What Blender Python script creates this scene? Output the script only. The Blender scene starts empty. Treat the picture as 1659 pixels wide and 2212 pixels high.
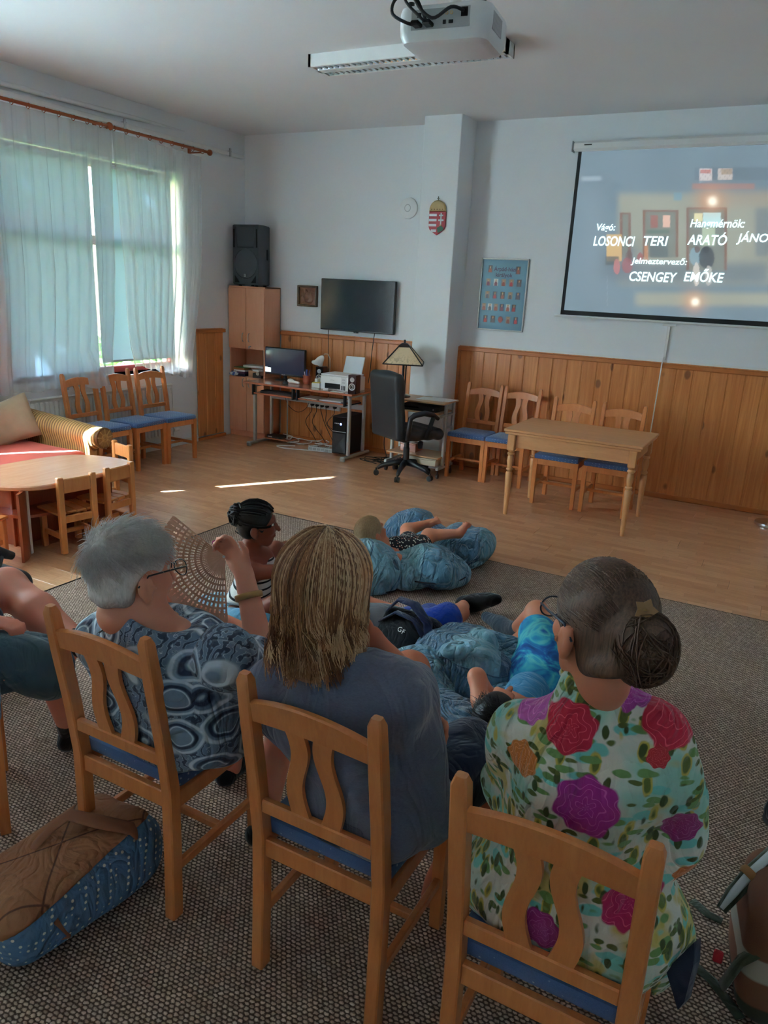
import bpy, bmesh, math, random
import numpy as np
from mathutils import Vector, Matrix
random.seed(7); RNG = np.random.default_rng(7)
SC = bpy.context.scene; COL = SC.collection
PI = math.pi
# ---------------------------------------------------------------- camera
F_PX, YAW, PITCH, ROLL, EYE = 1615.52, -0.485764, -0.289901, 0.0498683, 1.85
IW, IH = 1659, 2212
_f = np.array([math.sin(YAW)*math.cos(PITCH), math.cos(YAW)*math.cos(PITCH), math.sin(PITCH)])
_r = np.array([math.cos(YAW), -math.sin(YAW), 0.0]); _u = np.cross(_r, _f)
CR = _r*math.cos(ROLL)+_u*math.sin(ROLL); CU = -_r*math.sin(ROLL)+_u*math.cos(ROLL); CF = _f
cam = bpy.data.cameras.new('camera'); cam.sensor_fit = 'VERTICAL'; cam.sensor_height = 24.0
cam.lens = 24.0*F_PX/IH; cam.clip_start = 0.05
co = bpy.data.objects.new('camera', cam); COL.objects.link(co)
co.matrix_world = Matrix(((CR[0], CU[0], -CF[0], 0), (CR[1], CU[1], -CF[1], 0), (CR[2], CU[2], -CF[2], EYE), (0, 0, 0, 1)))
SC.camera = co
# ---------------------------------------------------------------- world, sun, exposure
SUN_H = np.array([0.538, 0.843]); SUN_T = 0.62          # horizontal heading of the sunbeams, tan(elevation)
w = bpy.data.worlds.new('sky'); SC.world = w; w.use_nodes = True
wn = w.node_tree; bg = wn.nodes['Background']; sky = wn.nodes.new('ShaderNodeTexSky'); sky.sky_type = 'NISHITA'
sky.sun_disc = False; sky.sun_elevation = math.atan(SUN_T); sky.sun_rotation = math.atan2(-SUN_H[0], -SUN_H[1])
sky.air_density = 1.0; sky.dust_density = 2.0
wn.links.new(sky.outputs[0], bg.inputs[0]); bg.inputs[1].default_value = 1.5
sl = bpy.data.lights.new('sun', 'SUN'); sl.energy = 72.0; sl.angle = 0.012; sl.color = (0.66, 0.86, 1.12)
so = bpy.data.objects.new('sun', sl); COL.objects.link(so); so.location = (-9, -2, 6)
so.rotation_euler = Vector((SUN_H[0], SUN_H[1], -SUN_T)).to_track_quat('-Z', 'Y').to_euler()
for nm, y0, y1 in (('daylight_portal', 4.3, 6.62), ('daylight_portal', .75, 3.1)):
    al = bpy.data.lights.new(nm, 'AREA'); al.shape = 'RECTANGLE'; al.size = 2.1; al.size_y = y1-y0; al.cycles.is_portal = True
    ao = bpy.data.objects.new(nm, al); COL.objects.link(ao); ao.location = (-6.40, (y0+y1)/2, 1.9); ao.rotation_euler = (0, -PI/2, 0)
vs = SC.view_settings; vs.view_transform = 'Standard'; vs.look = 'None'; vs.exposure = 1.62; vs.gamma = 1.0; vs.use_curve_mapping = False
SC.cycles.max_bounces = 10; SC.cycles.diffuse_bounces = 6; SC.cycles.transparent_max_bounces = 12; SC.cycles.glossy_bounces = 4
SC.cycles.use_denoising = True; SC.cycles.sample_clamp_indirect = 6.0; SC.cycles.caustics_reflective = False; SC.cycles.caustics_refractive = False
# ---------------------------------------------------------------- pixels to places
EY = np.array([0, 0, EYE])
def ray(x, y): return CR*(x-IW/2)/F_PX - CU*(y-IH/2)/F_PX + CF
def atY(x, y, Y): d = ray(x, y); return EY+d*(Y/d[1])
def atX(x, y, X): d = ray(x, y); return EY+d*(X/d[0])
def atZ(x, y, Z=0.0): d = ray(x, y); return EY+d*((Z-EYE)/d[2])
def topx(p):                       # places to photograph pixels (vectorised)
    d = np.asarray(p, float)-EY; w_ = d@CF
    return IW/2+F_PX*(d@CR)/w_, IH/2-F_PX*(d@CU)/w_
D, L, CAP, CE = 7.622, 6.111, 1.307, 3.48
def V(*a): return np.array(a, float)
def nrm(v): v = np.asarray(v, float); return v/(np.linalg.norm(v)+1e-12)
# ---------------------------------------------------------------- material helpers
MATS = {}
class NT:
    def __init__(s, name):
        s.m = bpy.data.materials.new(name); s.m.use_nodes = True; s.t = s.m.node_tree
        s.b = s.t.nodes['Principled BSDF']; s.out = s.t.nodes['Material Output']; s._co = None
    def n(s, typ, **kw):
        nd = s.t.nodes.new(typ)
        for k, v in kw.items(): setattr(nd, k, v)
        return nd
    def set(s, sock, v):
        if isinstance(v, (int, float)): sock.default_value = v
        elif isinstance(v, (tuple, list)):
            n_ = len(sock.default_value); v = tuple(v)[:n_]; sock.default_value = v+(1.0,)*(n_-len(v))
        else: s.t.links.new(v, sock)
    @property
    def co(s):
        if s._co is None: s._co = s.n('ShaderNodeTexCoord').outputs['Object']
        return s._co
    def math(s, op, a, b=0.0, c=0.0, clamp=False):
        nd = s.n('ShaderNodeMath', operation=op, use_clamp=clamp)
        for i, v in enumerate((a, b, c)):
            s.set(nd.inputs[i], v)
        return nd.outputs[0]
    def mix(s, f, a, b, mode='MIX'):
        nd = s.n('ShaderNodeMix', data_type='RGBA', blend_type=mode); nd.clamp_factor = True
        s.set(nd.inputs[0], f); s.set(nd.inputs[6], a); s.set(nd.inputs[7], b); return nd.outputs[2]
    def mapping(s, scale=(1, 1, 1), loc=(0, 0, 0), rot=(0, 0, 0), vec=None):
        nd = s.n('ShaderNodeMapping'); s.set(nd.inputs[0], vec or s.co); nd.inputs['Scale'].default_value = scale
        nd.inputs['Location'].default_value = loc; nd.inputs['Rotation'].default_value = rot; return nd.outputs[0]
    def noise(s, scale=5, detail=3, rough=.5, vec=None, dist=0.0, col=False):
        nd = s.n('ShaderNodeTexNoise'); s.set(nd.inputs['Vector'], vec or s.co); nd.inputs['Scale'].default_value = scale
        nd.inputs['Detail'].default_value = detail; nd.inputs['Roughness'].default_value = rough; nd.inputs['Distortion'].default_value = dist
        return nd.outputs[1 if col else 0]
    def voro(s, scale=5, vec=None, feature='F1', out='Distance', rnd=1.0):
        nd = s.n('ShaderNodeTexVoronoi', feature=feature); s.set(nd.inputs['Vector'], vec or s.co); nd.inputs['Scale'].default_value = scale
        nd.inputs['Randomness'].default_value = rnd; return nd.outputs[out]
    def wave(s, scale=5, vec=None, dist=0.0, dscale=1.0, direction='X', typ='BANDS'):
        nd = s.n('ShaderNodeTexWave', wave_type=typ); s.set(nd.inputs['Vector'], vec or s.co); nd.inputs['Scale'].default_value = scale
        nd.inputs['Distortion'].default_value = dist; nd.inputs['Detail Scale'].default_value = dscale
        if typ == 'BANDS': nd.bands_direction = direction
        return nd.outputs['Fac']
    def ramp(s, f, stops, interp='LINEAR'):
        nd = s.n('ShaderNodeValToRGB'); cr = nd.color_ramp; cr.interpolation = interp; s.set(nd.inputs[0], f)
        while len(cr.elements) < len(stops): cr.elements.new(0.5)
        for e, (p, c) in zip(cr.elements, stops):
            e.position = p; e.color = (c, c, c, 1) if isinstance(c, (int, float)) else tuple(c)[:3]+(1,)
        return nd.outputs[0]
    def xyz(s, vec=None):
        nd = s.n('ShaderNodeSeparateXYZ'); s.set(nd.inputs[0], vec or s.co); return nd.outputs
    def comb(s, x, y, z):
        nd = s.n('ShaderNodeCombineXYZ'); s.set(nd.inputs[0], x); s.set(nd.inputs[1], y); s.set(nd.inputs[2], z); return nd.outputs[0]
    def rnd(s): return s.n('ShaderNodeObjectInfo').outputs['Random']
    def bump(s, h, strength=.3, dist=.01):
        nd = s.n('ShaderNodeBump'); nd.inputs['Strength'].default_value = strength; nd.inputs['Distance'].default_value = dist
        s.set(nd.inputs['Height'], h); s.t.links.new(nd.outputs[0], s.b.inputs['Normal'])
    def fin(s, col=None, rough=.5, metal=0.0, spec=None, coat=0.0, sheen=0.0, sss=0.0, emit=None, estr=0.0, coatr=.1):
        b = s.b
        if col is not None: s.set(b.inputs['Base Color'], col)
        s.set(b.inputs['Roughness'], rough); s.set(b.inputs['Metallic'], metal)
        if spec is not None: b.inputs['Specular IOR Level'].default_value = spec
        if coat: b.inputs['Coat Weight'].default_value = coat; b.inputs['Coat Roughness'].default_value = coatr
        if sheen: b.inputs['Sheen Weight'].default_value = sheen
        if sss:
            b.inputs['Subsurface Weight'].default_value = sss; b.inputs['Subsurface Radius'].default_value = (1, .35, .2); b.inputs['Subsurface Scale'].default_value = .012
        if emit is not None: s.set(b.inputs['Emission Color'], emit); b.inputs['Emission Strength'].default_value = estr
        return s.m
def c8(r, g, b):
    f = lambda v: (v/255/12.92) if v/255 <= .04045 else ((v/255+.055)/1.055)**2.4
    return (f(r), f(g), f(b))
def mat(name, col, rough=.5, var=.06, vscale=8, bump=0.0, bscale=60, **kw):
    """plain material with a little uneven colour and, if asked, fine relief"""
    if name in MATS: return MATS[name]
    t = NT(name); n_ = t.noise(vscale, 3)
    col_o = t.mix(n_, tuple(c*(1-var) for c in col), tuple(min(1, c*(1+var)) for c in col))
    if bump: t.bump(t.noise(bscale, 4), bump, .004)
    MATS[name] = t.fin(col_o, rough, **kw); return MATS[name]
def wood(name, c1, c2, grain=(4, 4, .5), scale=6, rough=.4, coat=.15, vary=.12):
    if name in MATS: return MATS[name]
    t = NT(name); r_ = t.rnd(); off = t.math('MULTIPLY', r_, 37.0)
    vec = t.mapping(grain); v2 = t.n('ShaderNodeVectorMath', operation='ADD'); t.set(v2.inputs[0], vec); t.set(v2.inputs[1], t.comb(off, off, off))
    n1 = t.noise(scale, 5, .6, v2.outputs[0], .6); n2 = t.noise(scale*5, 3, .7, v2.outputs[0])
    f = t.math('ADD', t.math('MULTIPLY', n1, .7), t.math('MULTIPLY', n2, .3))
    col = t.mix(t.ramp(f, [(.3, 0), (.7, 1)]), c1, c2)
    col = t.mix(t.math('MULTIPLY', r_, vary), col, tuple(x*.55 for x in c1))
    t.bump(n2, .05, .002)
    MATS[name] = t.fin(col, rough, coat=coat, coatr=.25); return MATS[name]
# ---------------------------------------------------------------- mesh helpers
def rot(axis, a): return np.array(Matrix.Rotation(a, 3, axis))
def frame(zdir, up=(0, 0, 1)):
    z = nrm(zdir); u = np.array(up, float)
    if abs(z@nrm(u)) > .98: u = np.array([1.0, 0, 0])
    x = nrm(np.cross(u, z)); y = np.cross(z, x); return np.stack([x, y, z], 1)
class MB:
    def __init__(s): s.v = []; s.f = []
    def add(s, vs_, fs):
        o = len(s.v); s.v += [tuple(map(float, p)) for p in vs_]; s.f += [tuple(i+o for i in q) for q in fs]; return s
    def box(s, x0, x1, y0, y1, z0, z1, b=0.0, R=None, c=None):
        """box, chamfered by b; R, c turn it about the point c"""
        c0 = np.array([(x0+x1)/2, (y0+y1)/2, (z0+z1)/2]); h = np.array([x1-x0, y1-y0, z1-z0])/2; b = min(b, .49*2*min(abs(h)))
        vs_ = []; fs = []
        sg = [(i, j, k) for i in (-1, 1) for j in (-1, 1) for k in (-1, 1)]
        if b <= 0:
            vs_ = [c0+h*np.array(q) for q in sg]
            fs = [(0, 1, 3, 2), (4, 6, 7, 5), (0, 4, 5, 1), (2, 3, 7, 6), (0, 2, 6, 4), (1, 5, 7, 3)]
        else:
            ix = {}
            for q in sg:
                for a in range(3):
                    p = h-b; p[a] = h[a]; ix[(q, a)] = len(vs_); vs_.append(c0+p*np.array(q))
            g = lambda q, a: ix[(tuple(q), a)]
            for a in range(3):
                o1, o2 = (a+1) % 3, (a+2) % 3
                for sa in (-1, 1):
                    cy = []
                    for s1, s2 in ((-1, -1), (1, -1), (1, 1), (-1, 1)):
                        q = [0, 0, 0]; q[a] = sa; q[o1] = s1; q[o2] = s2; cy.append(g(q, a))
                    fs.append(tuple(cy) if sa > 0 else tuple(cy[::-1]))
                for s1 in (-1, 1):
                    for s2 in (-1, 1):
                        q0 = [0, 0, 0]; q0[a] = -1; q0[o1] = s1; q0[o2] = s2; q1 = list(q0); q1[a] = 1
                        e = (g(q0, o1), g(q1, o1), g(q1, o2), g(q0, o2)); fs.append(e if s1*s2 < 0 else e[::-1])
            for q in sg:
                t_ = (g(q, 0), g(q, 1), g(q, 2)); fs.append(t_ if q[0]*q[1]*q[2] > 0 else t_[::-1])
        if R is not None:
            cc = c0 if c is None else np.array(c, float); vs_ = [cc+R@(p-cc) for p in vs_]
        return s.add(vs_, fs)
    def loft(s, rings, close=True, cap=True):
        n = len(rings[0]); vs_ = [p for r in rings for p in r]; fs = []
        for i in range(len(rings)-1):
            for j in range(n if close else n-1):
                a, b_ = i*n+j, i*n+(j+1) % n; fs.append((a, b_, b_+n, a+n))
        if cap and close: fs.append(tuple(range(n))[::-1]); fs.append(tuple((len(rings)-1)*n+j for j in range(n)))
        return s.add(vs_, fs)
    def cyl(s, p, q, r1, r2=None, n=12, cap=True):
        r2 = r1 if r2 is None else r2; p = np.array(p, float); q = np.array(q, float); A = frame(q-p)
        ring = lambda c, r: [c+A[:, 0]*r*math.cos(2*PI*i/n)+A[:, 1]*r*math.sin(2*PI*i/n) for i in range(n)]
        return s.loft([ring(p, r1), ring(q, r2)], True, cap)
    def tube(s, pts, r, n=8, cap=True, flat=1.0):
        pts = [np.array(p, float) for p in pts]; k = len(pts); rr = r if hasattr(r, '__len__') else [r]*k; rings = []; up = None
        for i, p in enumerate(pts):
            t_ = nrm(pts[min(i+1, k-1)]-pts[max(i-1, 0)])
            if up is None: A = frame(t_); x = A[:, 0]
            else: x = nrm(up-t_*(up@t_))
            y = np.cross(t_, x); up = x
            rings.append([p+x*rr[i]*math.cos(2*PI*j/n)+y*rr[i]*flat*math.sin(2*PI*j/n) for j in range(n)])
        return s.loft(rings, True, cap)
    def lathe(s, prof, n=20, o=(0, 0, 0), A=None, cap=True):
        A = np.eye(3) if A is None else A; o = np.array(o, float)
        rings = [[o+A@np.array([r*math.cos(2*PI*j/n), r*math.sin(2*PI*j/n), z]) for j in range(n)] for r, z in prof]
        return s.loft(rings, True, cap)
    def prism(s, poly, d0, d1, A=None, o=(0, 0, 0), b=0.0):
        """outline in the local xy plane, drawn out along local z"""
        A = np.eye(3) if A is None else A; o = np.array(o, float)
        poly = [np.array(p, float) for p in poly]; cen = sum(poly)/len(poly)
        rings = []
        if b: rings = [([cen+(p-cen)*(1-b/max(np.linalg.norm(p-cen), 1e-6)) for p in poly], d0), (poly, d0+b), (poly, d1-b), ([cen+(p-cen)*(1-b/max(np.linalg.norm(p-cen), 1e-6)) for p in poly], d1)]
        else: rings = [(poly, d0), (poly, d1)]
        return s.loft([[o+A@np.array([p[0], p[1], z]) for p in pl] for pl, z in rings])
    def grid(s, fn, nu, nv):
        vs_ = [fn(i/nu, j/nv) for i in range(nu+1) for j in range(nv+1)]
        fs = [(i*(nv+1)+j, (i+1)*(nv+1)+j, (i+1)*(nv+1)+j+1, i*(nv+1)+j+1) for i in range(nu) for j in range(nv)]
        return s.add(vs_, fs)
    def obj(s, name, m, parent=None, smooth=False, loc=None):
        me = bpy.data.meshes.new(name); me.from_pydata(s.v, [], s.f); me.update()
        return mobj(name, me, m, parent, smooth, loc)
def mobj(name, me, m, parent=None, smooth=False, loc=None):
    o = bpy.data.objects.new(name, me); COL.objects.link(o)
    if m is not None: me.materials.append(m if not isinstance(m, str) else MATS[m])
    if smooth == 'auto': me.shade_smooth(); me.set_sharp_from_angle(angle=math.radians(38))
    elif smooth: me.shade_smooth()
    if parent is not None: o.parent = parent
    if loc is not None: o.location = loc
    return o
def tag(o, label, cat, group=None, kind=None):
    o['label'] = label; o['category'] = cat
    if group: o['group'] = group
    if kind: o['kind'] = kind
    return o
def thing(name, label, cat, loc=(0, 0, 0), rz=0.0, group=None):
    o = bpy.data.objects.new(name, None); COL.objects.link(o); o.location = tuple(loc); o.rotation_euler = (0, 0, rz); o.empty_display_size = .1
    return tag(o, label, cat, group)
def struct(o): o['kind'] = 'structure'; return o
KIDS = {}
def copy_tree(o, loc, rz, label, group=None, parent=None):
    c = o.copy(); COL.objects.link(c); c.parent = parent
    if parent is None: c.location = tuple(loc); c.rotation_euler = (0, 0, rz); c['label'] = label
    if group: c['group'] = group
    for ch in [x for x in bpy.data.objects if x.parent == o]:
        copy_tree(ch, None, None, None, None, c)
    return c
# ---------------------------------------------------------------- soft shapes: distance field -> surface
class SDF:
    def __init__(s, lo, hi, h=.008):
        s.lo = np.array(lo, float); s.h = h; s.n = np.ceil((np.array(hi)-s.lo)/h).astype(int)+1
        s.ax = [(s.lo[i]+h*np.arange(s.n[i])).astype(np.float32) for i in range(3)]
        s.D = np.full(tuple(s.n), 9.0, np.float32)
    def sl(s, lo, hi, k):
        a = np.clip(np.floor((np.array(lo)-k-s.lo)/s.h).astype(int), 0, s.n); b = np.clip(np.ceil((np.array(hi)+k-s.lo)/s.h).astype(int)+1, 0, s.n)
        return tuple(slice(i, j) for i, j in zip(a, b))
    def pts(s, q): return np.meshgrid(s.ax[0][q[0]], s.ax[1][q[1]], s.ax[2][q[2]], indexing='ij', sparse=True)
    def put(s, q, d, k, op='u'):
        A = s.D[q]
        if A.size == 0: return s
        if op == 'u':
            if k > 0: hh = np.maximum(k-np.abs(A-d), 0)/k; s.D[q] = np.minimum(A, d)-hh*hh*k*.25
            else: s.D[q] = np.minimum(A, d)
        else:
            d = -d
            if k > 0: hh = np.maximum(k-np.abs(A-d), 0)/k; s.D[q] = np.maximum(A, d)+hh*hh*k*.25
            else: s.D[q] = np.maximum(A, d)
        return s
    def cap(s, a, b, ra, rb=None, k=.02, op='u', flat=None):
        rb = ra if rb is None else rb; a = np.array(a, float); b = np.array(b, float); m = max(ra, rb)
        q = s.sl(np.minimum(a, b)-m, np.maximum(a, b)+m, k+2*s.h); X, Y, Z = s.pts(q); ab = b-a; L2 = ab@ab+1e-9
        t = np.clip(((X-a[0])*ab[0]+(Y-a[1])*ab[1]+(Z-a[2])*ab[2])/L2, 0, 1)
        dx, dy, dz = X-(a[0]+ab[0]*t), Y-(a[1]+ab[1]*t), Z-(a[2]+ab[2]*t)
        d = np.sqrt(dx*dx+dy*dy+dz*dz)-(ra+(rb-ra)*t); return s.put(q, d, k, op)
    def chain(s, pts, rs, k=.02):
        for i in range(len(pts)-1): s.cap(pts[i], pts[i+1], rs[i], rs[i+1], k)
        return s
    def ell(s, c, r, k=.02, A=None, op='u'):
        c = np.array(c, float); r = np.array(r, float); A = np.eye(3) if A is None else A
        m = np.abs(A)@r; q = s.sl(c-m, c+m, k+2*s.h); X, Y, Z = s.pts(q); X, Y, Z = X-c[0], Y-c[1], Z-c[2]
        l = [(A[0, i]*X+A[1, i]*Y+A[2, i]*Z) for i in range(3)]
        k0 = np.sqrt(sum((l[i]/r[i])**2 for i in range(3))); k1 = np.sqrt(sum((l[i]/r[i]**2)**2 for i in range(3)))+1e-6
        return s.put(q, k0*(k0-1)/k1, k, op)
    def rbox(s, c, hs, r, k=.02, A=None, op='u'):
        c = np.array(c, float); hs = np.array(hs, float)-r; A = np.eye(3) if A is None else A
        m = np.abs(A)@(hs+r); q = s.sl(c-m, c+m, k+2*s.h); X, Y, Z = s.pts(q); X, Y, Z = X-c[0], Y-c[1], Z-c[2]
        l = [np.abs(A[0, i]*X+A[1, i]*Y+A[2, i]*Z)-hs[i] for i in range(3)]
        d = np.sqrt(sum(np.maximum(x, 0)**2 for x in l))+np.minimum(np.maximum(np.maximum(l[0], l[1]), l[2]), 0)-r
        return s.put(q, d, k, op)
    def cut(s, p, n, k=0.0):
        """keep what lies behind the plane through p with outward normal n"""
        q = (slice(None),)*3; X, Y, Z = s.pts(q); n = nrm(n); d = (X-p[0])*n[0]+(Y-p[1])*n[1]+(Z-p[2])*n[2]
        return s.put(q, -d, k, 'i')
    def warp(s, fn):
        X, Y, Z = s.pts((slice(None),)*3); s.D = s.D+fn(X, Y, Z).astype(np.float32); return s
    def mesh(s, name, m, parent=None, o=(0, 0, 0), relax=1):
        D_ = s.D; S = D_ < 0; nx, ny, nz = D_.shape
        cs = np.zeros((nx-1, ny-1, nz-1), np.int8)
        for i in (0, 1):
            for j in (0, 1):
                for k in (0, 1): cs += S[i:nx-1+i, j:ny-1+j, k:nz-1+k]
        act = (cs > 0) & (cs < 8); I = np.argwhere(act)
        if len(I) == 0: raise RuntimeError('empty shape '+name)
        idx = np.full(act.shape, -1, np.int64); idx[act] = np.arange(len(I))
        acc = np.zeros((len(I), 3)); cnt = np.zeros(len(I))
        for a in range(3):
            e = np.zeros(3, int); e[a] = 1; o1, o2 = [x for x in range(3) if x != a]
            for u in (0, 1):
                for v in (0, 1):
                    b = np.zeros(3, int); b[o1] = u; b[o2] = v; P0 = I+b; P1 = P0+e
                    d0 = D_[tuple(P0.T)]; d1 = D_[tuple(P1.T)]; ms = (d0 < 0) != (d1 < 0)
                    t = np.where(ms, d0/np.where(ms, d0-d1, 1), 0); acc[ms] += (P0+t[:, None]*e)[ms]; cnt[ms] += 1
        W = s.lo+s.h*acc/cnt[:, None]; quads = []
        for a in range(3):
            o1, o2 = (a+1) % 3, (a+2) % 3
            sl0 = [slice(None)]*3; sl1 = [slice(None)]*3; sl0[a] = slice(0, -1); sl1[a] = slice(1, None)
            for o_ in (o1, o2): sl0[o_] = slice(1, -1); sl1[o_] = slice(1, -1)
            A0, A1 = S[tuple(sl0)], S[tuple(sl1)]
            for ms, flip in ((A0 & ~A1, False), (~A0 & A1, True)):
                E = np.argwhere(ms)
                if len(E) == 0: continue
                add = np.zeros(3, int); add[o1] = 1; add[o2] = 1; E = E+add
                def at(d1_, d2_):
                    Q = E.copy(); Q[:, o1] += d1_; Q[:, o2] += d2_; return idx[tuple(Q.T)]
                qd = np.stack([at(-1, -1), at(0, -1), at(0, 0), at(-1, 0)], 1); quads.append(qd[:, ::-1] if flip else qd)
        Fq = np.concatenate(quads)
        Fq = Fq[(Fq >= 0).all(1)]
        for _ in range(relax):
            nb = np.zeros_like(W); c = np.zeros(len(W))
            for i, j in ((0, 1), (1, 2), (2, 3), (3, 0)):
                np.add.at(nb, Fq[:, i], W[Fq[:, j]]); np.add.at(nb, Fq[:, j], W[Fq[:, i]]); np.add.at(c, Fq[:, i], 1); np.add.at(c, Fq[:, j], 1)
            W = W*.5+.5*nb/np.maximum(c, 1)[:, None]
        me = bpy.data.meshes.new(name); W = W-np.array(o)
        me.vertices.add(len(W)); me.vertices.foreach_set('co', W.astype(np.float32).ravel())
        me.loops.add(len(Fq)*4); me.loops.foreach_set('vertex_index', Fq.astype(np.int32).ravel())
        me.polygons.add(len(Fq)); me.polygons.foreach_set('loop_start', np.arange(0, len(Fq)*4, 4, dtype=np.int32))
        me.polygons.foreach_set('loop_total', np.full(len(Fq), 4, np.int32)); me.update(calc_edges=True); me.validate()
        return mobj(name, me, m, parent, True)
def painted(name, fn, u0, u1, v0, v1, place, nu, nv, m, parent):
    """flat print: a fine grid whose colours fn(u, v) gives"""
    U, W_ = np.meshgrid(np.linspace(u0, u1, nu+1), np.linspace(v0, v1, nv+1), indexing='ij')
    P = place(U.ravel(), W_.ravel()); me = bpy.data.meshes.new(name)
    i, j = np.meshgrid(np.arange(nu), np.arange(nv), indexing='ij'); a = (i*(nv+1)+j).ravel()
    me.from_pydata(P.tolist(), [], np.stack([a, a+nv+1, a+nv+2, a+1], 1).tolist())
    ca = me.color_attributes.new('print', 'FLOAT_COLOR', 'POINT'); C = np.ones((len(P), 4), np.float32); C[:, :3] = fn(U.ravel(), W_.ravel())
    ca.data.foreach_set('color', C.ravel()); return mobj(name, me, m, parent)
def printed(name, rough=.5, emit=0.0, coat=0.0):
    if name in MATS: return MATS[name]
    t = NT(name); a = t.n('ShaderNodeAttribute', attribute_name='print').outputs['Color']
    MATS[name] = t.fin(a, rough, coat=coat, emit=a if emit else None, estr=emit); return MATS[name]
def text(body, name, m, parent, loc, width=None, height=None, rot_=(PI/2, 0, 0), shear=0.0, bold=0.0, depth=0.0015):
    cu = bpy.data.curves.new(name, 'FONT'); cu.body = body; cu.size = 1.0; cu.shear = shear; cu.offset = bold; cu.resolution_u = 3
    tmp = bpy.data.objects.new(name, cu); COL.objects.link(tmp); bpy.context.view_layer.update()
    me = bpy.data.meshes.new_from_object(tmp.evaluated_get(bpy.context.evaluated_depsgraph_get())); bpy.data.objects.remove(tmp)
    A = np.array([v.co[:] for v in me.vertices]); mn, mx = A.min(0), A.max(0)
    sx = width/(mx[0]-mn[0]) if width else None; sy = height/(mx[1]-mn[1]) if height else sx
    sx = sx or sy
    for v in me.vertices: v.co = ((v.co[0]-mn[0])*sx, (v.co[1]-mn[1])*sy, 0)
    o = mobj(name, me, m, parent); o.location = tuple(loc); o.rotation_euler = rot_; return o
# ================================================================ materials of the room
def m_plaster(name, col):
    t = NT(name); n1 = t.noise(2.5, 4); n2 = t.noise(90, 3)
    t.bump(t.math('ADD', n2, t.math('MULTIPLY', n1, 2.0)), .12, .004)
    MATS[name] = t.fin(t.mix(n1, tuple(c*.96 for c in col), col), .75); return MATS[name]
m_plaster('plaster', (.80, .83, .855)); m_plaster('ceiling_paint', (.78, .805, .825))
def m_pine():
    t = NT('pine'); r_ = t.rnd(); off = t.comb(t.math('MULTIPLY', r_, 91), t.math('MULTIPLY', r_, 53), t.math('MULTIPLY', r_, 67))
    add = t.n('ShaderNodeVectorMath', operation='ADD'); t.set(add.inputs[0], t.co); t.set(add.inputs[1], off); v = add.outputs[0]
    g = t.noise(22, 4, .6, t.mapping((1, 1, .05), vec=v), 1.2); g2 = t.noise(70, 2, .5, t.mapping((1, 1, .03), vec=v))
    kn = t.voro(5.2, t.mapping((1, 1, .62), vec=v)); k1 = t.ramp(kn, [(.0, 1), (.11, 1), (.17, 0)])
    base = t.mix(t.ramp(g, [(.35, 0), (.65, 1)]), c8(204, 120, 58), c8(230, 154, 88)); base = t.mix(t.math('MULTIPLY', g2, .35), base, c8(160, 92, 42))
    base = t.mix(t.math('MULTIPLY', r_, .25), base, c8(182, 108, 52))
    t.bump(g2, .08, .002)
    MATS['pine'] = t.fin(t.mix(t.math('MULTIPLY', k1, .7), base, c8(92, 48, 22)), .38, coat=.2, coatr=.3)
m_pine()
wood('cap_rail', c8(176, 98, 44), c8(200, 120, 58), (.5, .5, 4), 6, .4)
def m_laminate():
    t = NT('laminate'); r_ = t.rnd(); x, y, z = t.xyz()
    strip = t.math('FLOOR', t.math('MULTIPLY', t.math('ADD', y, .0955), 15.7)); sx = t.math('ADD', t.math('MULTIPLY', x, 2.6), t.math('MULTIPLY', strip, .37)); cell = t.math('FLOOR', t.math('ADD', sx, t.math('MULTIPLY', r_, 9)))
    wn_ = t.n('ShaderNodeTexWhiteNoise', noise_dimensions='3D'); t.set(wn_.inputs['Vector'], t.comb(cell, strip, t.math('MULTIPLY', r_, 77))); tone = wn_.outputs['Value']
    v = t.mapping((1.2, 14, 1)); add = t.n('ShaderNodeVectorMath', operation='ADD'); t.set(add.inputs[0], v); t.set(add.inputs[1], t.comb(t.math('MULTIPLY', r_, 40), t.math('MULTIPLY', tone, 9), 0))
    g = t.noise(7, 5, .65, add.outputs[0], .8)
    col = t.mix(tone, c8(202, 142, 100), c8(226, 172, 130)); col = t.mix(t.ramp(g, [(.42, 0), (.75, .55)]), col, c8(170, 106, 66))
    fy = t.math('FRACT', t.math('MULTIPLY', t.math('ADD', y, .0955), 15.7)); ln = t.math('LESS_THAN', fy, .03); fx = t.math('FRACT', t.math('ADD', sx, t.math('MULTIPLY', r_, 9))); ln2 = t.math('LESS_THAN', fx, .008)
    col = t.mix(t.math('MULTIPLY', t.math('MAXIMUM', ln, ln2), .25), col, c8(120, 78, 46))
    MATS['laminate'] = t.fin(col, t.math('ADD', .24, t.math('MULTIPLY', g, .12)), coat=.35, coatr=.2)
m_laminate()
mat('underfloor', c8(120, 86, 58), .6)
mat('white_paint', (.80, .81, .80), .4); mat('white_plastic', (.78, .79, .79), .35, .03); mat('grey_plastic', (.45, .46, .47), .45, .04)
mat('black_plastic', (.018, .019, .022), .42, .1, bump=.05, bscale=300); mat('matt_black', (.02, .021, .024), .7, .1)
mat('red_frame', c8(166, 58, 52), .45); mat('steel', (.55, .55, .56), .28, .03, metal=1.0); mat('grey_metal', c8(176, 176, 172), .4, .04, metal=.3)
mat('dark_bronze', (.035, .024, .02), .4, .1, metal=.4)
# ================================================================ room shell
Y0, X1 = -1.6, 2.2                                   # rear and right walls, out of the picture
boxo = lambda name, m, *a, **k: MB().box(*a, **k).obj(name, m)
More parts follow.
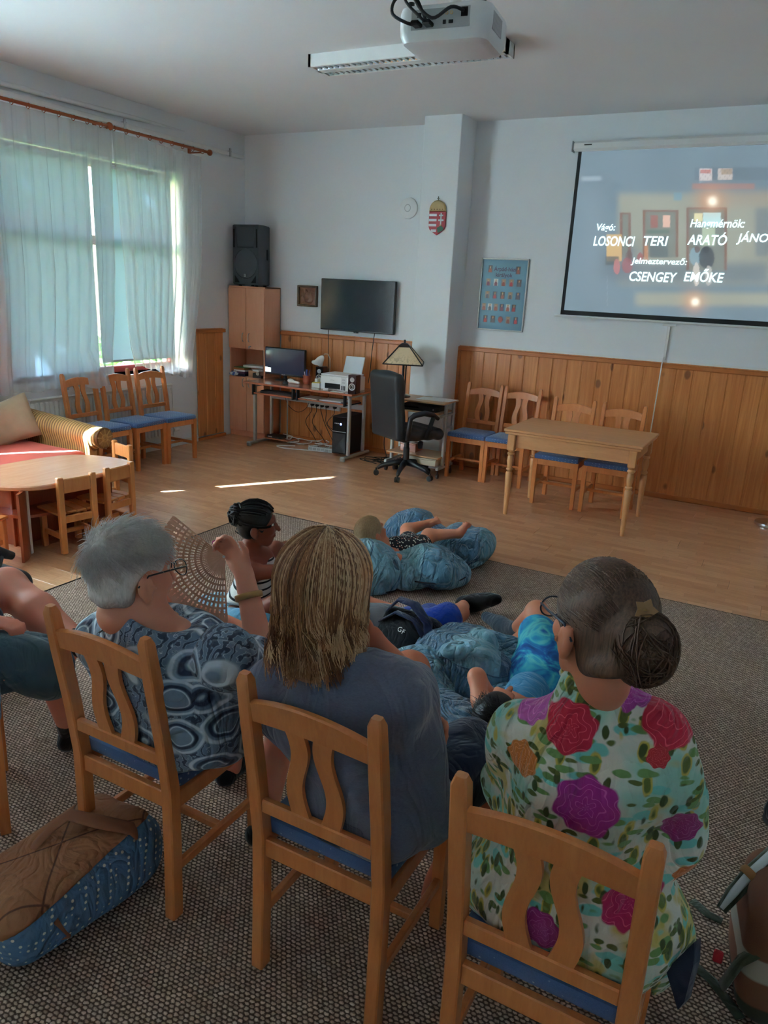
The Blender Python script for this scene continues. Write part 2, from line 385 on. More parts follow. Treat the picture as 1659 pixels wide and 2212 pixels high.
# floor with separate laminate boards
fl = struct(boxo('floor', MATS['underfloor'], -L-.3, X1, Y0, D+.2, -.15, -.012))
bm_ = MB().box(-.64, .64, -.0955, .0955, -.012, 0, .0012); bme = None; bw, bl = .1915, 1.2815
row = 0; y = D-.0955
while y > Y0:
    off = [0.0, .43, .86, .21, .64][row % 5]; x = -L-off+.64
    while x-.64 < X1:
        under = (y < 4.7 and x-.64 > -3.6)
        if not under:
            if bme is None: o = bm_.obj('board', MATS['laminate'], fl); bme = o.data
            else: o = mobj('board', bme, None, fl)
            o.location = (x, y, 0)
        x += bl
    y -= bw; row += 1
struct(boxo('ceiling', MATS['ceiling_paint'], -L-.3, X1+.2, Y0-.2, D+.2, CE, CE+.15))
wb = struct(boxo('wall_back', MATS['plaster'], -L-.3, X1+.2, D, D+.2, 0, CE))
struct(boxo('wall_right', MATS['plaster'], X1, X1+.2, Y0-.2, D, 0, CE)); struct(boxo('wall_rear', MATS['plaster'], -L-.3, X1, Y0-.2, Y0, 0, CE))
struct(boxo('wall_column', MATS['plaster'], -3.60, -3.20, 7.26, D+.01, 0, CE+.01, b=.006))
# wall with the windows
WIN = [(4.36, 6.58), (.75, 3.10)]; SILL, HEAD = .86, 2.92; XI, XO = -L, -L-.34
m_ = MB(); ys = [Y0-.2, WIN[1][0], WIN[1][1], WIN[0][0], WIN[0][1], D+.2]
for a, b in ((0, 1), (2, 3), (4, 5)): m_.box(XO, XI, ys[a], ys[b], 0, CE)
for y0, y1 in WIN: m_.box(XO, XI, y0, y1, 0, SILL).box(XO, XI, y0, y1, HEAD, CE)
wl = struct(m_.obj('wall_left', MATS['plaster']))
# cove line under the ceiling above the windows, pipe-like plaster edge
pts = [V(-L+.03, yy, CE-.16-.02*math.sin((yy-2)*.9)) for yy in np.linspace(1.5, 6.6, 30)]
struct(MB().tube(pts, [.022]*26+[.018, .013, .008, .003], 8).obj('trim_3', MATS['ceiling_paint'], None, True))
# wainscot boards: each one a part of its wall
pb = MB()
prof = [(-.0745, 0), (-.0745, .006), (-.068, .0125), (.062, .0125), (.069, .006), (.0745, .006), (.0745, 0)]
pb.loft([[V(px_, -py_, 0) for px_, py_ in prof], [V(px_, -py_, CAP-.05) for px_, py_ in prof]][::-1])
pme = None
def wain(xs, parent, place, h=None):
    global pme
    for x_ in xs:
        if pme is None: o = pb.obj('panel_board', MATS['pine'], parent); pme = o.data
        else: o = mobj('panel_board', pme, None, parent)
        place(o, x_)
def on_back(o, x_): o.location = (x_, D-.012, .05)
def on_left(o, y_): o.location = (-L+.012, y_, .05); o.rotation_euler = (0, 0, PI/2)
wain(np.arange(-5.472, -3.66, .149), wb, on_back); wain(np.arange(-3.125, X1-.05, .149), wb, on_back); wain(np.arange(6.79, 7.2, .1525), wl, on_left)
# backing battens, caps and skirting
def strip(name, m, *a, **k): return struct(boxo(name, m, *a, **k))
for nm, x0, x1 in (('trim_1', -5.548, -3.605), ('trim_2', -3.21, X1)):
    strip(nm, MATS['cap_rail'], x0, x1, D-.045, D-.001, CAP-.05, CAP-.008, b=.006); strip('baseboard_back', MATS['cap_rail'], x0, x1, D-.035, D-.001, 0, .05, b=.006)
strip('trim_4', MATS['cap_rail'], -L+.001, -L+.045, 6.71, 7.20, CAP-.05, CAP-.008, b=.006); strip('baseboard_left', MATS['cap_rail'], -L+.001, -L+.032, 6.70, 7.20, 0, .035, b=.005)
strip('trim_5', MATS['cap_rail'], -3.215, -3.17, D-.05, D-.001, .05, CAP-.05, b=.004)           # end post of the panelling beside the column
strip('trim_6', MATS['white_plastic'], -3.235, -3.215, D-.03, D-.001, .05, CAP+.02)              # white conduit there
strip('trim_7', MATS['white_paint'], -3.20, X1, D-.012, D-.001, CAP-.008, CAP+.018)              # white filler bead on the cap
strip('baseboard_left', MATS['white_paint'], -L+.001, -L+.03, 3.0, 6.70, 0, .07, b=.005)
# ================================================================ windows, blinds, curtains
def m_glass():
    t = NT('window_glass'); g = t.n('ShaderNodeBsdfGlossy'); g.inputs['Roughness'].default_value = .02; tr = t.n('ShaderNodeBsdfTransparent'); tr.inputs[0].default_value = (.93, .97, .96, 1)
    mx = t.n('ShaderNodeMixShader'); mx.inputs[0].default_value = .06; t.t.links.new(tr.outputs[0], mx.inputs[1]); t.t.links.new(g.outputs[0], mx.inputs[2]); t.t.links.new(mx.outputs[0], t.out.inputs[0]); MATS['window_glass'] = t.m
m_glass()
def m_sheer(name, col, openness, tr_w, weave=900, folds=None):
    """woven cloth: some light passes straight between the threads, some glows through, some is reflected"""
    t = NT(name); n_ = t.noise(weave, 2); col_ = t.mix(n_, tuple(c*.9 for c in col), col)
    tp = t.n('ShaderNodeBsdfTransparent'); tp.inputs[0].default_value = (1, 1, 1, 1)
    tl = t.n('ShaderNodeBsdfTranslucent'); t.set(tl.inputs[0], col_); df = t.n('ShaderNodeBsdfDiffuse'); t.set(df.inputs[0], col_)
    a = t.n('ShaderNodeMixShader'); a.inputs[0].default_value = tr_w; t.t.links.new(df.outputs[0], a.inputs[1]); t.t.links.new(tl.outputs[0], a.inputs[2])
    b = t.n('ShaderNodeMixShader'); b.inputs[0].default_value = openness; t.t.links.new(a.outputs[0], b.inputs[1]); t.t.links.new(tp.outputs[0], b.inputs[2]); t.t.links.new(b.outputs[0], t.out.inputs[0])
    MATS[name] = t.m; return t.m
m_sheer('sheer_voile', (.86, .88, .90), .45, .5); m_sheer('blind_cloth', (.42, .50, .55), .02, .42); m_sheer('lined_cotton', (.82, .87, .90), 0.0, .66, 300)
for wi, (y0, y1) in enumerate(WIN):
    XG = XO+.10
    fr = MB()
    for a in (y0, (y0+y1)/2-.04, y1-.07): fr.box(XG-.035, XG+.035, a, a+(.08 if a != y0 else .07), SILL, HEAD, .006)
    for a in (SILL, HEAD-.07): fr.box(XG-.035, XG+.035, y0, y1, a, a+.07, .006)
    if wi == 0: fr.box(XG-.03, XG+.03, y0, y1, 2.13, 2.22, .006)
    wo = struct(fr.obj('window_%d' % (wi+1), MATS['red_frame']))
    ym = (y0+y1)/2
    for a, b in ((y0+.07, ym-.04), (ym+.04, y1-.07)):
        for z0, z1 in (((SILL+.07, 2.13), (2.22, HEAD-.07)) if wi == 0 else ((SILL+.07, HEAD-.07),)): MB().box(XG-.004, XG+.004, a, b, z0, z1).obj('pane', MATS['window_glass'], wo)
        MB().box(XG+.03, XG+.05, b-.06, b-.04, 1.25, 1.37, .003).obj('window_handle', MATS['white_plastic'], wo)
    MB().box(XO-.08, XI+.03, y0-.03, y1+.03, SILL-.03, SILL, .004).obj('window_sill', MATS['white_paint'], wo)
# roller blinds hang in front of the glass; the gaps between them let sun and garden through
XB = -L-.13
def blind(y0, y1, zb, label, rz=0):
    b = thing('roller_blind', label, 'blind', (XB, (y0+y1)/2, HEAD-.05), 0, 'grey roller blinds'); h = (y1-y0)/2
    MB().cyl((0, -h-.015, 0), (0, h+.015, 0), .022, n=12).obj('roller_tube', MATS['white_plastic'], b, 'auto')
    MB().box(-.03, .03, -h-.02, h+.02, .02, .035, .003).obj('top_channel', MATS['white_plastic'], b)
    MB().box(-.0008, .0008, -h, h, zb-HEAD+.05, .0).obj('blind_cloth', MATS['blind_cloth'], b)
    MB().box(-.006, .006, -h, h, zb-HEAD+.03, zb-HEAD+.052, .003).obj('hem_bar', MATS['grey_plastic'], b)
    return b
blind(4.40, 5.435, .90, 'grey roller blind behind the wider sheer curtain, window end farthest from panelling')
blind(5.475, 6.52, 1.0, 'grey roller blind behind the curtain pair opening, next to the panelled corner')
# curtain rod with rings
rod = thing('curtain_rod', 'reddish wooden curtain rod with turned knobs and rings above window', 'curtain rod', (-5.95, 5.3, 3.165))
wood('rod_wood', c8(150, 74, 36), c8(178, 98, 52), (4, .5, 4), 6, .4)
MB().cyl((0, -1.9, 0), (0, 1.5, 0), .014, n=12).obj('pole', MATS['rod_wood'], rod, 'auto')
for yy in (-1.93, 1.53): MB().lathe([(0, -.03), (.014, -.028), (.03, -.012), (.032, 0), (.028, .014), (.012, .028), (0, .03)], 14, (0, yy, 0), rot('X', PI/2)).obj('finial', MATS['rod_wood'], rod, True)
MB().lathe([(0, -.032), (.018, -.03), (.034, -.01), (.034, .01), (.018, .03), (0, .032)], 14, (0, .16, 0), rot('X', PI/2)).obj('joining_knob', MATS['rod_wood'], rod, True)
for yy in (-1.2, .12, 1.38):
    MB().box(-.15, .012, yy-.008, yy+.008, -.03, -.016, .002).box(-.16, -.145, yy-.02, yy+.02, -.06, .03, .003).obj('bracket', MATS['rod_wood'], rod)
for yy in np.linspace(-1.75, 1.42, 22):
    ang = np.linspace(0, 2*PI, 17); MB().tube([V(.022*math.cos(a), yy+.004*math.sin(a), .022*math.sin(a)-.008) for a in ang], .0035, 6, False).obj('ring', MATS['rod_wood'], rod, True)
rl = thing('curtain_rail', 'white metal curtain rail on wall above the wooden rod', 'curtain rail', (-L+.05, 4.8, 3.235))
MB().box(-.045, .0, -2.0, 2.75, -.02, .02, .004).obj('track', MATS['white_paint'], rl)
for yy in (-.9, .95, 2.5): MB().box(-.005, .012, yy-.012, yy+.012, -.03, .055, .002).box(-.045, .01, yy-.02, yy+.02, .02, .028).obj('rail_clip', MATS['steel'], rl)
def curtain(label, top0, top1, edgeL, edgeR, nf, amp, ztop=3.13, seed=0, tail=None):
    """sheer curtain: the side edges are given as lists of (y, z) from the rod down"""
    rs = np.random.default_rng(seed); ph = rs.uniform(0, 6.28, 8); nu, nv = 110, 40; L_, R_ = np.array(edgeL, float), np.array(edgeR, float)
    def fn(u, v):
        s_ = v*(len(L_)-1); i = min(int(s_), len(L_)-2); f_ = s_-i
        a = L_[i]*(1-f_)+L_[i+1]*f_; b = R_[i]*(1-f_)+R_[i+1]*f_
        yz = a*(1-u)+b*u; gr = .35+.65*min(1, v*4)
        x_ = -5.955+amp*gr*(math.sin(u*nf*2*PI+ph[0]+.7*math.sin(3*u*PI+ph[1])+.5*v)+.45*math.sin(u*nf*4.7*PI+ph[2]+1.2*v))
        x_ += .02*v*math.sin(u*5+ph[3])-.085*min(1, max(0, (v-.45)/.4)); yy = yz[0]+.008*math.sin(u*nf*2*PI+ph[4])
        if tail: x_ += tail(u, v)
        return (x_, yy, yz[1]+.012*math.sin(u*nf*PI+ph[5])*v)
    m_ = MB().grid(fn, nu, nv); o = m_.obj('curtain', MATS['sheer_voile'], None, True); tag(o, label, 'curtain', 'sheer window curtains')
    h = MB().grid(lambda u, v: tuple(np.array(fn(u, v*.045))+V(.003, 0, 0)), nu, 3).obj('heading_tape', MATS['sheer_voile'], o, True); return o
bump_ = lambda u, v: (.16*math.exp(-((u-.83)/.1)**2)*max(0, (v-.8)/.2)**.7 if v > .8 else 0)
curtain('wide white sheer curtain whose corner hangs over a chair back', 3.9, 5.47, [(3.85, 3.14), (3.85, 2.0), (3.85, 1.3), (3.85, .80)], [(5.48, 3.14), (5.46, 2.2), (5.46, 1.4), (5.45, .80)], 11, .028, seed=1, tail=bump_)
curtain('narrow white sheer curtain hanging next to the wood panelling', 5.5, 6.68, [(5.49, 3.14), (5.53, 2.2), (5.60, 1.45), (5.72, .96)], [(6.69, 3.10), (6.66, 2.2), (6.61, 1.4), (6.55, .76)], 9, .026, seed=2)
# closely drawn cotton curtains of the second window, meeting with a slit
def curtain2(label, y0, y1, seed):
    rs = np.random.default_rng(seed); p_ = rs.uniform(0, 6, 4)
    fn = lambda u, v: (-L+.05+.018*math.sin(u*40+p_[0])+.01*math.sin(u*97+p_[1]+v), y0+(y1-y0)*u, 3.0-2.3*v)
    o = MB().grid(fn, 90, 6).obj('curtain', MATS['lined_cotton'], None, True); return tag(o, label, 'curtain', 'cotton curtains of the second window')
curtain2('white cotton curtain drawn across the second window, half away from the corner', .6, 2.835, 4); curtain2('white cotton curtain drawn across the second window, half behind the wicker sofa', 2.89, 3.3, 5)
# radiator under the window
rd = thing('radiator', 'white ribbed panel radiator under the window', 'radiator', (-L+.020, 5.35, .14))
m_ = MB().box(.03, .035, -.9, .9, 0, .57)
for i in range(36):
    yy = -.9+.025+i*.05; m_.box(.03, .052, yy-.016, yy+.016, .02, .55, .008)
m_.obj('front_panel', MATS['white_paint'], rd); MB().box(-.015, .055, -.9, .9, .57, .585, .003).obj('top_grille', MATS['white_paint'], rd)
for i in range(2): MB().box(-.015, .052, -.905 if i == 0 else .897, -.897 if i == 0 else .905, 0, .57, .002).obj('side_cover', MATS['white_paint'], rd)
MB().cyl((.03, .87, 0), (.03, .87, -.16), .01, n=8).cyl((.03, .92, .06), (.03, 1.0, .06), .022, .02, 10).obj('valve', MATS['white_plastic'], rd, 'auto')
# garden seen through the gaps, plus an unseen tree added as sun blocker
def shrub(x_, y_, h, r, label):
    rs = np.random.default_rng(int(abs(x_*7+y_*13))); m_ = MB()
    for i in range(900):
        a, b_ = rs.uniform(0, 2*PI), rs.uniform(0, 1); rr = r*(.55+.45*rs.uniform()**.5)*math.sin(PI*min(.97, .12+.88*b_))**.6; c = V(rr*math.cos(a), rr*math.sin(a), h*b_); s_ = rs.uniform(.06, .12)
        A = frame(rs.normal(size=3)); m_.add([c+A[:, 0]*s_, c+A[:, 1]*s_*.5, c-A[:, 0]*s_, c-A[:, 1]*s_*.5], [(0, 1, 2, 3)])
    t = thing('garden_shrub', label, 'shrub', (x_, y_, -.4)); m_.obj('foliage', mat('leaf_green', c8(120, 160, 80), .6, .4, 3), t); MB().cyl((0, 0, 0), (0, 0, h*.6), .05, .03).obj('stem', mat('bark', (.12, .08, .05), .8), t)
def tree(x_, y_, zc, r, label):
    rs = np.random.default_rng(99); m_ = MB()
    for i in range(4200):
        d = nrm(rs.normal(size=3)); c = V(0, 0, zc)+d*r*rs.uniform(.2, 1)**.5*V(1, 1, .85); s_ = rs.uniform(.10, .2); A = frame(rs.normal(size=3)); m_.add([c+A[:, 0]*s_, c+A[:, 1]*s_*.6, c-A[:, 0]*s_, c-A[:, 1]*s_*.6], [(0, 1, 2, 3)])
    t = thing('sun_block_tree', label, 'tree', (x_, y_, -.4)); m_.obj('crown', mat('leaf_green', c8(120, 160, 80), .6, .4, 3), t); MB().cyl((0, 0, 0), (0, 0, zc), .16, .08).obj('trunk', mat('bark', (.12, .08, .05), .8), t)
tree(-9.2, 1.7, 5.9, 2.15, 'unseen leafy tree added outside to block sun from the curtained window')  # made-up tree out of view, keeps direct sun off the upper first window
shrub(-9.5, 7.2, 1.9, 1.0, 'leafy green shrub outside the window, taller one'); shrub(-9.2, 9.4, 1.5, .9, 'leafy green shrub outside the window, shorter one')
struct(boxo('ground_outside', mat('lawn', c8(116, 140, 84), .9, .3, 2), -26, XO-.001, -14, 26, -.6, -.4))
# ================================================================ rug
def m_rug():
    t = NT('boucle'); x, y, z = t.xyz(); n_ = t.noise(95, 3, .7, col=True)
    dv = t.n('ShaderNodeVectorMath', operation='MULTIPLY_ADD'); t.set(dv.inputs[0], n_); t.set(dv.inputs[1], (.013, .011, 0)); t.set(dv.inputs[2], t.co); xx, yy, _ = t.xyz(dv.outputs[0])
    ry = t.math('MULTIPLY', yy, 84.0); row_ = t.math('FLOOR', ry); sh = t.math('MULTIPLY', t.math('MODULO', row_, 2.0), .5); cx = t.math('ADD', t.math('MULTIPLY', xx, 58.0), sh)
    a = t.math('SUBTRACT', t.math('FRACT', ry), .5); b = t.math('SUBTRACT', t.math('FRACT', cx), .5)
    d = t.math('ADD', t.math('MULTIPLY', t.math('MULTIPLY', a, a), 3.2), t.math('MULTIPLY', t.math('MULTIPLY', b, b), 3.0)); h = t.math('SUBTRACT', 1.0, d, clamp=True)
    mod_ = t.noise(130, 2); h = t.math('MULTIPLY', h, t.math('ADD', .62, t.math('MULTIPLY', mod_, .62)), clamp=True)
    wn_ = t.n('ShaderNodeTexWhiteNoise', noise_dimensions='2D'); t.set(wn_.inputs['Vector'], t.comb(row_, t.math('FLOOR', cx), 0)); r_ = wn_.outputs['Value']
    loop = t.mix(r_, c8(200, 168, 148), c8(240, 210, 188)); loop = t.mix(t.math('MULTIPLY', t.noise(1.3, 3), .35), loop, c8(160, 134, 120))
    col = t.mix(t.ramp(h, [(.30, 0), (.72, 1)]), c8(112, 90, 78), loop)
    st = t.math('MULTIPLY', t.ramp(t.noise(6, 2), [(.66, 0), (.74, 1)]), .3); col = t.mix(st, col, c8(110, 74, 58))
    t.bump(t.math('ADD', h, t.math('MULTIPLY', t.noise(700, 2), .25)), .9, .006)
    MATS['boucle'] = t.fin(col, .95, spec=.1)
m_rug()
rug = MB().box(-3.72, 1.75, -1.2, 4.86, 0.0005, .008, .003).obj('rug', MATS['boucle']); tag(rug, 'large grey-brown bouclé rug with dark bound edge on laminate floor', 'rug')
MB().tube([V(-3.72, -1.2, .006), V(-3.72, 4.86, .006), V(1.75, 4.86, .006), V(1.75, -1.2, .006)], .007, 6).obj('edge_binding', mat('binding', c8(62, 44, 36), .9), rug, True)
RZ = .008
# ================================================================ dining chairs
wood('chair_wood', c8(204, 116, 58), c8(224, 142, 80), (5, 5, .7), 6, .36, .25, .1)
def m_seat():
    t = NT('seat_fabric'); v = t.mapping((46, 46, 46), rot=(0, 0, .78)); d = t.voro(1.0, v, rnd=.25); dots = t.ramp(d, [(.13, 1), (.2, 0)])
    n_ = t.noise(420, 3); col = t.mix(n_, c8(64, 88, 132), c8(90, 118, 164)); col = t.mix(t.math('MULTIPLY', dots, .75), col, c8(190, 200, 214)); t.bump(n_, .3, .002); MATS['seat_fabric'] = t.fin(col, .9, sheen=.3, spec=.2)
m_seat()
def arcs(n, f): return [f(i/(n-1)) for i in range(n)]
def make_chair(label, group):
    t = thing('dining_chair', label, 'chair', (0, 0, 0), 0, group); wd = MATS['chair_wood']
    for s_ in (-1, 1):
        path = [(-.19, 0), (-.185, .22), (-.185, .44), (-.205, .62), (-.232, .80), (-.25, .925), (-.252, .945)]
        rings = []
        for i, (yy, zz) in enumerate(path):
            wx, wy = (.019, .021) if i < 5 else ((.018, .018) if i == 5 else (.012, .011)); b = .004
            ring = [(-wx+b, -wy), (wx-b, -wy), (wx, -wy+b), (wx, wy-b), (wx-b, wy), (-wx+b, wy), (-wx, wy-b), (-wx, -wy+b)]
            rings.append([V(s_*.182+a, yy+b_, zz) for a, b_ in ring])
        MB().loft(rings).obj('back_leg', wd, t, 'auto')
        MB().loft([[V(s_*.188+a*q, .19+b_*q, zz) for a, b_ in ((-.02, -.02), (.02, -.02), (.02, .02), (-.02, .02))] for zz, q in ((0, .82), (.43, 1))]).obj('front_leg', wd, t)
        MB().box(s_*.187-.010, s_*.187+.010, -.17, .175, .155, .185, .003).obj('side_stretcher', wd, t)
        MB().box(s_*.19-.011, s_*.19+.011, -.17, .175, .375, .43, .003).obj('seat_rail', wd, t)
    MB().box(-.18, .18, .012, .034, .158, .182, .003).obj('cross_stretcher', wd, t)
    MB().box(-.17, .17, .183, .205, .375, .43, .003).obj('seat_rail', wd, t); MB().box(-.165, .165, -.195, -.173, .375, .43, .003).obj('seat_rail', wd, t)
    # arched top rail, bowed backwards a little
    n = 15; rings = []
    for i in range(n):
        u = i/(n-1)*2-1; x_ = .166*u; ar = .028*(1-u*u); bw_ = -.012*(1-u*u)
        zb, zt = .815+ar*.55, .873+ar; yb, yt = -.236+bw_, -.246+bw_
        rings.append([V(x_, yb-.011, zb), V(x_, yb+.011, zb), V(x_, yt+.011, zt-.004), V(x_, yt+.006, zt), V(x_, yt-.006, zt), V(x_, yt-.011, zt-.004)])
    MB().loft(rings).obj('top_rail', wd, t, 'auto')
    MB().box(-.165, .165, -.212, -.190, .525, .565, .004).obj('lower_rail', wd, t)
    for s_ in (-1, 1):
        rings = []
        for i in range(21):
            v = i/20; z_ = .55+v*(.835-.55); yy = -.201-.043*v+.006*math.sin(v*PI)
            off = .046+.013*math.sin((v-.08)*2*PI*1.05+PI*1.02)*(-1); wdt = .025+.002*math.cos(v*2*PI)
            rings.append([V(s_*off-wdt, yy-.006, z_), V(s_*off+wdt, yy-.006, z_), V(s_*off+wdt, yy+.006, z_), V(s_*off-wdt, yy+.006, z_)])
        MB().loft(rings).obj('splat', wd, t, 'auto')
    # padded seat
    pts = [(-.190, -.165), (.190, -.165), (.205, .215), (-.205, .215)]; m_ = MB(); rings = []
    def outline(s_, z_):
        out = []; c = V(0, .025)
        for i in range(4):
            p0, p1, p2 = V(*pts[i-1]), V(*pts[i]), V(*pts[(i+1) % 4]); r_ = .022
            a = p1+nrm(p0-p1)*r_; b = p1+nrm(p2-p1)*r_
            for k in (0, .5, 1): q = (1-k)**2*a+2*k*(1-k)*p1+k*k*b; out.append(np.append(c+(q-c)*s_, z_))
        return out
    for s_, z_ in ((.90, .428), (.985, .43), (1.0, .442), (1.0, .456), (.985, .468), (.93, .475), (.75, .481), (.4, .484), (.05, .485)): rings.append(outline(s_, z_))
    m_.loft(rings).obj('seat_pad', MATS['seat_fabric'], t, 'auto'); return t
chair0 = make_chair('pale wooden dining chair at the wall nearest the office chair', 'dining chairs along the panelled back wall')
CH = lambda loc, rz, label, group: copy_tree(chair0, loc, rz, label, group)
chair0.location = (-2.815, 7.235, 0); chair0.rotation_euler = (0, 0, PI)
g1 = 'dining chairs along the panelled back wall'
CH((-2.403, 7.24, 0), PI, 'pale wooden dining chair at the wall beside the table end, not under it', g1)
CH((-1.75, 6.80, 0), PI, 'pale wooden dining chair behind the table, one toward the office chair', g1)
CH((-1.295, 6.80, 0), PI, 'pale wooden dining chair behind the table, one under the hanging screen cord', g1)
g2 = 'dining chairs under the window'
cx_ = -5.715
CH((cx_, 5.83, 0), -PI/2-.03, 'dining chair with blue seat under window next to panelled corner', g2); CH((cx_-.02, 5.40, 0), -PI/2+.05, 'dining chair under window with curtain corner draped over its back', g2); CH((cx_-.02, 4.95, 0), -PI/2+.02, 'dining chair under window standing beside the wicker sofa arm', g2)
g3 = 'dining chairs of the audience row on the rug'
CH((-1.535, 1.525, RZ), 0, 'dining chair on the rug under the grey-haired woman in patterned blouse', g3); CH((-.845, 1.525, RZ), .0, 'dining chair on the rug under the long-haired person in grey T-shirt', g3)
CH((-.245, 1.44, RZ), 0, 'dining chair on the rug under the woman in floral tunic', g3); CH((-2.35, 1.25, RZ), -.6, 'dining chair on the rug under the man in teal shorts', g3)
# ================================================================ table with turned legs
wood('table_wood', c8(200, 138, 88), c8(220, 160, 108), (.7, 5, 5), 5, .35, .3); wood('table_leg_wood', c8(204, 142, 88), c8(222, 160, 106), (5, 5, .7), 5, .35, .3)
tb = thing('dining_table', 'pale wooden table with turned legs standing before the panelled wall', 'table', (-1.507, 6.44, 0))
MB().box(-.575, .575, -.385, .385, .737, .758, .004).obj('table_top', MATS['table_wood'], tb); MB().box(-.565, .565, -.375, .375, .713, .735, .004).obj('extension_leaf', MATS['table_wood'], tb)
for a in (-1, 1):
    MB().box(-.47, .47, a*.34-.011, a*.34+.011, .60, .713, .003).obj('apron', MATS['table_wood'], tb); MB().box(a*.50-.011, a*.50+.011, -.31, .31, .60, .713, .003).obj('apron', MATS['table_wood'], tb)
    for b in (-1, 1):
        lx, ly = a*.505, b*.335 if b > 0 else -.345
        lg = MB().box(lx-.032, lx+.032, ly-.032, ly+.032, .575, .713, .005)
        lg.lathe([(.0, 0), (.017, 0), (.018, .02), (.026, .25), (.03, .37), (.026, .385), (.018, .39), (.027, .40), (.03, .408), (.027, .416), (.02, .42), (.022, .44), (.03, .48), (.026, .515), (.019, .53), (.029, .537), (.031, .545), (.029, .553), (.022, .558), (.031, .575), (0, .576)], 18, (lx, ly, 0)).obj('table_leg', MATS['table_leg_wood'], tb, 'auto')
# ================================================================ tall cabinet, loudspeaker
wood('beech_board', c8(222, 154, 116), c8(232, 170, 132), (5, 5, .5), 4, .42, .1, .06)
cb = thing('tall_cabinet', 'tall beech office cabinet with open middle shelf in the corner', 'cabinet', (-5.83, 7.455, 0)); bd = MATS['beech_board']
m_ = MB(); hw, d0, d1, H_ = .266, -.155, .15, 1.80
m_.box(-hw, -hw+.018, d0, d1, 0, H_).box(hw-.018, hw, d0, d1, 0, H_).box(-hw, hw, d0-.004, d1, H_-.02, H_, .002).box(-hw, hw, d0+.02, d1, 0, .07).box(-hw, hw, d1-.008, d1, .05, H_)
for z_ in (.07, .72, 1.075): m_.box(-hw+.01, hw-.01, d0, d1, z_, z_+.018)
m_.obj('cabinet_body', bd, cb)
for s_ in (-1, 1):
    for z0, z1, hz in ((.075, .735, .62), (1.08, H_-.022, 1.16)):
        x0, x1 = (-hw+.002, -.002) if s_ < 0 else (.002, hw-.002)
        dr = MB().box(x0, x1, d0-.018, d0-.001, z0, z1, .002).obj('door', bd, cb)
        hx = -.045 if s_ < 0 else .045
        MB().tube([V(hx, d0-.018, hz), V(hx, d0-.035, hz+.012), V(hx, d0-.042, hz+.05), V(hx, d0-.035, hz+.088), V(hx, d0-.018, hz+.10)], .005, 8).obj('handle', MATS['steel'], dr, True)
        if s_ > 0 and hz > 1: MB().box(.05, .075, d0-.03, d0-.017, 1.105, 1.115, .002).cyl((.052, d0-.03, 1.11), (.052, d0-.03, 1.085), .006, n=8).obj('key', MATS['steel'], dr)
sp = thing('loudspeaker', 'large black loudspeaker standing on top of the tall cabinet', 'loudspeaker', (-5.83, 7.43, 1.80)); bp = MATS['black_plastic']
out = [(-.185, -.15), (.185, -.15), (.187, -.02), (.12, .15), (-.12, .15), (-.187, -.02)]
MB().prism(out, .015, .68, b=.012).obj('speaker_body', mat('speaker_shell', (.05, .056, .065), .5, .1, bump=.2, bscale=300), sp, 'auto')
m_ = MB(); hb = -.152                                        # horn flare, woofer grille, port slots on the front
m_.loft([[V(-.12, hb-.004, .43), V(.12, hb-.004, .43), V(.14, hb-.004, .655), V(-.14, hb-.004, .655)], [V(-.06, hb+.06, .49), V(.07, hb+.06, .49), V(.07, hb+.06, .61), V(-.06, hb+.06, .61)]], True, False); m_.add([V(-.06, hb+.06, .49), V(.07, hb+.06, .49), V(.07, hb+.06, .61), V(-.06, hb+.06, .61)], [(0, 1, 2, 3)])
m_.obj('horn', MATS['speaker_shell'], sp)
MB().lathe([(.0, .012), (.10, .010), (.155, .002), (.160, -.002), (.168, .004), (.172, -.004)], 40, (0, hb, .25), rot('X', PI/2), cap=False).obj('woofer_grille', mat('speaker_grille', (.075, .085, .10), .55, .1, bump=.4, bscale=700), sp, 'auto')
dk = mat('port_black', (.004, .004, .005), .8)
for s_ in (-1, 1):
    MB().box(s_*.164-.010, s_*.164+.010, hb-.006, hb, .43, .63, .006).obj('port_slot', dk, sp)
    MB().prism([(s_*.15, .04), (s_*.075, .04), (s_*.15, .12)][::s_], hb-.0, hb+.008, A=np.array([[1, 0, 0], [0, 0, -1], [0, 1, 0]]).T @ np.eye(3), o=(0, 0, 0)) if False else MB().add([V(s_*.155, hb-.004, .04), V(s_*.085, hb-.004, .04), V(s_*.155, hb-.004, .125)], [(0, 1, 2)]).obj('bass_port', dk, sp)
    MB().box(s_*.150-.006, s_*.150+.02, -.02, .06, .30, .42, .006, R=None).obj('side_handle', dk, sp)
    MB().cyl((s_*.12, -.1, 0), (s_*.12, -.1, .016), .02, n=10).cyl((s_*.09, .1, 0), (s_*.09, .1, .016), .02, n=10).obj('foot', MATS['matt_black'], sp)
MB().box(-.014, .014, hb-.014, hb-.008, .105, .137, .001).obj('badge', mat('badge_silver', (.5, .52, .53), .3, metal=.6), sp)
text('LD', 'badge_lettering', MATS['matt_black'], sp, (-.011, hb-.0146, .113), width=.022, height=.018, bold=.02)
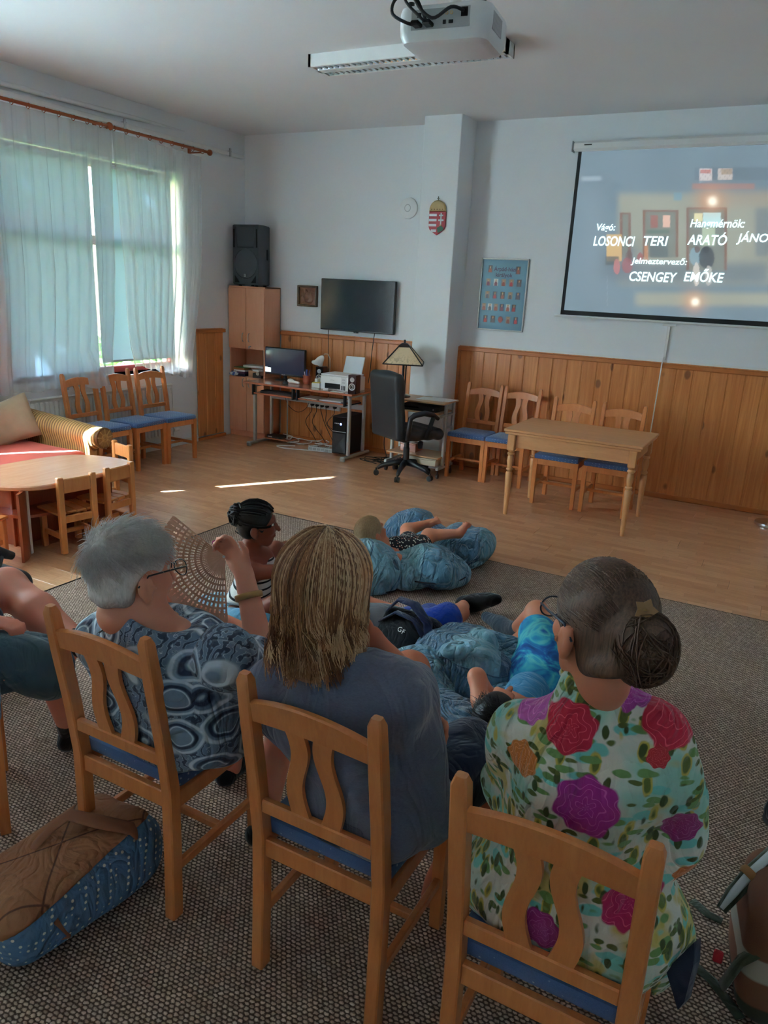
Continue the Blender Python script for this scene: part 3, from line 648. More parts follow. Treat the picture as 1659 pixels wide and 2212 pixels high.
# papers on the open shelf
def stack_of(name, label, cat, loc, size, cols, rz=0, group=None):
    t = thing(name, label, cat, loc, rz, group); z_ = 0
    for i, (c, h) in enumerate(cols):
        j = random.uniform(-.006, .006); MB().box(-size[0]/2+j, size[0]/2+j, -size[1]/2, size[1]/2, z_, z_+h-.0005, .0015).obj('sheet_bundle' if cat == 'papers' else 'book', c, t); z_ += h
    return t
pw, po, pn, pg = mat('paper_white', (.80, .80, .78), .8), mat('card_orange', c8(196, 120, 62), .7), mat('cover_navy', c8(40, 36, 66), .6), mat('cover_green', c8(110, 150, 96), .7)
zs = .739
stack_of('book_stack', 'stack of mixed books with orange cover on the open cabinet shelf', 'books', (-5.97, 7.39, zs), (.17, .14), [(pn, .03), (mat('cover_plum', c8(90, 50, 84), .6), .025), (pw, .02), (po, .022), (pg, .008)])
stack_of('paper_stack', 'white paper stack lying over the books on cabinet shelf', 'papers', (-5.80, 7.46, zs+.107), (.30, .16), [(pw, .014), (pw, .012)], .08)
stack_of('paper_stack', 'loose white sheets at the right end of cabinet shelf', 'papers', (-5.70, 7.40, zs+.075), (.12, .16), [(pw, .012), (pw, .01)], -.25)
MB().box(-5.86, -5.64, 7.36, 7.52, zs, zs+.072, .002).obj('document_box', mat('box_beech', c8(206, 160, 128), .6)); tag(bpy.data.objects['document_box'], 'flat beige document box carrying loose sheets on the cabinet shelf', 'box')
td = thing('tape_dispenser', 'black tape dispenser on the edge of the cabinet shelf', 'tape dispenser', (-5.68, 7.325, zs))
MB().prism([(-.07, 0), (.06, 0), (.06, .03), (.02, .035), (-.01, .03), (-.055, .06), (-.07, .055)], -.022, .022, A=np.array([[1, 0, 0], [0, 0, -1], [0, 1, 0]]), b=.002).obj('dispenser_base', MATS['black_plastic'], td); MB().cyl((-.005, -.012, .05), (-.005, .012, .05), .025, n=16).obj('tape_roll', mat('tape', (.5, .45, .35), .3), td, 'auto')
f_ = SDF((-6.12, 7.27, zs-.01), (-5.94, 7.36, zs+.08), .005)
for i in range(7): f_.ell((-6.03+random.uniform(-.05, .05), 7.315+random.uniform(-.02, .02), zs+.025+random.uniform(-.01, .015)), (.035, .018, .02), .01)
f_.warp(lambda X, Y, Z: .004*np.sin(90*X+60*Z)*np.sin(120*Y)).cut((0, 0, zs+.001), (0, 0, -1))
t = NT('cloth_blue_white'); MATS['cloth_blue_white'] = t.fin(t.mix(t.ramp(t.noise(30, 2), [(.45, 0), (.55, 1)]), c8(70, 100, 170), (.75, .78, .82)), .9)
tag(f_.mesh('folded_cloth', MATS['cloth_blue_white']), 'crumpled blue and white cloth on the cabinet shelf edge', 'cloth')
# ================================================================ computer desk and what stands on it
wood('desk_board', c8(170, 98, 70), c8(188, 116, 84), (.6, 5, 5), 4, .22, .4, .05); db = MATS['desk_board']; gm = MATS['grey_metal']
dx, dy = -4.83, 7.20
dk_ = thing('computer_desk', 'reddish computer desk with pull-out trays on grey metal frame', 'desk', (dx, dy, 0))
MB().box(-.735, .735, -.31, .31, .728, .75, .004).obj('desk_top', db, dk_)
for s_ in (-1, 1):
    x_ = s_*.645
    fr_ = MB().box(x_-.022, x_+.022, -.30, .25, .02, .05, .006).box(x_-.03, x_+.03, -.335, -.29, 0, .055, .012)
    for yy in (-.20, .12): fr_.box(x_-.016, x_+.016, yy-.022, yy+.022, .05, .728, .008)
    fr_.box(x_-.016, x_+.016, -.24, .2, .69, .728, .004).obj('leg_frame', gm, dk_)
MB().box(-.645, .645, .105, .13, .52, .58, .004).obj('rear_beam', gm, dk_)
MB().box(-.62, -.08, -.26, .10, .613, .629, .003).obj('keyboard_tray', db, dk_); MB().box(0.0, .60, -.26, .10, .613, .629, .003).obj('paper_tray', db, dk_)
for x_ in (-.63, -.07, -.01, .61): MB().box(x_-.008, x_+.008, -.27, -.22, .60, .728, .002).box(x_-.008, x_+.008, -.27, .1, .60, .612, .002).obj('tray_runner', MATS['matt_black'], dk_)
MB().cyl((-.36, .05, .05), (-.36, .05, .613), .008, n=8).obj('tray_post', gm, dk_, 'auto'); MB().box(-.64, -.30, -.02, .2, .05, .064, .002).obj('foot_shelf', db, dk_); MB().box(.36, .62, -.08, .30, .018, .034, .003).obj('foot_shelf', db, dk_)
zt = .75
kb = thing('keyboard', 'black computer keyboard on the pull-out tray', 'keyboard', (dx-.36, dy-.12, .629), .02); MB().box(-.22, .22, -.07, .07, 0, .018, .005).obj('keyboard_case', MATS['black_plastic'], kb)
m_ = MB()
for i in range(15):
    for j in range(5): m_.box(-.21+i*.0282, -.21+i*.0282+.024, -.062+j*.0245, -.062+j*.0245+.021, .018, .024, .003)
k_ = m_.obj('keys', MATS['matt_black'], kb); k_['kind'] = 'stuff'
mn = thing('monitor', 'flat black computer monitor showing a small white note', 'monitor', (-5.30, 7.33, zt), .0)
MB().box(-.305, .305, -.018, .018, .055, .375, .006).obj('housing', MATS['black_plastic'], mn); MB().box(-.293, .293, -.0195, -.0185, .075, .365).obj('screen', mat('dark_screen', (.006, .008, .014), .12, .0, emit=(.012, .016, .03), estr=.35), mn)
MB().box(-.285, -.18, -.0205, -.0196, .082, .135).obj('screen_note', mat('screen_note', (.6, .7, .7), .4, emit=(.75, .9, .88), estr=.55), mn); MB().box(-.28, -.23, -.021, -.0205, .135, .14).obj('screen_tab', MATS['screen_note'], mn)
text('PHILIPS', 'maker_lettering', MATS['grey_plastic'], mn, (-.025, -.0186, .06), width=.05, bold=.01)
MB().lathe([(0, 0), (.12, 0), (.12, .006), (.03, .014), (.022, .03), (.02, .10), (0, .10)], 24, (0, .02, 0)).obj('stand', MATS['black_plastic'], mn, 'auto')
ms = SDF((-.05, -.07, -.01), (.05, .07, .05), .004); ms.ell((0, 0, .006), (.032, .055, .03), .01).cut((0, 0, 0), (0, 0, -1))
mo = ms.mesh('computer_mouse', MATS['black_plastic']); mo.location = (-5.06, 7.02, zt+.001); mo.rotation_euler = (0, 0, .9); tag(mo, 'black computer mouse lying before the monitor', 'mouse'); MB().cyl((-.004, .03, .034), (.004, .03, .034), .008, n=10).obj('scroll_wheel', MATS['grey_plastic'], mo)
f_ = SDF((-.11, -.06, -.01), (.11, .06, .07), .005); f_.ell((-.05, 0, .025), (.045, .03, .026), .02).cap((-.03, 0, .02), (.09, .01, .015), .018, .015, .02).cut((0, 0, .0), (0, 0, -1))
o = f_.mesh('barcode_scanner', MATS['white_plastic']); o.location = (-5.05, 7.16, zt+.001); o.rotation_euler = (0, 0, -.3); tag(o, 'white handheld scanner lying on the desk behind the mouse', 'scanner'); MB().box(-.105, -.09, -.018, .018, .012, .035, .004).obj('scanner_window', MATS['port_black'], o)
pc = thing('pen_cup', 'terracotta pot holding pens on the desk', 'pen cup', (-4.93, 7.26, zt))
MB().lathe([(0, 0), (.032, 0), (.044, .03), (.046, .05), (.040, .072), (.046, .092), (.048, .098), (.040, .098), (.034, .075), (.036, .02), (0, .015)], 22).obj('pot', mat('terracotta', c8(176, 92, 66), .7, .12), pc, True)
for i, (c, a, h_) in enumerate(((c8(60, 100, 190), .1, .15), (c8(50, 90, 180), .7, .16), (c8(220, 220, 225), 2.4, .15), (c8(150, 60, 60), 3.4, .14), (c8(40, 60, 130), 5.4, .15), (c8(230, 230, 235), 4.4, .14))):
    MB().cyl((.012*math.cos(a), .012*math.sin(a), .02), (.034*math.cos(a), .034*math.sin(a), h_), .0045, n=8).obj('pen', mat('pen_%d' % i, c, .35), pc)
MB().box(-.012, .012, -.004, .004, .06, .165, .003).obj('eraser_blade', MATS['pen_1'], pc)
def mini_speaker(loc, rz, label):
    t = thing('desktop_speaker', label, 'speaker', loc, rz, 'small wooden desktop speakers'); MB().box(-.05, .05, -.055, .055, 0, .20, .004).obj('speaker_case', mat('cherry_veneer', c8(78, 26, 22), .35, .15), t)
    MB().box(-.047, .047, -.060, -.0551, .004, .196, .003).obj('front_panel', mat('gloss_black', (.008, .008, .01), .12), t)
    MB().lathe([(.038, 0), (.038, .004), (.033, .006), (.030, .001), (.02, -.002), (.012, .004), (0, .006)], 24, (0, -.060, .075), rot('X', PI/2), False).obj('woofer', mat('cone_grey', (.5, .5, .5), .4), t, 'auto')
    MB().lathe([(.026, 0), (.024, .003), (.012, .0), (.006, .004), (0, .004)], 20, (0, -.060, .15), rot('X', PI/2), False).obj('tweeter', MATS['grey_plastic'], t, 'auto')
    MB().lathe([(.011, .001), (.008, .005), (0, .006)], 12, (0, -.064, .075), rot('X', PI/2), False).obj('dust_cap', MATS['gloss_black'], t, True); return t
mini_speaker((-4.13, 6.99, zt), .12, 'small black-fronted wooden speaker beside the white printer'); mini_speaker((-4.82, 7.40, zt), .1, 'small black-fronted wooden speaker behind the pen cup')
dl = thing('desk_lamp', 'small lamp with white tulip glass shade on the desk', 'lamp', (-4.74, 7.44, zt))
MB().lathe([(0, 0), (.05, 0), (.05, .008), (.012, .016), (0, .016)], 20).obj('lamp_base', MATS['steel'], dl, 'auto'); MB().tube([V(0, 0, .01), V(.01, 0, .2), V(.005, 0, .30), V(-.02, -.01, .345), V(-.055, -.02, .345), V(-.07, -.025, .32)], .005, 8).obj('lamp_arm', mat('warm_steel', (.6, .52, .45), .3, metal=1.0), dl, True)
n = 24; A_ = frame(V(-.55, -.25, -.8)); prof = [(.012, 0), (.03, .02), (.045, .06), (.055, .10), (.075, .125)]
MB().loft([[V(-.07, -.025, .32)+A_@V(r_*(1+(.16*math.sin(3*2*PI*j/n) if k >= 3 else 0))*math.cos(2*PI*j/n), r_*(1+(.16*math.sin(3*2*PI*j/n) if k >= 3 else 0))*math.sin(2*PI*j/n), z_+(.012*math.sin(3*2*PI*j/n) if k == 4 else 0)) for j in range(n)] for k, (r_, z_) in enumerate(prof)], True, False).obj('glass_shade', mat('opal_glass', (.85, .86, .84), .3), dl, True)
pr = thing('printer', 'white ink tank printer with raised paper tray on the desk', 'printer', (-4.40, 7.19, zt), .06)
MB().box(-.19, .19, -.17, .15, .0, .155, .008).obj('printer_body', MATS['white_plastic'], pr); MB().box(-.19, .19, -.165, .15, .157, .172, .006).obj('scanner_lid', MATS['white_plastic'], pr)
MB().box(-.13, .06, -.175, -.165, .02, .075, .003).obj('output_slot', MATS['port_black'], pr); MB().box(-.11, .04, -.205, -.17, .022, .03, .002).obj('output_tray', MATS['black_plastic'], pr)
MB().box(-.12, .12, -.004, .004, -.0, .20, .006, R=rot('X', -.38), c=(0, 0, 0)).obj('paper_support', mat('support_white', (.72, .76, .80), .4), pr).location = (.05, .13, .165)
MB().box(.072, .135, -.172, -.165, .0, .15, .001).obj('control_panel', mat('panel_grey', (.6, .62, .62), .4), pr)
for i in range(3): MB().box(.078+i*.018, .088+i*.018, -.175, -.171, .012, .06, .001).obj('ink_window', MATS['port_black'], pr)
for i in range(2): MB().box(.085, .118, -.174, -.171, .085+i*.03, .10+i*.03, .002).obj('button', MATS['grey_plastic'], pr)
text('EPSON', 'maker_lettering', MATS['grey_plastic'], pr, (-.06, -.1702, .105), width=.045, bold=.01); MB().box(.192, .215, -.02, .13, .0, .15, .004).obj('ink_tank_box', MATS['white_plastic'], pr)
nb = thing('note_box', 'clear box with yellow and white notes on the desk', 'note box', (-4.68, 7.10, zt), .15); MB().box(-.05, .05, -.04, .04, 0, .05, .003).obj('box_shell', mat('frosted', (.62, .62, .56), .3), nb); MB().box(-.045, .045, -.036, .036, .05, .058, .002).obj('note_pad', mat('sticky_yellow', c8(214, 190, 80), .7), nb); MB().box(-.02, .045, .05, .09, 0, .10, .002).obj('card_holder', mat('holder_cream', (.66, .62, .52), .5), nb); MB().box(-.03, .0, .0, .03, .058, .095, .001).obj('loose_note', MATS['paper_white'], nb)
c_ = thing('charger', 'small white adapter block lying before the printer', 'adapter', (-4.47, 6.955, zt), .5); MB().box(-.03, .03, -.02, .02, 0, .025, .005).obj('adapter_body', MATS['white_plastic'], c_); MB().tube([V(.03, 0, .01), V(.06, .01, .004), V(.09, -.02, .004)], .002, 6).obj('lead', MATS['white_plastic'], c_)
o = MB().box(-.08, .08, -.03, .03, 0, .002).obj('paper_slip', MATS['paper_white']); o.location = (-4.31, 6.95, zt); o.rotation_euler = (0, 0, .05); tag(o, 'narrow white paper slip on the desk edge before the small speaker', 'paper')
stack_of('paper_stack', 'lilac and white sheets on the lower desk tray', 'papers', (dx+.40, dy-.12, .629), (.28, .20), [(mat('paper_lilac', (.62, .58, .70), .8), .006), (pw, .006)], .03); stack_of('paper_stack', 'thin beige papers on the lower desk tray beside keyboard', 'papers', (dx+.12, dy-.12, .629), (.22, .20), [(mat('paper_beige', (.60, .56, .46), .8), .008)])
mdm = thing('modem', 'black flat modem on the low foot shelf of the desk', 'modem', (dx-.52, dy+.06, .064)); MB().box(-.10, .10, -.07, .07, 0, .03, .004).obj('modem_case', MATS['black_plastic'], mdm); MB().box(-.08, -.02, -.072, -.07, .01, .02).obj('indicator_strip', MATS['grey_plastic'], mdm)
tw = thing('computer_tower', 'black computer tower with blue light standing under the desk', 'computer', (-4.35, 7.27, .035), .03)
MB().box(-.09, .09, -.20, .20, 0, .43, .005).obj('tower_case', MATS['matt_black'], tw); MB().box(-.088, .088, -.215, -.2, .005, .425, .005).obj('front_bezel', MATS['gloss_black'], tw)
MB().add([V(-.085, -.2155, .02), V(.085, -.2155, .02), V(.0, -.222, .13), V(-.085, -.2155, .24), V(.085, -.2155, .24)], [(0, 1, 2), (1, 4, 2), (4, 3, 2), (3, 0, 2)]).obj('faceted_panel', mat('facet_black', (.02, .02, .022), .25), tw); MB().box(-.088, .088, -.217, -.214, .255, .262).obj('silver_line', MATS['steel'], tw)
MB().lathe([(.012, 0), (.009, .003), (0, .003)], 12, (.02, -.215, .345), rot('X', PI/2), False).obj('power_light', mat('blue_led', (.1, .2, 1), .3, emit=(.12, .25, 1), estr=5), tw)
for i in range(3): MB().box(-.06+i*.022, -.046+i*.022, -.2165, -.214, .345, .355).obj('port', MATS['steel'], tw)
ws = thing('wall_socket_strip', 'white socket strip with black plugs on the panelling under the desk', 'socket strip', (-4.86, D-.026, .47)); MB().box(-.26, .20, -.035, 0, -.045, .045, .005).obj('strip_housing', MATS['white_plastic'], ws)
for i, x_ in enumerate((-.17, -.10, -.03, .04, .15)):
    MB().lathe([(.026, 0), (.026, .006), (.02, .007), (.018, .002), (0, .002)], 18, (x_, -.035, 0), rot('X', PI/2), False).obj('socket', MATS['white_plastic'], ws, 'auto'); MB().lathe([(.018, .0), (.02, .03), (.012, .05), (0, .05)], 12, (x_, -.035, 0), rot('X', PI/2)).obj('plug', MATS['matt_black'], ws, 'auto')
def cable(name, label, pts, r, m, smooth=3):
    P_ = [np.array(p, float) for p in pts]; Q = []
    for i in range(len(P_)-1):
        p0, p1, p2, p3 = P_[max(i-1, 0)], P_[i], P_[i+1], P_[min(i+2, len(P_)-1)]
        for k in range(6):
            u = k/6; Q.append(.5*((2*p1)+(-p0+p2)*u+(2*p0-5*p1+4*p2-p3)*u*u+(-p0+3*p1-3*p2+p3)*u**3))
    Q.append(P_[-1]); o = MB().tube(Q, r, 6).obj(name, m, None, True); return tag(o, label, 'cable')
rs = np.random.default_rng(3)
for i, x_ in enumerate((-.17, -.10, -.03, .04, .15)):
    sx = -4.86+x_; ex = -4.95+i*.13
    o = cable('black_cable', 'black cable running to the floor from '+['the wall socket plug nearest the cabinet', 'the second wall socket plug from the cabinet', 'the middle wall socket plug', 'the fourth wall socket plug from the cabinet', 'the wall socket plug nearest the computer tower'][i], [(sx, D-.11, .47), (sx+.02, D-.13, .40), (sx+rs.uniform(-.1, .1), D-.10, .25), (ex, D-.16, .10), (ex+.1, D-.22, .012), (ex+.2, D-.35, .01)], .004, MATS['matt_black']); o['group'] = 'black cables under the desk'
for i in range(4):
    x_ = -3.95+i*.07; o = cable('black_cable', 'black cable hanging in the bundle between desk and office chair', [(x_-.05, 7.45, .62-.05*i), (x_-.03, 7.46, .40), (x_+.04*i, 7.40, .15), (x_+.08, 7.28-.04*i, .015), (x_-.15+.1*i, 7.12+.03*i, .012), (x_+.12, 7.02+.05*i, .012)], .0045, MATS['matt_black']); o['group'] = 'black cables beside the office chair'
for i in range(3):
    a = np.linspace(0, 2*PI*1.6, 14); cx0, cy0 = -3.92+.1*i, 7.10+.05*i; o = cable('black_cable', 'black cable coiled on the floor behind the office chair', [(cx0+(.10+.02*i)*math.cos(t_), cy0+(.07+.02*i)*math.sin(t_), .008+.003*k) for k, t_ in enumerate(a)], .0045, MATS['matt_black']); o['group'] = 'coiled cables behind the office chair'
for i in range(6):
    cx0, cy0 = -5.25+.13*i, 7.32+rs.uniform(-.06, .06); a = np.linspace(0, 2*PI*(1.2+.4*rs.uniform()), 12); o = cable('white_cable', 'white cable loop in the tangle on the floor under the desk', [(cx0+(.06+.05*rs.uniform())*math.cos(t_+i), cy0+(.05+.03*rs.uniform())*math.sin(t_+i), .01+.008*k) for k, t_ in enumerate(a)], .005, MATS['white_plastic']); o['group'] = 'tangled white cables under the desk'
cable('white_cable', 'long white cable leading from power strip across laminate floor', [(-4.60, 7.16, .012), (-4.85, 7.10, .008), (-5.1, 7.03, .008), (-5.22, 7.10, .008), (-5.05, 7.22, .008)], .006, MATS['white_plastic'])
cable('keyboard_cable', 'thin black cable looping below the keyboard tray', [(dx-.40, dy+.05, .62), (dx-.38, dy+.08, .48), (dx-.25, dy+.1, .40), (dx-.12, dy+.1, .47), (dx-.08, dy+.12, .61)], .003, MATS['matt_black'])
ps = thing('power_strip', 'white multi-socket power strip lying on the floor under desk', 'power strip', (-4.66, 7.20, 0), .08); MB().box(-.17, .17, -.03, .03, 0, .045, .008).obj('strip_body', MATS['white_plastic'], ps)
for i in range(6): MB().lathe([(.022, 0), (.022, .004), (.018, .004), (.016, .0)], 14, (-.135+i*.054, 0, .045), cap=False).obj('socket', MATS['grey_plastic'], ps); MB().box(-.16+i*.054, -.112+i*.054, -.034, -.029, .008, .038, .003).obj('socket_face', MATS['grey_plastic'], ps)
# ================================================================ side desk, table lamp, office chair
wood('oak_light', c8(204, 156, 110), c8(218, 174, 130), (.6, 5, 5), 4, .4, .15, .05); ol = MATS['oak_light']
sd = thing('rolling_desk', 'small light oak rolling desk before the white column', 'desk', (-3.33, 7.04, 0))
MB().box(-.33, .33, -.20, .19, .762, .78, .004).obj('desk_top', ol, sd); MB().box(-.28, .28, -.18, .17, .655, .671, .003).obj('shelf', ol, sd); MB().box(-.30, .30, -.18, .17, .20, .216, .003).obj('lower_shelf', ol, sd)
for s_ in (-1, 1):
    x_ = s_*.30; m_ = MB()
    for yy in (-.06, .13): m_.box(x_-.014, x_+.014, yy-.02, yy+.02, .09, .762, .006)
    m_.box(x_-.016, x_+.016, -.20, .18, .09, .12, .005).box(x_-.012, x_+.012, -.19, .16, .63, .655, .003).box(x_-.010, x_+.010, -.05, .12, .50, .52, .003).obj('side_frame', gm, sd)
    for yy in (-.17, .15): MB().cyl((x_-.010, yy, .026), (x_+.010, yy, .026), .026, n=14).box(x_-.006, x_+.006, yy-.012, yy+.012, .03, .09, .003).obj('caster', MATS['black_plastic'], sd, 'auto')
dv = thing('disc_player', 'black flat disc player on the shelf under the oak desk top', 'player', (-3.30, 7.03, .671)); MB().box(-.20, .20, -.14, .12, 0, .055, .003).obj('player_case', MATS['black_plastic'], dv); MB().box(-.18, .0, -.1425, -.14, .025, .04).obj('disc_tray', MATS['gloss_black'], dv); MB().cyl((.17, -.148, .028), (.17, -.14, .028), .008, n=12).obj('knob', MATS['steel'], dv)
for i, (a, b) in enumerate(((-3.20, .05), (-3.12, -.08))):
    o = MB().box(-.105, .105, -.148, .148, 0, .0025, .0005).obj('paper_sheet', MATS['paper_white']); o.location = (a-.02, 7.06+.02*i, .78+.0026*i); o.rotation_euler = (0, 0, PI/2+b); tag(o, ['white sheet of paper on the oak desk, the lower one', 'white sheet of paper on the oak desk, the upper one'][i], 'paper', 'papers on the oak desk')
bx_ = thing('storage_box', 'flat cream box on the lowest level of the oak rolling desk', 'box', (-3.22, 7.02, .12)); MB().box(-.18, .16, -.15, .13, -.0, .06, .004).obj('box_base', mat('cream_box', c8(208, 196, 172), .6), bx_); MB().box(-.183, .163, -.153, .133, .06, .074, .003).obj('box_lid', MATS['cream_box'], bx_)
bk = thing('wooden_block', 'reddish wooden box on the lower shelf of the oak desk', 'box', (-3.42, 7.05, .216)); MB().box(-.10, .08, -.09, .09, 0, .075, .004).obj('box_base', MATS['desk_board'], bk); MB().box(-.102, .082, -.092, .092, .075, .09, .003).obj('box_lid', MATS['desk_board'], bk)
lp = thing('table_lamp', 'table lamp with bronze post and pyramid parchment shade', 'lamp', (-3.545, 6.985, .78))
MB().lathe([(0, 0), (.09, 0), (.09, .012), (.03, .025), (.014, .04), (.012, .40), (0, .40)], 20).obj('lamp_post', MATS['dark_bronze'], lp, 'auto'); MB().cyl((.02, .02, .03), (.02, .02, .40), .007, n=8).obj('second_post', MATS['dark_bronze'], lp)
A_ = rot('Z', .42); zb, zt_ = .345, .515; ob, ot = .20, .055
def m_parch():
    t = NT('parchment'); x, y, z = t.xyz(); n_ = t.noise(9, 4); sk = t.ramp(t.noise(22, 3, dist=1.5), [(.52, 0), (.6, 1)]); lo = t.ramp(z, [(.36, 1), (.47, 0)])
    MATS['parchment'] = t.fin(t.mix(t.math('MULTIPLY', t.math('MULTIPLY', sk, lo), .5), t.mix(n_, c8(220, 190, 150), c8(236, 210, 172)), c8(150, 120, 92)), .6)
m_parch(); cr = lambda r_, z_: [A_@V(a*r_, b*r_, z_) for a, b in ((-1, -1), (1, -1), (1, 1), (-1, 1))]
B_, T_ = cr(ob, zb), cr(ot, zt_)
for i in range(4):
    j = (i+1) % 4; MB().add([B_[i], B_[j], T_[j], T_[i]], [(0, 1, 2, 3)]).obj('shade_panel', MATS['parchment'], lp)
    MB().cyl(B_[i], T_[i], .007, n=6).obj('shade_rib', MATS['dark_bronze'], lp); MB().cyl(B_[i], B_[j], .007, n=6).obj('shade_rim', MATS['dark_bronze'], lp)
MB().loft([cr(ot+.006, zt_-.012), cr(ot+.006, zt_+.004), cr(.03, zt_+.03), cr(.012, zt_+.034)]).cyl((0, 0, zt_+.03), (0, 0, zt_+.065), .010, n=10).obj('shade_cap', MATS['dark_bronze'], lp); MB().cyl((0, 0, .40), (0, 0, zt_), .006, n=8).obj('shade_rod', MATS['dark_bronze'], lp)
mat('black_leather', (.022, .024, .027), .38, .15, 5, bump=.15, bscale=180)
def office_chair(loc, rz, label, group=None):
    t = thing('office_chair', label, 'chair', loc, rz, group); bl_ = MATS['black_leather']                    # faces +y
    f_ = SDF((-.30, -.42, .38), (.30, -.08, 1.14), .011); A = rot('X', .10)
    f_.rbox((0, -.265, .74), (.245, .055, .34), .05, .01, A).ell((0, -.25, .96), (.22, .06, .12), .05, A).cut((0, 0, .42), (0, 0, -1), .03)
    f_.warp(lambda X, Y, Z: .018*((X/.25)**2)*0+.012*np.clip((.8-Z), 0, .4)*np.abs(X)*0+.006*np.sin(Z*26)*np.clip((Y+.24)*20, 0, 1))
    f_.mesh('backrest', bl_, t)
    f_ = SDF((-.30, -.28, .38), (.30, .32, .56), .011); f_.rbox((0, .0, .465), (.25, .25, .055), .045, .01).cap((-.2, .24, .46), (.2, .24, .46), .055, .055, .04).warp(lambda X, Y, Z: .004*np.sin(Y*42)); f_.mesh('seat_cushion', bl_, t)
    for s_ in (-1, 1): MB().tube([V(s_*.27, -.20, .44), V(s_*.285, -.20, .56), V(s_*.285, -.19, .655), V(s_*.285, -.14, .685), V(s_*.285, -.02, .70), V(s_*.285, .09, .675), V(s_*.285, .16, .635)], [.024, .024, .026, .028, .028, .026, .018], 10).tube([V(s_*.285, .10, .665), V(s_*.282, .07, .58), V(s_*.26, .04, .44)], .022, 10).obj('armrest', MATS['black_plastic'], t, True)
    MB().box(-.12, .12, -.14, .12, .39, .415, .006).obj('seat_plate', MATS['black_plastic'], t); MB().lathe([(0, .14), (.032, .14), (.032, .30), (.026, .305), (.026, .40), (0, .40)], 16).obj('gas_column', MATS['black_plastic'], t, 'auto')
    MB().lathe([(0, -.05), (.022, -.045), (.03, .0), (.02, .03), (0, .032)], 12, (.02, .16, .33)).cyl((.02, .16, .36), (.02, .10, .395), .008).obj('tilt_knob', MATS['black_plastic'], t, True)
    for i in range(5):
        a = 2*PI*i/5+.35; c, s2 = math.cos(a), math.sin(a)
        MB().tube([V(.02*c, .02*s2, .15), V(.12*c, .12*s2, .14), V(.24*c, .24*s2, .105), V(.29*c, .29*s2, .075)], [.034, .03, .024, .018], 10).obj('base_arm', MATS['black_plastic'], t, True)
        B = frame(V(-s2, c, 0)); p = V(.30*c, .30*s2, .028); m_ = MB()
        for q in (-.014, .014): m_.cyl(p+V(-s2, c, 0)*(q-.009), p+V(-s2, c, 0)*(q+.009), .028, n=16)
        m_.box(p[0]-.008, p[0]+.008, p[1]-.008, p[1]+.008, .03, .08, .002).obj('caster', MATS['black_plastic'], t, 'auto')
    return t
oc = office_chair((-3.345, 6.76, 0), -.46, 'black leather office chair with arms facing the small oak desk')
# ================================================================ things on the wall
yw = D-.001
tv = thing('television', 'wide black flat television mounted on the white wall', 'television', (-4.465, yw, 1.645)); MB().box(-.484, .484, -.075, -.03, -.285, .285, .006).obj('tv_case', MATS['black_plastic'], tv)
MB().box(-.474, .474, -.0765, -.0752, -.268, .278).obj('screen', mat('tv_screen', (.010, .012, .018), .16, 0), tv); MB().box(-.2, .2, -.03, 0, -.15, .15, .004).obj('wall_mount', MATS['matt_black'], tv); MB().box(-.03, .03, -.074, -.06, -.298, -.284, .003).obj('logo_tab', MATS['black_plastic'], tv)
text('LG', 'logo_lettering', MATS['grey_plastic'], tv, (-.012, -.0745, -.296), height=.008, bold=.01)
for i, (xx, bz, w_) in enumerate(((-4.85, .55, .02), (-4.23, .80, -.03))): o = cable('television_cable', ['black cable hanging from the television, longer one near the picture', 'black cable hanging from the television, shorter one near the lamp'][i], [(xx, D-.05, 1.37), (xx+w_*.5, D-.062, 1.2), (xx+w_, D-.066, .95), (xx+w_*1.6, D-.066, bz)], .004, MATS['matt_black'])
ic = thing('carved_picture', 'small square dark wooden carved relief picture on the wall', 'picture', (-5.17, yw, 1.723)); fw, fh = .137, .119; cw = wood('carved_wood', c8(110, 66, 44), c8(150, 98, 66), (3, 3, 3), 8, .45)
for nm, a in (('f', (-fw, fw, fh-.022, fh)), ('f', (-fw, fw, -fh, -fh+.022)), ('f', (-fw, -fw+.022, -fh, fh)), ('f', (fw-.022, fw, -fh, fh))): MB().box(a[0], a[1], -.045, 0, a[2], a[3], .006).obj('frame_side', wood('frame_wood', c8(70, 48, 34), c8(112, 86, 60), (3, 3, 3), 8, .4), ic)
f_ = SDF((-.125, -.045, -.105), (.125, .0, .105), .0042); f_.rbox((0, -.004, 0), (.118, .014, .10), .004)
for c, r_ in (((-.02, -.022, .05), (.016, .012, .018)), ((.0, -.02, .0), (.045, .014, .05)), ((.045, -.02, -.03), (.03, .012, .05)), ((.02, -.022, -.05), (.05, .014, .025)), ((-.075, -.02, -.04), (.03, .012, .045)), ((-.07, -.02, .02), (.012, .01, .05)), ((.06, -.018, .05), (.05, .006, .012)), ((.03, -.024, .02), (.02, .01, .02))): f_.ell(c, r_, .006)
f_.warp(lambda X, Y, Z: .003*np.sin(70*X+40*Z)*np.sin(60*Z-30*X)).mesh('carved_relief', cw, ic)
ap = thing('access_point', 'round white plastic disc unit mounted on the white wall', 'wall unit', (-3.90, yw, 2.68)); MB().lathe([(0, .045), (.085, .042), (.103, .03), (.106, .012), (.10, 0), (0, 0)], 36, (0, 0, 0), rot('X', PI/2)).obj('disc_cover', MATS['white_plastic'], ap, 'auto'); MB().lathe([(.030, .044), (.034, .047), (.038, .044)], 28, (0, 0, 0), rot('X', PI/2), False).obj('light_ring', MATS['grey_plastic'], ap, True)
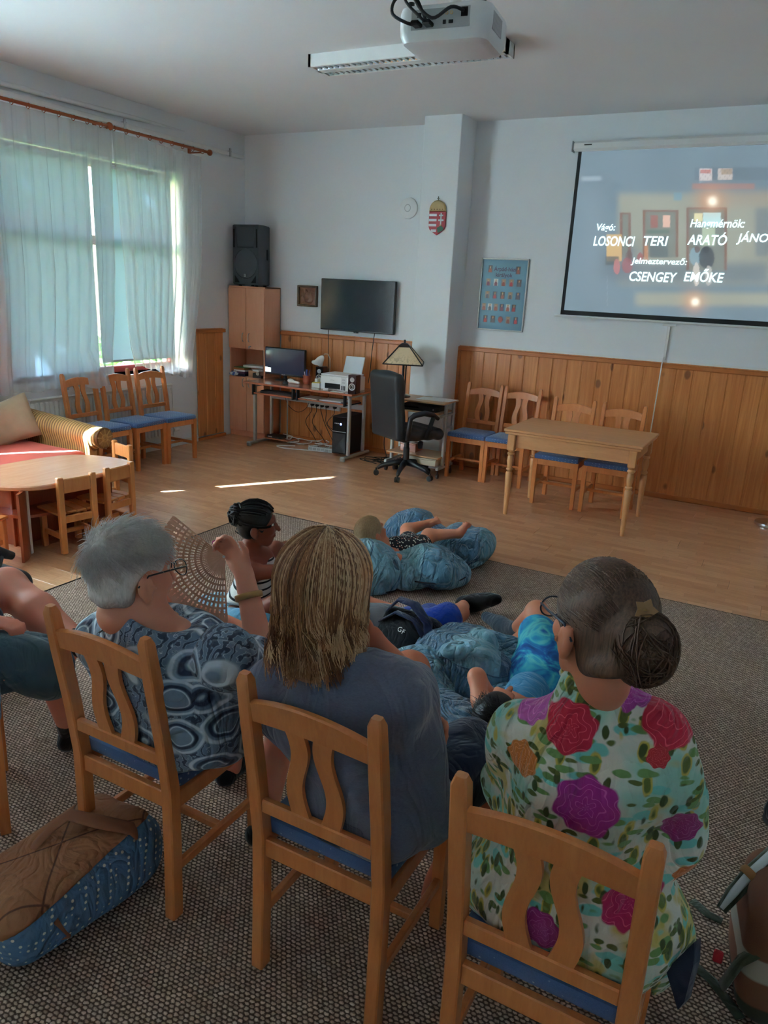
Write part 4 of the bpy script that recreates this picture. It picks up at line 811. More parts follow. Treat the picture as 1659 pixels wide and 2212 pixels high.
# coat of arms on the column
ca_ = thing('coat_of_arms', 'red white and green shield with golden crown on the column', 'coat of arms', (-3.39, 7.259, 2.56)); AX = np.array([[1, 0, 0], [0, 0, -1], [0, 1, 0]], float)
red, whi, gold, grn = mat('crest_red', c8(164, 18, 36), .45), mat('crest_white', (.72, .72, .74), .4), mat('crest_gold', c8(178, 148, 92), .45, .2, 30), mat('crest_green', c8(30, 84, 48), .5)
hw_ = .092; sh = [(-hw_, .05), (hw_, .05), (hw_, -.09), (hw_-.012, -.118), (.045, -.145), (0, -.172), (-.045, -.145), (-hw_+.012, -.118), (-hw_, -.09)]
MB().prism(sh, .0, .018, A=AX, b=.004).obj('shield', red, ca_)
def clipx(z_): return -hw_+.004 if z_ > -.09 else (-hw_+.012 if z_ > -.118 else -.045)
for k in range(4):
    z1 = .028-k*.047; z0 = z1-.0235; MB().box(clipx(z0) if k < 3 else -.06, -.004 if k < 3 else -.003, -.0215, -.018, z0 if k < 3 else -.142, z1 if k < 3 else -.118, .001).obj('white_bar', whi, ca_)
MB().box(.036, .050, -.0225, -.018, -.075, .036, .001).box(.020, .066, -.0225, -.018, .005, .020, .001).box(.014, .072, -.0225, -.018, -.040, -.024, .001).obj('double_cross', whi, ca_)
MB().prism([(.012, -.135), (.004, -.105), (.03, -.092), (.044, -.082), (.058, -.092), (.078, -.105), (.07, -.128), (.02, -.152)], .018, .023, A=AX).obj('green_hills', grn, ca_); MB().prism([(.034, -.085), (.030, -.074), (.038, -.078), (.043, -.070), (.048, -.078), (.056, -.074), (.052, -.085)], .018, .024, A=AX).obj('small_crown', gold, ca_)
arc = [(hw_*.98*math.cos(a), .05+.105*math.sin(a)**.85) for a in np.linspace(0.001, PI-.001, 15)]; MB().prism(arc, .0, .03, A=AX, b=.01).obj('crown', gold, ca_, 'auto')
m_ = MB()
for i in range(5): m_.lathe([(0, -.003), (.006, 0), (0, .003)], 8, (-.06+i*.03, -.032, .068), rot('X', PI/2))
q_ = m_.obj('crown_pearls', mat('pearl_dark', c8(120, 86, 44), .4), ca_); q_['kind'] = 'stuff'
MB().box(-.004, .004, -.02, -.012, .150, .190, .001).box(-.012, .012, -.02, -.012, .166, .174, .001).obj('crown_cross', mat('cross_dark', c8(100, 96, 84), .4), ca_)
wr = thing('wire_hook', 'thin loose wire loops hanging at the column top edge', 'wire', (-3.605, 7.45, 3.15)); MB().tube([V(0, 0, .30), V(.004, -.01, .2), V(0, -.02, .1), V(-.05, -.02, .03), V(-.06, -.02, -.05), V(-.02, -.02, -.12), V(0, -.01, -.14)], .003, 6).obj('wire_loop', MATS['grey_plastic'], wr, True); MB().tube([V(0, -.02, .1), V(-.03, -.02, 0), V(-.005, -.015, -.13)], .003, 6).box(-.005, .01, -.01, .01, .27, .31, .002).obj('wire_strand', MATS['grey_plastic'], wr, True)
# poster: the picture is printed on the sheet
po_ = thing('poster', 'blue poster of small royal portraits in a thin grey frame', 'poster', (-2.935, yw, 1.565))
Pq = [atY(1043, 557, D), atY(1145, 558, D), atY(1030, 711, D)]; px0, px1, pz1, pz0 = Pq[0][0], Pq[1][0], Pq[0][2], Pq[2][2]; pcx, pcz = (px0+px1)/2, (pz0+pz1)/2; po_.location = (pcx, yw, pcz); hx, hz = (px1-px0)/2, (pz1-pz0)/2
for a in ((-hx, hx, hz-.014, hz), (-hx, hx, -hz, -hz+.014), (-hx, -hx+.014, -hz, hz), (hx-.014, hx, -hz, hz)): MB().box(a[0], a[1], -.018, 0, a[2], a[3], .003).obj('frame_side', MATS['grey_metal'], po_)
PORT = []; rs = np.random.default_rng(11)
for r_, (cnt, yy) in enumerate(((5, 745), (5, 1105), (6, 1455), (5, 1805))):
    for c in range(cnt): PORT.append(((.155+c*.69/(cnt-1)) if cnt == 5 else .10+c*.136, 1-(yy-100)/2000, r_*10+c))
PORT += [(.175, 1-(370-100)/2000, 90), (.80, 1-(390-100)/2000, 91)]
def poster_fn(u, v):
    n_ = .5+.5*np.sin(u*7+3*np.sin(v*9))*np.sin(v*6+1); C = np.array(c8(92, 140, 160))*(1-.22*n_[:, None])+0*u[:, None]
    e = np.clip(np.minimum(np.minimum(u, 1-u), np.minimum(v, 1-v))/.07, 0, 1)[:, None]; C = C*(.55+.45*e)+(1-e)*np.array(c8(40, 84, 120))*.45
    for k, (cu, cv, sd_) in enumerate(PORT):
        q = np.random.default_rng(sd_); w_, h_ = .047, .052; ins = (np.abs(u-cu) < w_) & (np.abs(v-cv) < h_)
        if sd_ == 32: ins = ((u-cu)/.055)**2+((v-cv)/.045)**2 < 1
        bgc = [c8(52, 60, 84), c8(196, 196, 190), c8(60, 44, 48), c8(150, 130, 110)][q.integers(0, 4)]; fgc = [c8(176, 40, 48), c8(150, 70, 44), c8(120, 44, 66), c8(84, 74, 78)][q.integers(0, 4)]; sk = c8(190, 140, 104)
        if sd_ == 32: bgc, fgc = c8(150, 54, 40), c8(150, 54, 40)
        a, b = (u-cu)/w_, (v-cv)/h_; C[ins] = bgc; C[ins & ((a/.75)**2+((b+.75)/1.05)**2 < 1)] = fgc
        if sd_ != 32: C[ins & ((a/.28)**2+((b-.38)/.26)**2 < 1)] = sk; C[ins & (np.abs(a) < .28) & (b > .6) & (b < .78)] = c8(170, 120, 50)
    return C
painted('print', poster_fn, 0, 1, 0, 1, lambda U, W_: np.stack([(U*2-1)*(hx-.012), 0*U-.008, (W_*2-1)*(hz-.012)], 1), 110, 160, printed('poster_print', .35, coat=.3), po_)
tm = mat('title_purple', c8(62, 34, 66), .6); text('Árpád-házi', 'title_lettering', tm, po_, (-.115, -.009, .222), width=.235, height=.062, bold=.015); text('királyok', 'title_lettering', tm, po_, (-.09, -.009, .165), width=.18, height=.05, bold=.015)
# ================================================================ projection screen with the film credits
SY = D-.06; sx0, sx1, sz0, sz1 = -2.13, .42, 1.70, 3.16
ps_ = thing('projection_screen', 'white pull-down projection screen showing film credits on the wall', 'projection screen', (0, SY, 0))
MB().box(sx0-.05, sx1+.05, -.045, .045, sz1, sz1+.085, .02).obj('casing', MATS['white_plastic'], ps_); MB().box(sx0-.056, sx0-.048, -.048, .048, sz1-.004, sz1+.088, .003).obj('casing_end_cap', MATS['grey_plastic'], ps_); MB().box(sx0+.06, sx0+.13, -.047, -.045, sz1+.045, sz1+.055).obj('casing_badge', MATS['black_plastic'], ps_)
for a in ((sx0, sx0+.032, sz0, sz1), (sx1-.032, sx1, sz0, sz1), (sx0, sx1, sz0-.01, sz0+.032)): MB().box(a[0], a[1], -.002, .002, a[2], a[3]).obj('black_border', mat('screen_border', (.006, .006, .008), .7), ps_)
MB().cyl((sx0-.06, 0, sz0-.022), (sx1+.06, 0, sz0-.022), .012, n=12).obj('weight_bar', MATS['white_plastic'], ps_, 'auto')
rsn = np.random.default_rng(5)
def screen_fn(u, v):
    X, Y = topx(np.stack([u, 0*u+SY, v], 1)); x = (X-1200)*3.614; y = (Y-280)*3.614            # picture laid out in the photograph's detail coordinates, fixed on the sheet
    C = np.ones((len(u), 3))*np.array(c8(104, 124, 136)); n_ = (.5+.5*np.sin(x*.011+2*np.sin(y*.006)))[:, None]
    def blend(m_, c, a=1.0): C[:] = C*(1-(a*m_)[:, None])+np.array(c8(*c))*(a*m_)[:, None]
    def bx(x0, x1, y0, y1, s=12.0): return np.clip((x-x0)/s, 0, 1)*np.clip((x1-x)/s, 0, 1)*np.clip((y-y0)/s, 0, 1)*np.clip((y1-y)/s, 0, 1)
    def gl(cx, cy, r_): return np.exp(-((x-cx)**2+(y-cy)**2)/r_**2)
    blend(bx(150, 430, 340, 1400, 160), (116, 134, 146), .6); blend(bx(190, 370, 355, 410, 25), (168, 184, 194), .6)
    fac = bx(460, 2400, 470, 1240, 60); blend(fac*np.clip((y-430-(x-600)*-.04)/40, 0, 1), (150, 152, 134), .85); blend(bx(1040, 2400, 430, 640, 80), (150, 134, 116), .5)
    blend(bx(430, 1700, 1000, 1240, 80), (98, 112, 122), .8); blend(bx(300, 700, 820, 1240, 120), (100, 114, 124), .75)
    blend(bx(1080, 2400, 290, 400, 10), (92, 108, 120), .8); blend(bx(1120, 1225, 300, 402, 6), (196, 190, 190), .9); blend(bx(1265, 1385, 300, 395, 6), (190, 182, 176), .9); blend(bx(1130, 1215, 310, 345, 4), (176, 104, 96), .8); blend(bx(1290, 1380, 305, 350, 4), (150, 130, 104), .8)
    for i in range(14): blend(bx(1130+i*19, 1134+i*19, 300, 400, 2), (80, 84, 92), .6)
    blend(bx(1060, 1560, 415, 470, 12), (176, 110, 84), .55); blend(bx(920, 988, 488, 555, 5), (104, 146, 164), .85)
    for (a, b, c, d) in ((700, 940, 640, 1000), (520, 570, 660, 1000), (1040, 1320, 620, 1100)): blend(bx(a-22, b+22, c-16, d, 6), (120, 84, 72), .85); blend(bx(a, b, c, d, 5), (116, 124, 116), .95)
    blend(bx(740, 800, 665, 770, 4), (150, 92, 84), .9); blend(bx(836, 896, 668, 765, 4), (214, 176, 158), .95); blend(bx(710, 890, 780, 812, 6), (74, 108, 96), .7); blend(bx(735, 880, 830, 1000, 6), (84, 96, 100), .8); blend(bx(1080, 1150, 650, 720, 4), (222, 218, 170), .95); blend(bx(1150, 1292, 645, 760, 4), (186, 226, 228), .95); blend(bx(1140, 1250, 760, 910, 8), (186, 206, 176), .7); blend(bx(1540, 2300, 590, 1010, 40), (90, 106, 120), .6)
    blend(bx(395, 520, 815, 1030, 6), (206, 172, 110), .9); blend(bx(690, 726, 900, 1030, 6), (190, 128, 80), .7); blend(bx(385, 500, 985, 1060, 10), (66, 78, 82), .8)
    for cx, cy, w_, h_, c in ((1090, 990, 45, 70, (128, 158, 170)), (1105, 935, 20, 26, (96, 66, 60)), (1180, 1000, 60, 85, (48, 54, 66)), (1178, 935, 24, 28, (40, 42, 50)), (1100, 1130, 26, 95, (204, 196, 186)), (1195, 1140, 28, 80, (180, 178, 172)), (575, 990, 26, 50, (96, 70, 72)), (660, 1000, 22, 40, (150, 70, 74)), (478, 1070, 26, 60, (186, 110, 110)), (560, 1060, 40, 60, (150, 84, 90))): blend((((x-cx)/w_)**2+((y-cy)/h_)**2 < 1).astype(float), c, .8)
    blend(bx(600, 2400, 1250, 1400, 50), (156, 156, 134), .8)
    for cx, cy, r_ in ((1215, 560, 100), (1080, 1345, 85)): blend(np.clip(gl(cx, cy, r_), 0, 1), (206, 150, 104), .7); blend(np.clip(gl(cx+10, cy, r_*.34)*1.4, 0, 1), (255, 244, 224), 1)
    blend(bx(400, 408, 1140, 1380, 4), (160, 176, 186), .6); return C*(.94+.06*n_)
painted('picture', screen_fn, sx0+.032, sx1-.032, sz0+.032, sz1, lambda U, W_: np.stack([U, 0*U-.0005, W_], 1), 330, 200, None, ps_)
t = NT('projected_picture'); a_ = t.n('ShaderNodeAttribute', attribute_name='print').outputs['Color']; MATS['projected_picture'] = t.fin((.17, .185, .20), .8, emit=a_, estr=.36); bpy.data.objects['picture'].data.materials.append(MATS['projected_picture'])
tmat = mat('credit_glow', (.7, .8, .8), .7, emit=(.66, .95, .97), estr=.55)
def credit(s_, xl, xr, yt, yb):
    f_ = lambda x, y: atY(1200+x/3.614, 280+y/3.614, SY-.004); a, b, c = f_(xl, yb), f_(xr, yb), f_(xl, yt); text(s_, 'credit_lettering', tmat, ps_, (a[0], -.004, (a[2]+b[2])/2), width=b[0]-a[0], height=(c[2]-a[2]), shear=.12, bold=.018)
credit('Vágó:', 315, 462, 735, 805); credit('Hangmérnök:', 1046, 1470, 700, 785); credit('LOSONCI', 293, 612, 832, 910); credit('TERI', 680, 872, 832, 907); credit('ARATÓ', 1026, 1332, 802, 902); credit('JÁNOS', 1408, 1700, 795, 900)
credit('Jelmeztervező:', 585, 1022, 1000, 1066); credit('CSENGEY', 570, 942, 1112, 1188); credit('EMŐKE', 998, 1308, 1088, 1190)
# white cable duct under the screen and its cord
q0, q1 = atY(1447, 700, D), atY(1434, 778, D); cd = thing('cable_duct', 'white plastic cable duct running down from the projection screen', 'cable duct', (q0[0], yw, 0)); MB().box(-.012, .012, -.022, 0, CAP+.02, q0[2]-.02, .003).obj('duct', MATS['white_plastic'], cd); MB().box(-.06, .06, -.03, 0, q0[2]-.02, q0[2]+.0, .004).obj('bracket', MATS['white_plastic'], cd)
cable('screen_cord', 'thin double white cord hanging over the panelling to the floor', [(q0[0]-.004, D-.024, CAP+.05), (q0[0]-.01, D-.05, CAP-.02), (q0[0]-.012, D-.06, 1.0), (q0[0]-.02, D-.06, .5), (q0[0]-.03, D-.06, .05)], .006, MATS['white_plastic'])
# ================================================================ ceiling light and projector
LZ = CE-.085; a, b, c = atZ(664, 147, LZ), atZ(717, 172, LZ), atZ(1103, 121, LZ)
lx0, lx1 = a[0]+.02, c[0]; ly0, ly1 = a[1]-.02, (b[1]+c[1])/2
cl = thing('ceiling_light', 'white surface ceiling light with two rows of mirror louvres', 'ceiling light', ((lx0+lx1)/2, (ly0+ly1)/2, CE)); W2, H2 = (lx1-lx0)/2, (ly1-ly0)/2
m_ = MB(); hd = -.085
for aa in ((-W2, W2, -H2, -H2+.02), (-W2, W2, H2-.02, H2), (-W2, -W2+.02, -H2, H2), (W2-.02, W2, -H2, H2), (-W2, W2, -.035, .035)): m_.box(aa[0], aa[1], aa[2], aa[3], hd, -.001)
m_.box(-W2+.015, W2-.015, -H2+.015, H2-.015, -.03, -.002).obj('housing', MATS['white_paint'], cl)
mirror = mat('louvre_mirror', (.75, .78, .80), .12, .0, metal=1.0)
for s_ in (-1, 1):
    yc, hw2 = s_*(H2+.03)/2-.0, (H2-.06)/2
    MB().cyl((-W2+.03, yc, -.045), (W2-.03, yc, -.045), .013, n=10).obj('tube_lamp', mat('tube_white', (.8, .82, .82), .3), cl, 'auto')
    for e in (-1, 1): MB().add([V(-W2+.02, yc+e*hw2, hd+.002), V(W2-.02, yc+e*hw2, hd+.002), V(W2-.02, yc+e*hw2*.35, -.035), V(-W2+.02, yc+e*hw2*.35, -.035)], [(0, 1, 2, 3)]).obj('reflector', mirror, cl)
    for i in range(30):
        x_ = -W2+.05+i*(2*W2-.10)/29; MB().add([V(x_-.012, yc-hw2, hd+.002), V(x_+.012, yc-hw2, hd+.002), V(x_+.012, yc+hw2, hd+.002), V(x_-.012, yc+hw2, hd+.002), V(x_, yc-hw2*.5, -.05), V(x_, yc+hw2*.5, -.05)], [(0, 1, 5 - 1), (0, 3, 2, 1), (0, 4, 5, 3), (1, 2, 5, 4), (2, 3, 5)]).obj('louvre_fin', mirror, cl)
PJ = V(-1.38, 2.99, 2.80); pj = thing('projector', 'white ceiling projector with cables plugged into its rear panel', 'projector', tuple(PJ), .10)
def rrect(hx_, hy_, r_, n=5): return [(sx_*(hx_-r_)+r_*math.cos(a+k*PI/2/n), sy_*(hy_-r_)+r_*math.sin(a+k*PI/2/n)) for sx_, sy_, a in ((1, 1, 0), (-1, 1, PI/2), (-1, -1, PI), (1, -1, 3*PI/2)) for k in range(n+1)]
MB().loft([[V(x_*s_, y_*s_, z_) for x_, y_ in rrect(.18, .14, .045)] for s_, z_ in ((.80, -.062), (.92, -.055), (.985, -.03), (1, 0), (1, .045), (.97, .06), (.9, .065))]).obj('projector_body', MATS['white_plastic'], pj, 'auto')
MB().box(-.125, .11, -.1405, -.132, -.022, .05, .006).obj('port_panel', mat('port_grey', (.42, .43, .44), .5), pj)
for x_, z_, w_, h_ in ((-.09, -.008, .022, .01), (-.045, -.008, .022, .01), (.01, .0, .012, .014), (.035, .0, .018, .012), (.085, .028, .026, .03), (-.09, .028, .016, .016)): MB().box(x_-w_/2, x_+w_/2, -.1425, -.14, z_-h_/2, z_+h_/2, .001).obj('port', MATS['port_black'], pj)
for i in range(3): MB().lathe([(.006, 0), (.006, .004), (.003, .004)], 10, (.0+i*.018, -.1405, .028), rot('X', PI/2), False).obj('audio_jack', mat('jack_gold', (.6, .45, .25), .3, metal=.8), pj)
for i in range(9): MB().box(.176, .1815, -.09+i*.014, -.081+i*.014, -.02, .04).obj('vent_slot', MATS['grey_plastic'], pj)
for i in range(2): MB().lathe([(.005, 0), (.004, -.002), (0, -.002)], 10, (.045+i*.018, -.11, -.050)).obj('status_light', MATS['blue_led'], pj)
MB().cyl((0, 0, .065), (0, 0, CE-PJ[2]-.01), .022, n=14).cyl((0, 0, CE-PJ[2]-.02), (0, 0, CE-PJ[2]), .07, n=20).obj('mount_pole', MATS['white_paint'], pj, 'auto')
for s_ in (-1, 1):
    MB().box(-.14*s_-.012, .0, -.01, .012, .066, .076, .002).obj('mount_arm', MATS['white_paint'], pj); MB().cyl((-.14*s_, -.1, .055), (-.14*s_, -.1, .085), .012, n=10).obj('adjust_foot', MATS['black_plastic'], pj)
MB().lathe([(.05, 0), (.05, .02), (.042, .022), (.03, .008), (0, .004)], 24, (.07, .14, .005), rot('X', -PI/2), False).obj('lens', MATS['gloss_black'], pj, 'auto')
for pts_, r_ in (([(-.09, -.15, -.008), (-.12, -.20, -.01), (-.17, -.21, .02), (-.16, -.2, .07), (-.09, -.17, .10), (-.02, -.1, .14), (-.02, -.03, .3)], .006), ([(-.045, -.15, -.008), (-.06, -.21, .0), (-.12, -.22, .06), (-.12, -.18, .13), (-.05, -.1, .2), (-.03, -.03, .4)], .005), ([(.085, -.15, .028), (.05, -.19, .03), (-.02, -.19, .0), (-.08, -.2, .05), (-.10, -.2, .12), (-.04, -.08, .22), (-.025, -.02, .5)], .006), ([(-.05, -.15, -.01), (-.07, -.18, .04), (-.10, -.17, .11), (.0, -.14, .12), (.04, -.06, .2), (.02, -.02, .4)], .005)):
    P_ = [np.array(p) for p in pts_]; Q = []
    for i in range(len(P_)-1):
        p0, p1, p2, p3 = P_[max(i-1, 0)], P_[i], P_[i+1], P_[min(i+2, len(P_)-1)]
        for k in range(6): u = k/6; Q.append(.5*((2*p1)+(-p0+p2)*u+(2*p0-5*p1+4*p2-p3)*u*u+(-p0+3*p1-3*p2+p3)*u**3))
    MB().tube(Q+[P_[-1]], r_, 8).obj('video_cable', MATS['matt_black'], pj, True)
for x_ in (-.09, -.045): MB().box(x_-.016, x_+.016, -.19, -.143, -.016, .0, .004).obj('cable_plug', MATS['matt_black'], pj)
MB().cyl((-.09, -.172, .10), (-.06, -.145, .125), .014, n=10).obj('ferrite_bead', MATS['matt_black'], pj)
# ================================================================ wicker sofa, cushions
def m_wicker():
    t = NT('wicker'); x, y, z = t.xyz(); a = t.wave(11, t.mapping((1, 0, 0)), 0, 1, 'X'); g = t.n('ShaderNodeTexCoord').outputs['Generated']; b = t.noise(60, 3)
    col = t.mix(t.ramp(a, [(.2, 0), (.6, 1)]), c8(120, 80, 40), c8(204, 158, 92)); col = t.mix(t.math('MULTIPLY', b, .4), col, c8(150, 106, 56)); t.bump(t.math('ADD', a, t.math('MULTIPLY', b, .5)), .7, .008); MATS['wicker'] = t.fin(col, .55)
m_wicker(); fab = lambda n_, c, v=.1: mat(n_, c, .92, v, 14, bump=.25, bscale=500, sheen=.2)
orange = fab('orange_cloth', c8(206, 62, 22)); sf = thing('wicker_sofa', 'wicker sofa with orange seat cushion and rolled arm', 'sofa', (-5.55, 3.55, 0), 0)       # faces +x
f_ = SDF((-.55, .55, .0), (.52, 1.02, .78), .014); f_.cap((-.45, .80, .58), (.44, .84, .52), .10, .09, .03).rbox((-.02, .80, .28), (.44, .055, .28), .04, .05); f_.mesh('rolled_arm', MATS['wicker'], sf)
m_ = MB().lathe([(0, .0), (.07, 0), (.088, -.004), (.092, -.012), (.08, -.02), (0, -.02)], 28, (.52, .842, .52), rot('Y', PI/2))
for i in range(9): a_ = 2*PI*i/9; m_.box(.52, .526, .842-.004, .842+.004, .53, .60, .002, R=rot('X', a_), c=(.523, .842, .52))
m_.obj('arm_rosette', MATS['wicker'], sf, 'auto')
MB().box(-.47, .45, -1.05, .76, .12, .27, .02).obj('sofa_base', MATS['wicker'], sf); MB().box(-.55, -.44, -1.05, .80, .12, .68, .03).obj('back_frame', MATS['wicker'], sf)
f_ = SDF((-.48, -1.1, .25), (.52, .78, .47), .014); f_.rbox((.01, -.16, .345), (.455, .88, .075), .06, .01).warp(lambda X, Y, Z: -.008*np.sin(X*7+1)*np.sin(Y*5)); f_.mesh('seat_cushion', orange, sf)
f_ = SDF((-.50, -1.0, .42), (-.12, .40, .86), .014); f_.rbox((-.34, -.35, .60), (.10, .62, .20), .08, .01, rot('Y', -.18)); f_.mesh('back_cushion', orange, sf)
for xx in (-.42, .40):
    for yy in (-.98, .78): MB().cyl((xx, yy, 0), (xx, yy, .14), .03, .035, 10).obj('sofa_foot', MATS['wicker'], sf)
def pillow(name, label, c, A, hx_, hy_, th, m):
    def fn(s_):
        def g(u, v):
            a, b = u*2-1, v*2-1; k = (1-abs(a)**3.2)*(1-abs(b)**3.2); pin = 1-.10*(1-abs(a))*abs(b)**2-.10*(1-abs(b))*abs(a)**2
            return np.array(c)+A@V(a*hx_*pin, b*hy_*pin, s_*th*max(k, 0)**.55+.006*math.sin(7*a+3*b))
        return g
    m_ = MB().grid(fn(1), 22, 22); n0 = len(m_.v); m_.grid(fn(-1), 22, 22); m_.f = [f if max(f) < n0 else f[::-1] for f in m_.f]; o = m_.obj(name, m, None, True); return tag(o, label, 'cushion')
A_ = frame(V(.80, -.45, .42), V(0, 0, 1)); A_ = A_@rot('Z', .30); pc_ = atY(35, 925, 4.13)
pillow('cushion', 'beige square cushion leaning against the wicker sofa arm', (pc_[0]-.04, 4.10, .60), A_, .22, .20, .06, fab('beige_cloth', c8(182, 160, 128)))
o = MB().box(-.05, .05, -.04, .04, -.08, .08, .02)
# ================================================================ children's table and chairs
wood('kid_pine', c8(214, 130, 66), c8(232, 158, 92), (5, 5, .7), 5, .35, .3, .08); wood('kid_top', c8(222, 150, 108), c8(236, 170, 130), (5, .6, 5), 4, .22, .4, .04); kp = MATS['kid_pine']
red_b = wood('table_red', c8(150, 66, 36), c8(176, 88, 50), (5, 5, .6), 4, .35, .25)
kt = thing('play_table', 'low children\'s table with rounded corners and curved red legs', 'table', (-4.56, 3.42, 0))
tp = [atZ(*p, .5) for p in ((70, 1058), (120, 1052), (275, 1010), (277, 997), (262, 988), (185, 983))]
poly = [(.385, -.22), (.30, -.38), (.05, -.52), (-.25, -.55), (-.33, -.40), (-.36, .0), (-.30, .42), (-.12, .55), (.13, .60), (.26, .58), (.345, .50), (.37, .40)]
sm = []
for i in range(len(poly)):
    p0, p1, p2 = V(*poly[i-1]), V(*poly[i]), V(*poly[(i+1) % len(poly)]); a, b = (p0+p1)/2, (p1+p2)/2
    for k in range(5): u = k/5; sm.append((1-u)**2*a+2*u*(1-u)*p1+u*u*b)
MB().prism(sm, .468, .50, b=.008).obj('table_top', MATS['kid_top'], kt, 'auto')
def curved(cx, cy, r_, a0, a1, z0, z1, th=.018):
    n = 12; O = [V(cx+r_*math.cos(a), cy+r_*math.sin(a)) for a in np.linspace(a0, a1, n)]; I = [V(cx+(r_-th)*math.cos(a), cy+(r_-th)*math.sin(a)) for a in np.linspace(a1, a0, n)]; return MB().prism(O+I, z0, z1)
curved(.0, -.60, .36, .45, 2.7, .0, .468).obj('curved_leg', red_b, kt, 'auto'); curved(-.05, .55, .32, -2.6, -.5, .0, .468).obj('curved_leg', red_b, kt, 'auto')
MB().box(-.012, .012, -.28, .30, .0, .468, .003).obj('centre_panel', red_b, kt); MB().box(.17, .19, -.33, -.28, 0, .468, .004).box(.15, .215, -.31, -.29, 0, .468, .003).obj('end_post', MATS['white_plastic'], kt)
MB().lathe([(0, 0), (.19, 0), (.19, .02), (0, .02)], 24, (.05, -.18, .25)).obj('round_shelf', red_b, kt, 'auto')
def kid_chair(loc, rz, label, src=None):
    if src: return copy_tree(src, loc, rz, label)
    t = thing('child_chair', label, 'chair', loc, rz, 'small pine chairs around the play table')                    # faces +y
    for s_ in (-1, 1):
        MB().box(s_*.12-.021, s_*.12+.021, -.15, -.112, 0, .54, .006).obj('back_post', kp, t); MB().box(s_*.125-.019, s_*.125+.019, .095, .135, 0, .27, .005).obj('front_leg', kp, t)
        MB().box(s_*.12-.012, s_*.12+.012, -.12, .10, .10, .135, .004).obj('side_rail', kp, t)
    MB().box(-.10, .10, -.142, -.118, .425, .525, .006).obj('back_board', kp, t); MB().box(-.10, .10, -.14, -.118, .215, .265, .004).obj('rear_rail', kp, t); MB().box(-.105, .105, -.010, .012, .10, .13, .004).obj('cross_rail', kp, t)
    for i in range(4): MB().box(-.145+i*.0735, -.145+i*.0735+.0715, -.112, .155, .27, .288, .005).obj('seat_slat', kp, t)
    return t
kc = kid_chair((-4.28, 3.38, 0), 1.40, 'small pine child chair at the play table side, nearest its curved end')
kid_chair((-4.30, 3.74, 0), 1.62, 'small pine child chair at the play table beside the first chair', kc); kid_chair((-4.76, 4.17, 0), 2.9, 'small pine child chair tucked behind the play table toward window chairs', kc); kid_chair((-4.50, 2.82, 0), .30, 'small pine child chair at the play table end before the black armchair', kc)
# floor lamp foot at the right edge
lb = thing('floor_lamp', 'floor lamp with round chrome foot standing by the panelled wall', 'lamp', tuple(atZ(1665, 1134))); MB().lathe([(0, 0), (.135, 0), (.138, .006), (.135, .024), (.12, .03), (.02, .034), (0, .034)], 40).obj('chrome_foot', MATS['steel'], lb, 'auto'); MB().cyl((0, 0, .03), (0, 0, 1.6), .012, n=12).obj('pole', MATS['steel'], lb, 'auto'); MB().lathe([(.10, 1.72), (.16, 1.55)], 24, cap=False).obj('lamp_shade', MATS['paper_white'], lb, True)
# ================================================================ people and soft things: helpers
def wob(seed, n=6, f0=6, f1=20, amp=.01, sharp=False):
    """uneven folds: a sum of slanted waves"""
    rs = np.random.default_rng(seed); K = [(nrm(rs.normal(size=3))*rs.uniform(f0, f1), rs.uniform(0, 6.28), rs.uniform(.5, 1)) for _ in range(n)]; q = [(nrm(rs.normal(size=3))*f0*.5, rs.uniform(0, 6.28)) for _ in range(2)]
    def fn(X, Y, Z):
        w_ = sum(np.sin(a[0]*X+a[1]*Y+a[2]*Z+p) for a, p in q)*1.3; s_ = 0
        for a, p, g in K:
            v = np.sin(a[0]*X+a[1]*Y+a[2]*Z+p+w_); s_ = s_+g*(1-2*np.abs(v) if sharp else v)
        return s_*(amp/n**.5)
    return fn
def m_skin(name, c, red=.18):
    t = NT(name); n_ = t.noise(7, 4); n2 = t.noise(120, 3); col = t.mix(t.ramp(n_, [(.35, 0), (.7, 1)]), c, tuple(a*b for a, b in zip(c, (1.0, .86, .82)))); t.bump(n2, .08, .002)
    MATS[name] = t.fin(col, .5, sss=.12, spec=.35); return MATS[name]
m_skin('skin_fair', c8(214, 146, 118)); m_skin('skin_pink', c8(214, 136, 110)); m_skin('skin_tan', c8(200, 120, 86)); m_skin('skin_brown', c8(128, 66, 44)); m_skin('skin_warm', c8(206, 132, 100))
def crease(t, vec=None, fine=450):
    """soft creases and weave as relief"""
    a = t.noise(9, 3, .55, t.mapping((1, 1, .55)), 1.4); b = t.ramp(t.math('ABSOLUTE', t.math('SUBTRACT', t.noise(5, 2, .5, t.mapping((1.3, 1.3, .6)), 2.0), .5)), [(.0, 0), (.10, 1)]); return t.math('ADD', t.math('ADD', t.math('MULTIPLY', a, 1.3), t.math('MULTIPLY', b, .45)), t.math('MULTIPLY', t.noise(fine, 2), .05))
def cloth(name, c, v=.12, sc=10, b=.2):
    if name in MATS: return MATS[name]
    t = NT(name); t.bump(crease(t), .5, .016); MATS[name] = t.fin(t.mix(t.noise(sc, 3), tuple(x*(1-v) for x in c), tuple(min(1, x*(1+v)) for x in c)), .92, sheen=.25, spec=.2); return MATS[name]
def hairm(name, c1, c2, sc=(30, 30, 4), rough=.42):
    t = NT(name); n_ = t.noise(4, 4, .6, t.mapping(sc)); n2 = t.noise(7, 2); MATS[name] = t.fin(t.mix(t.ramp(t.math('ADD', t.math('MULTIPLY', n_, .65), t.math('MULTIPLY', n2, .35)), [(.35, 0), (.65, 1)]), c1, c2), rough, spec=.4); t.bump(n_, .4, .004); return MATS[name]
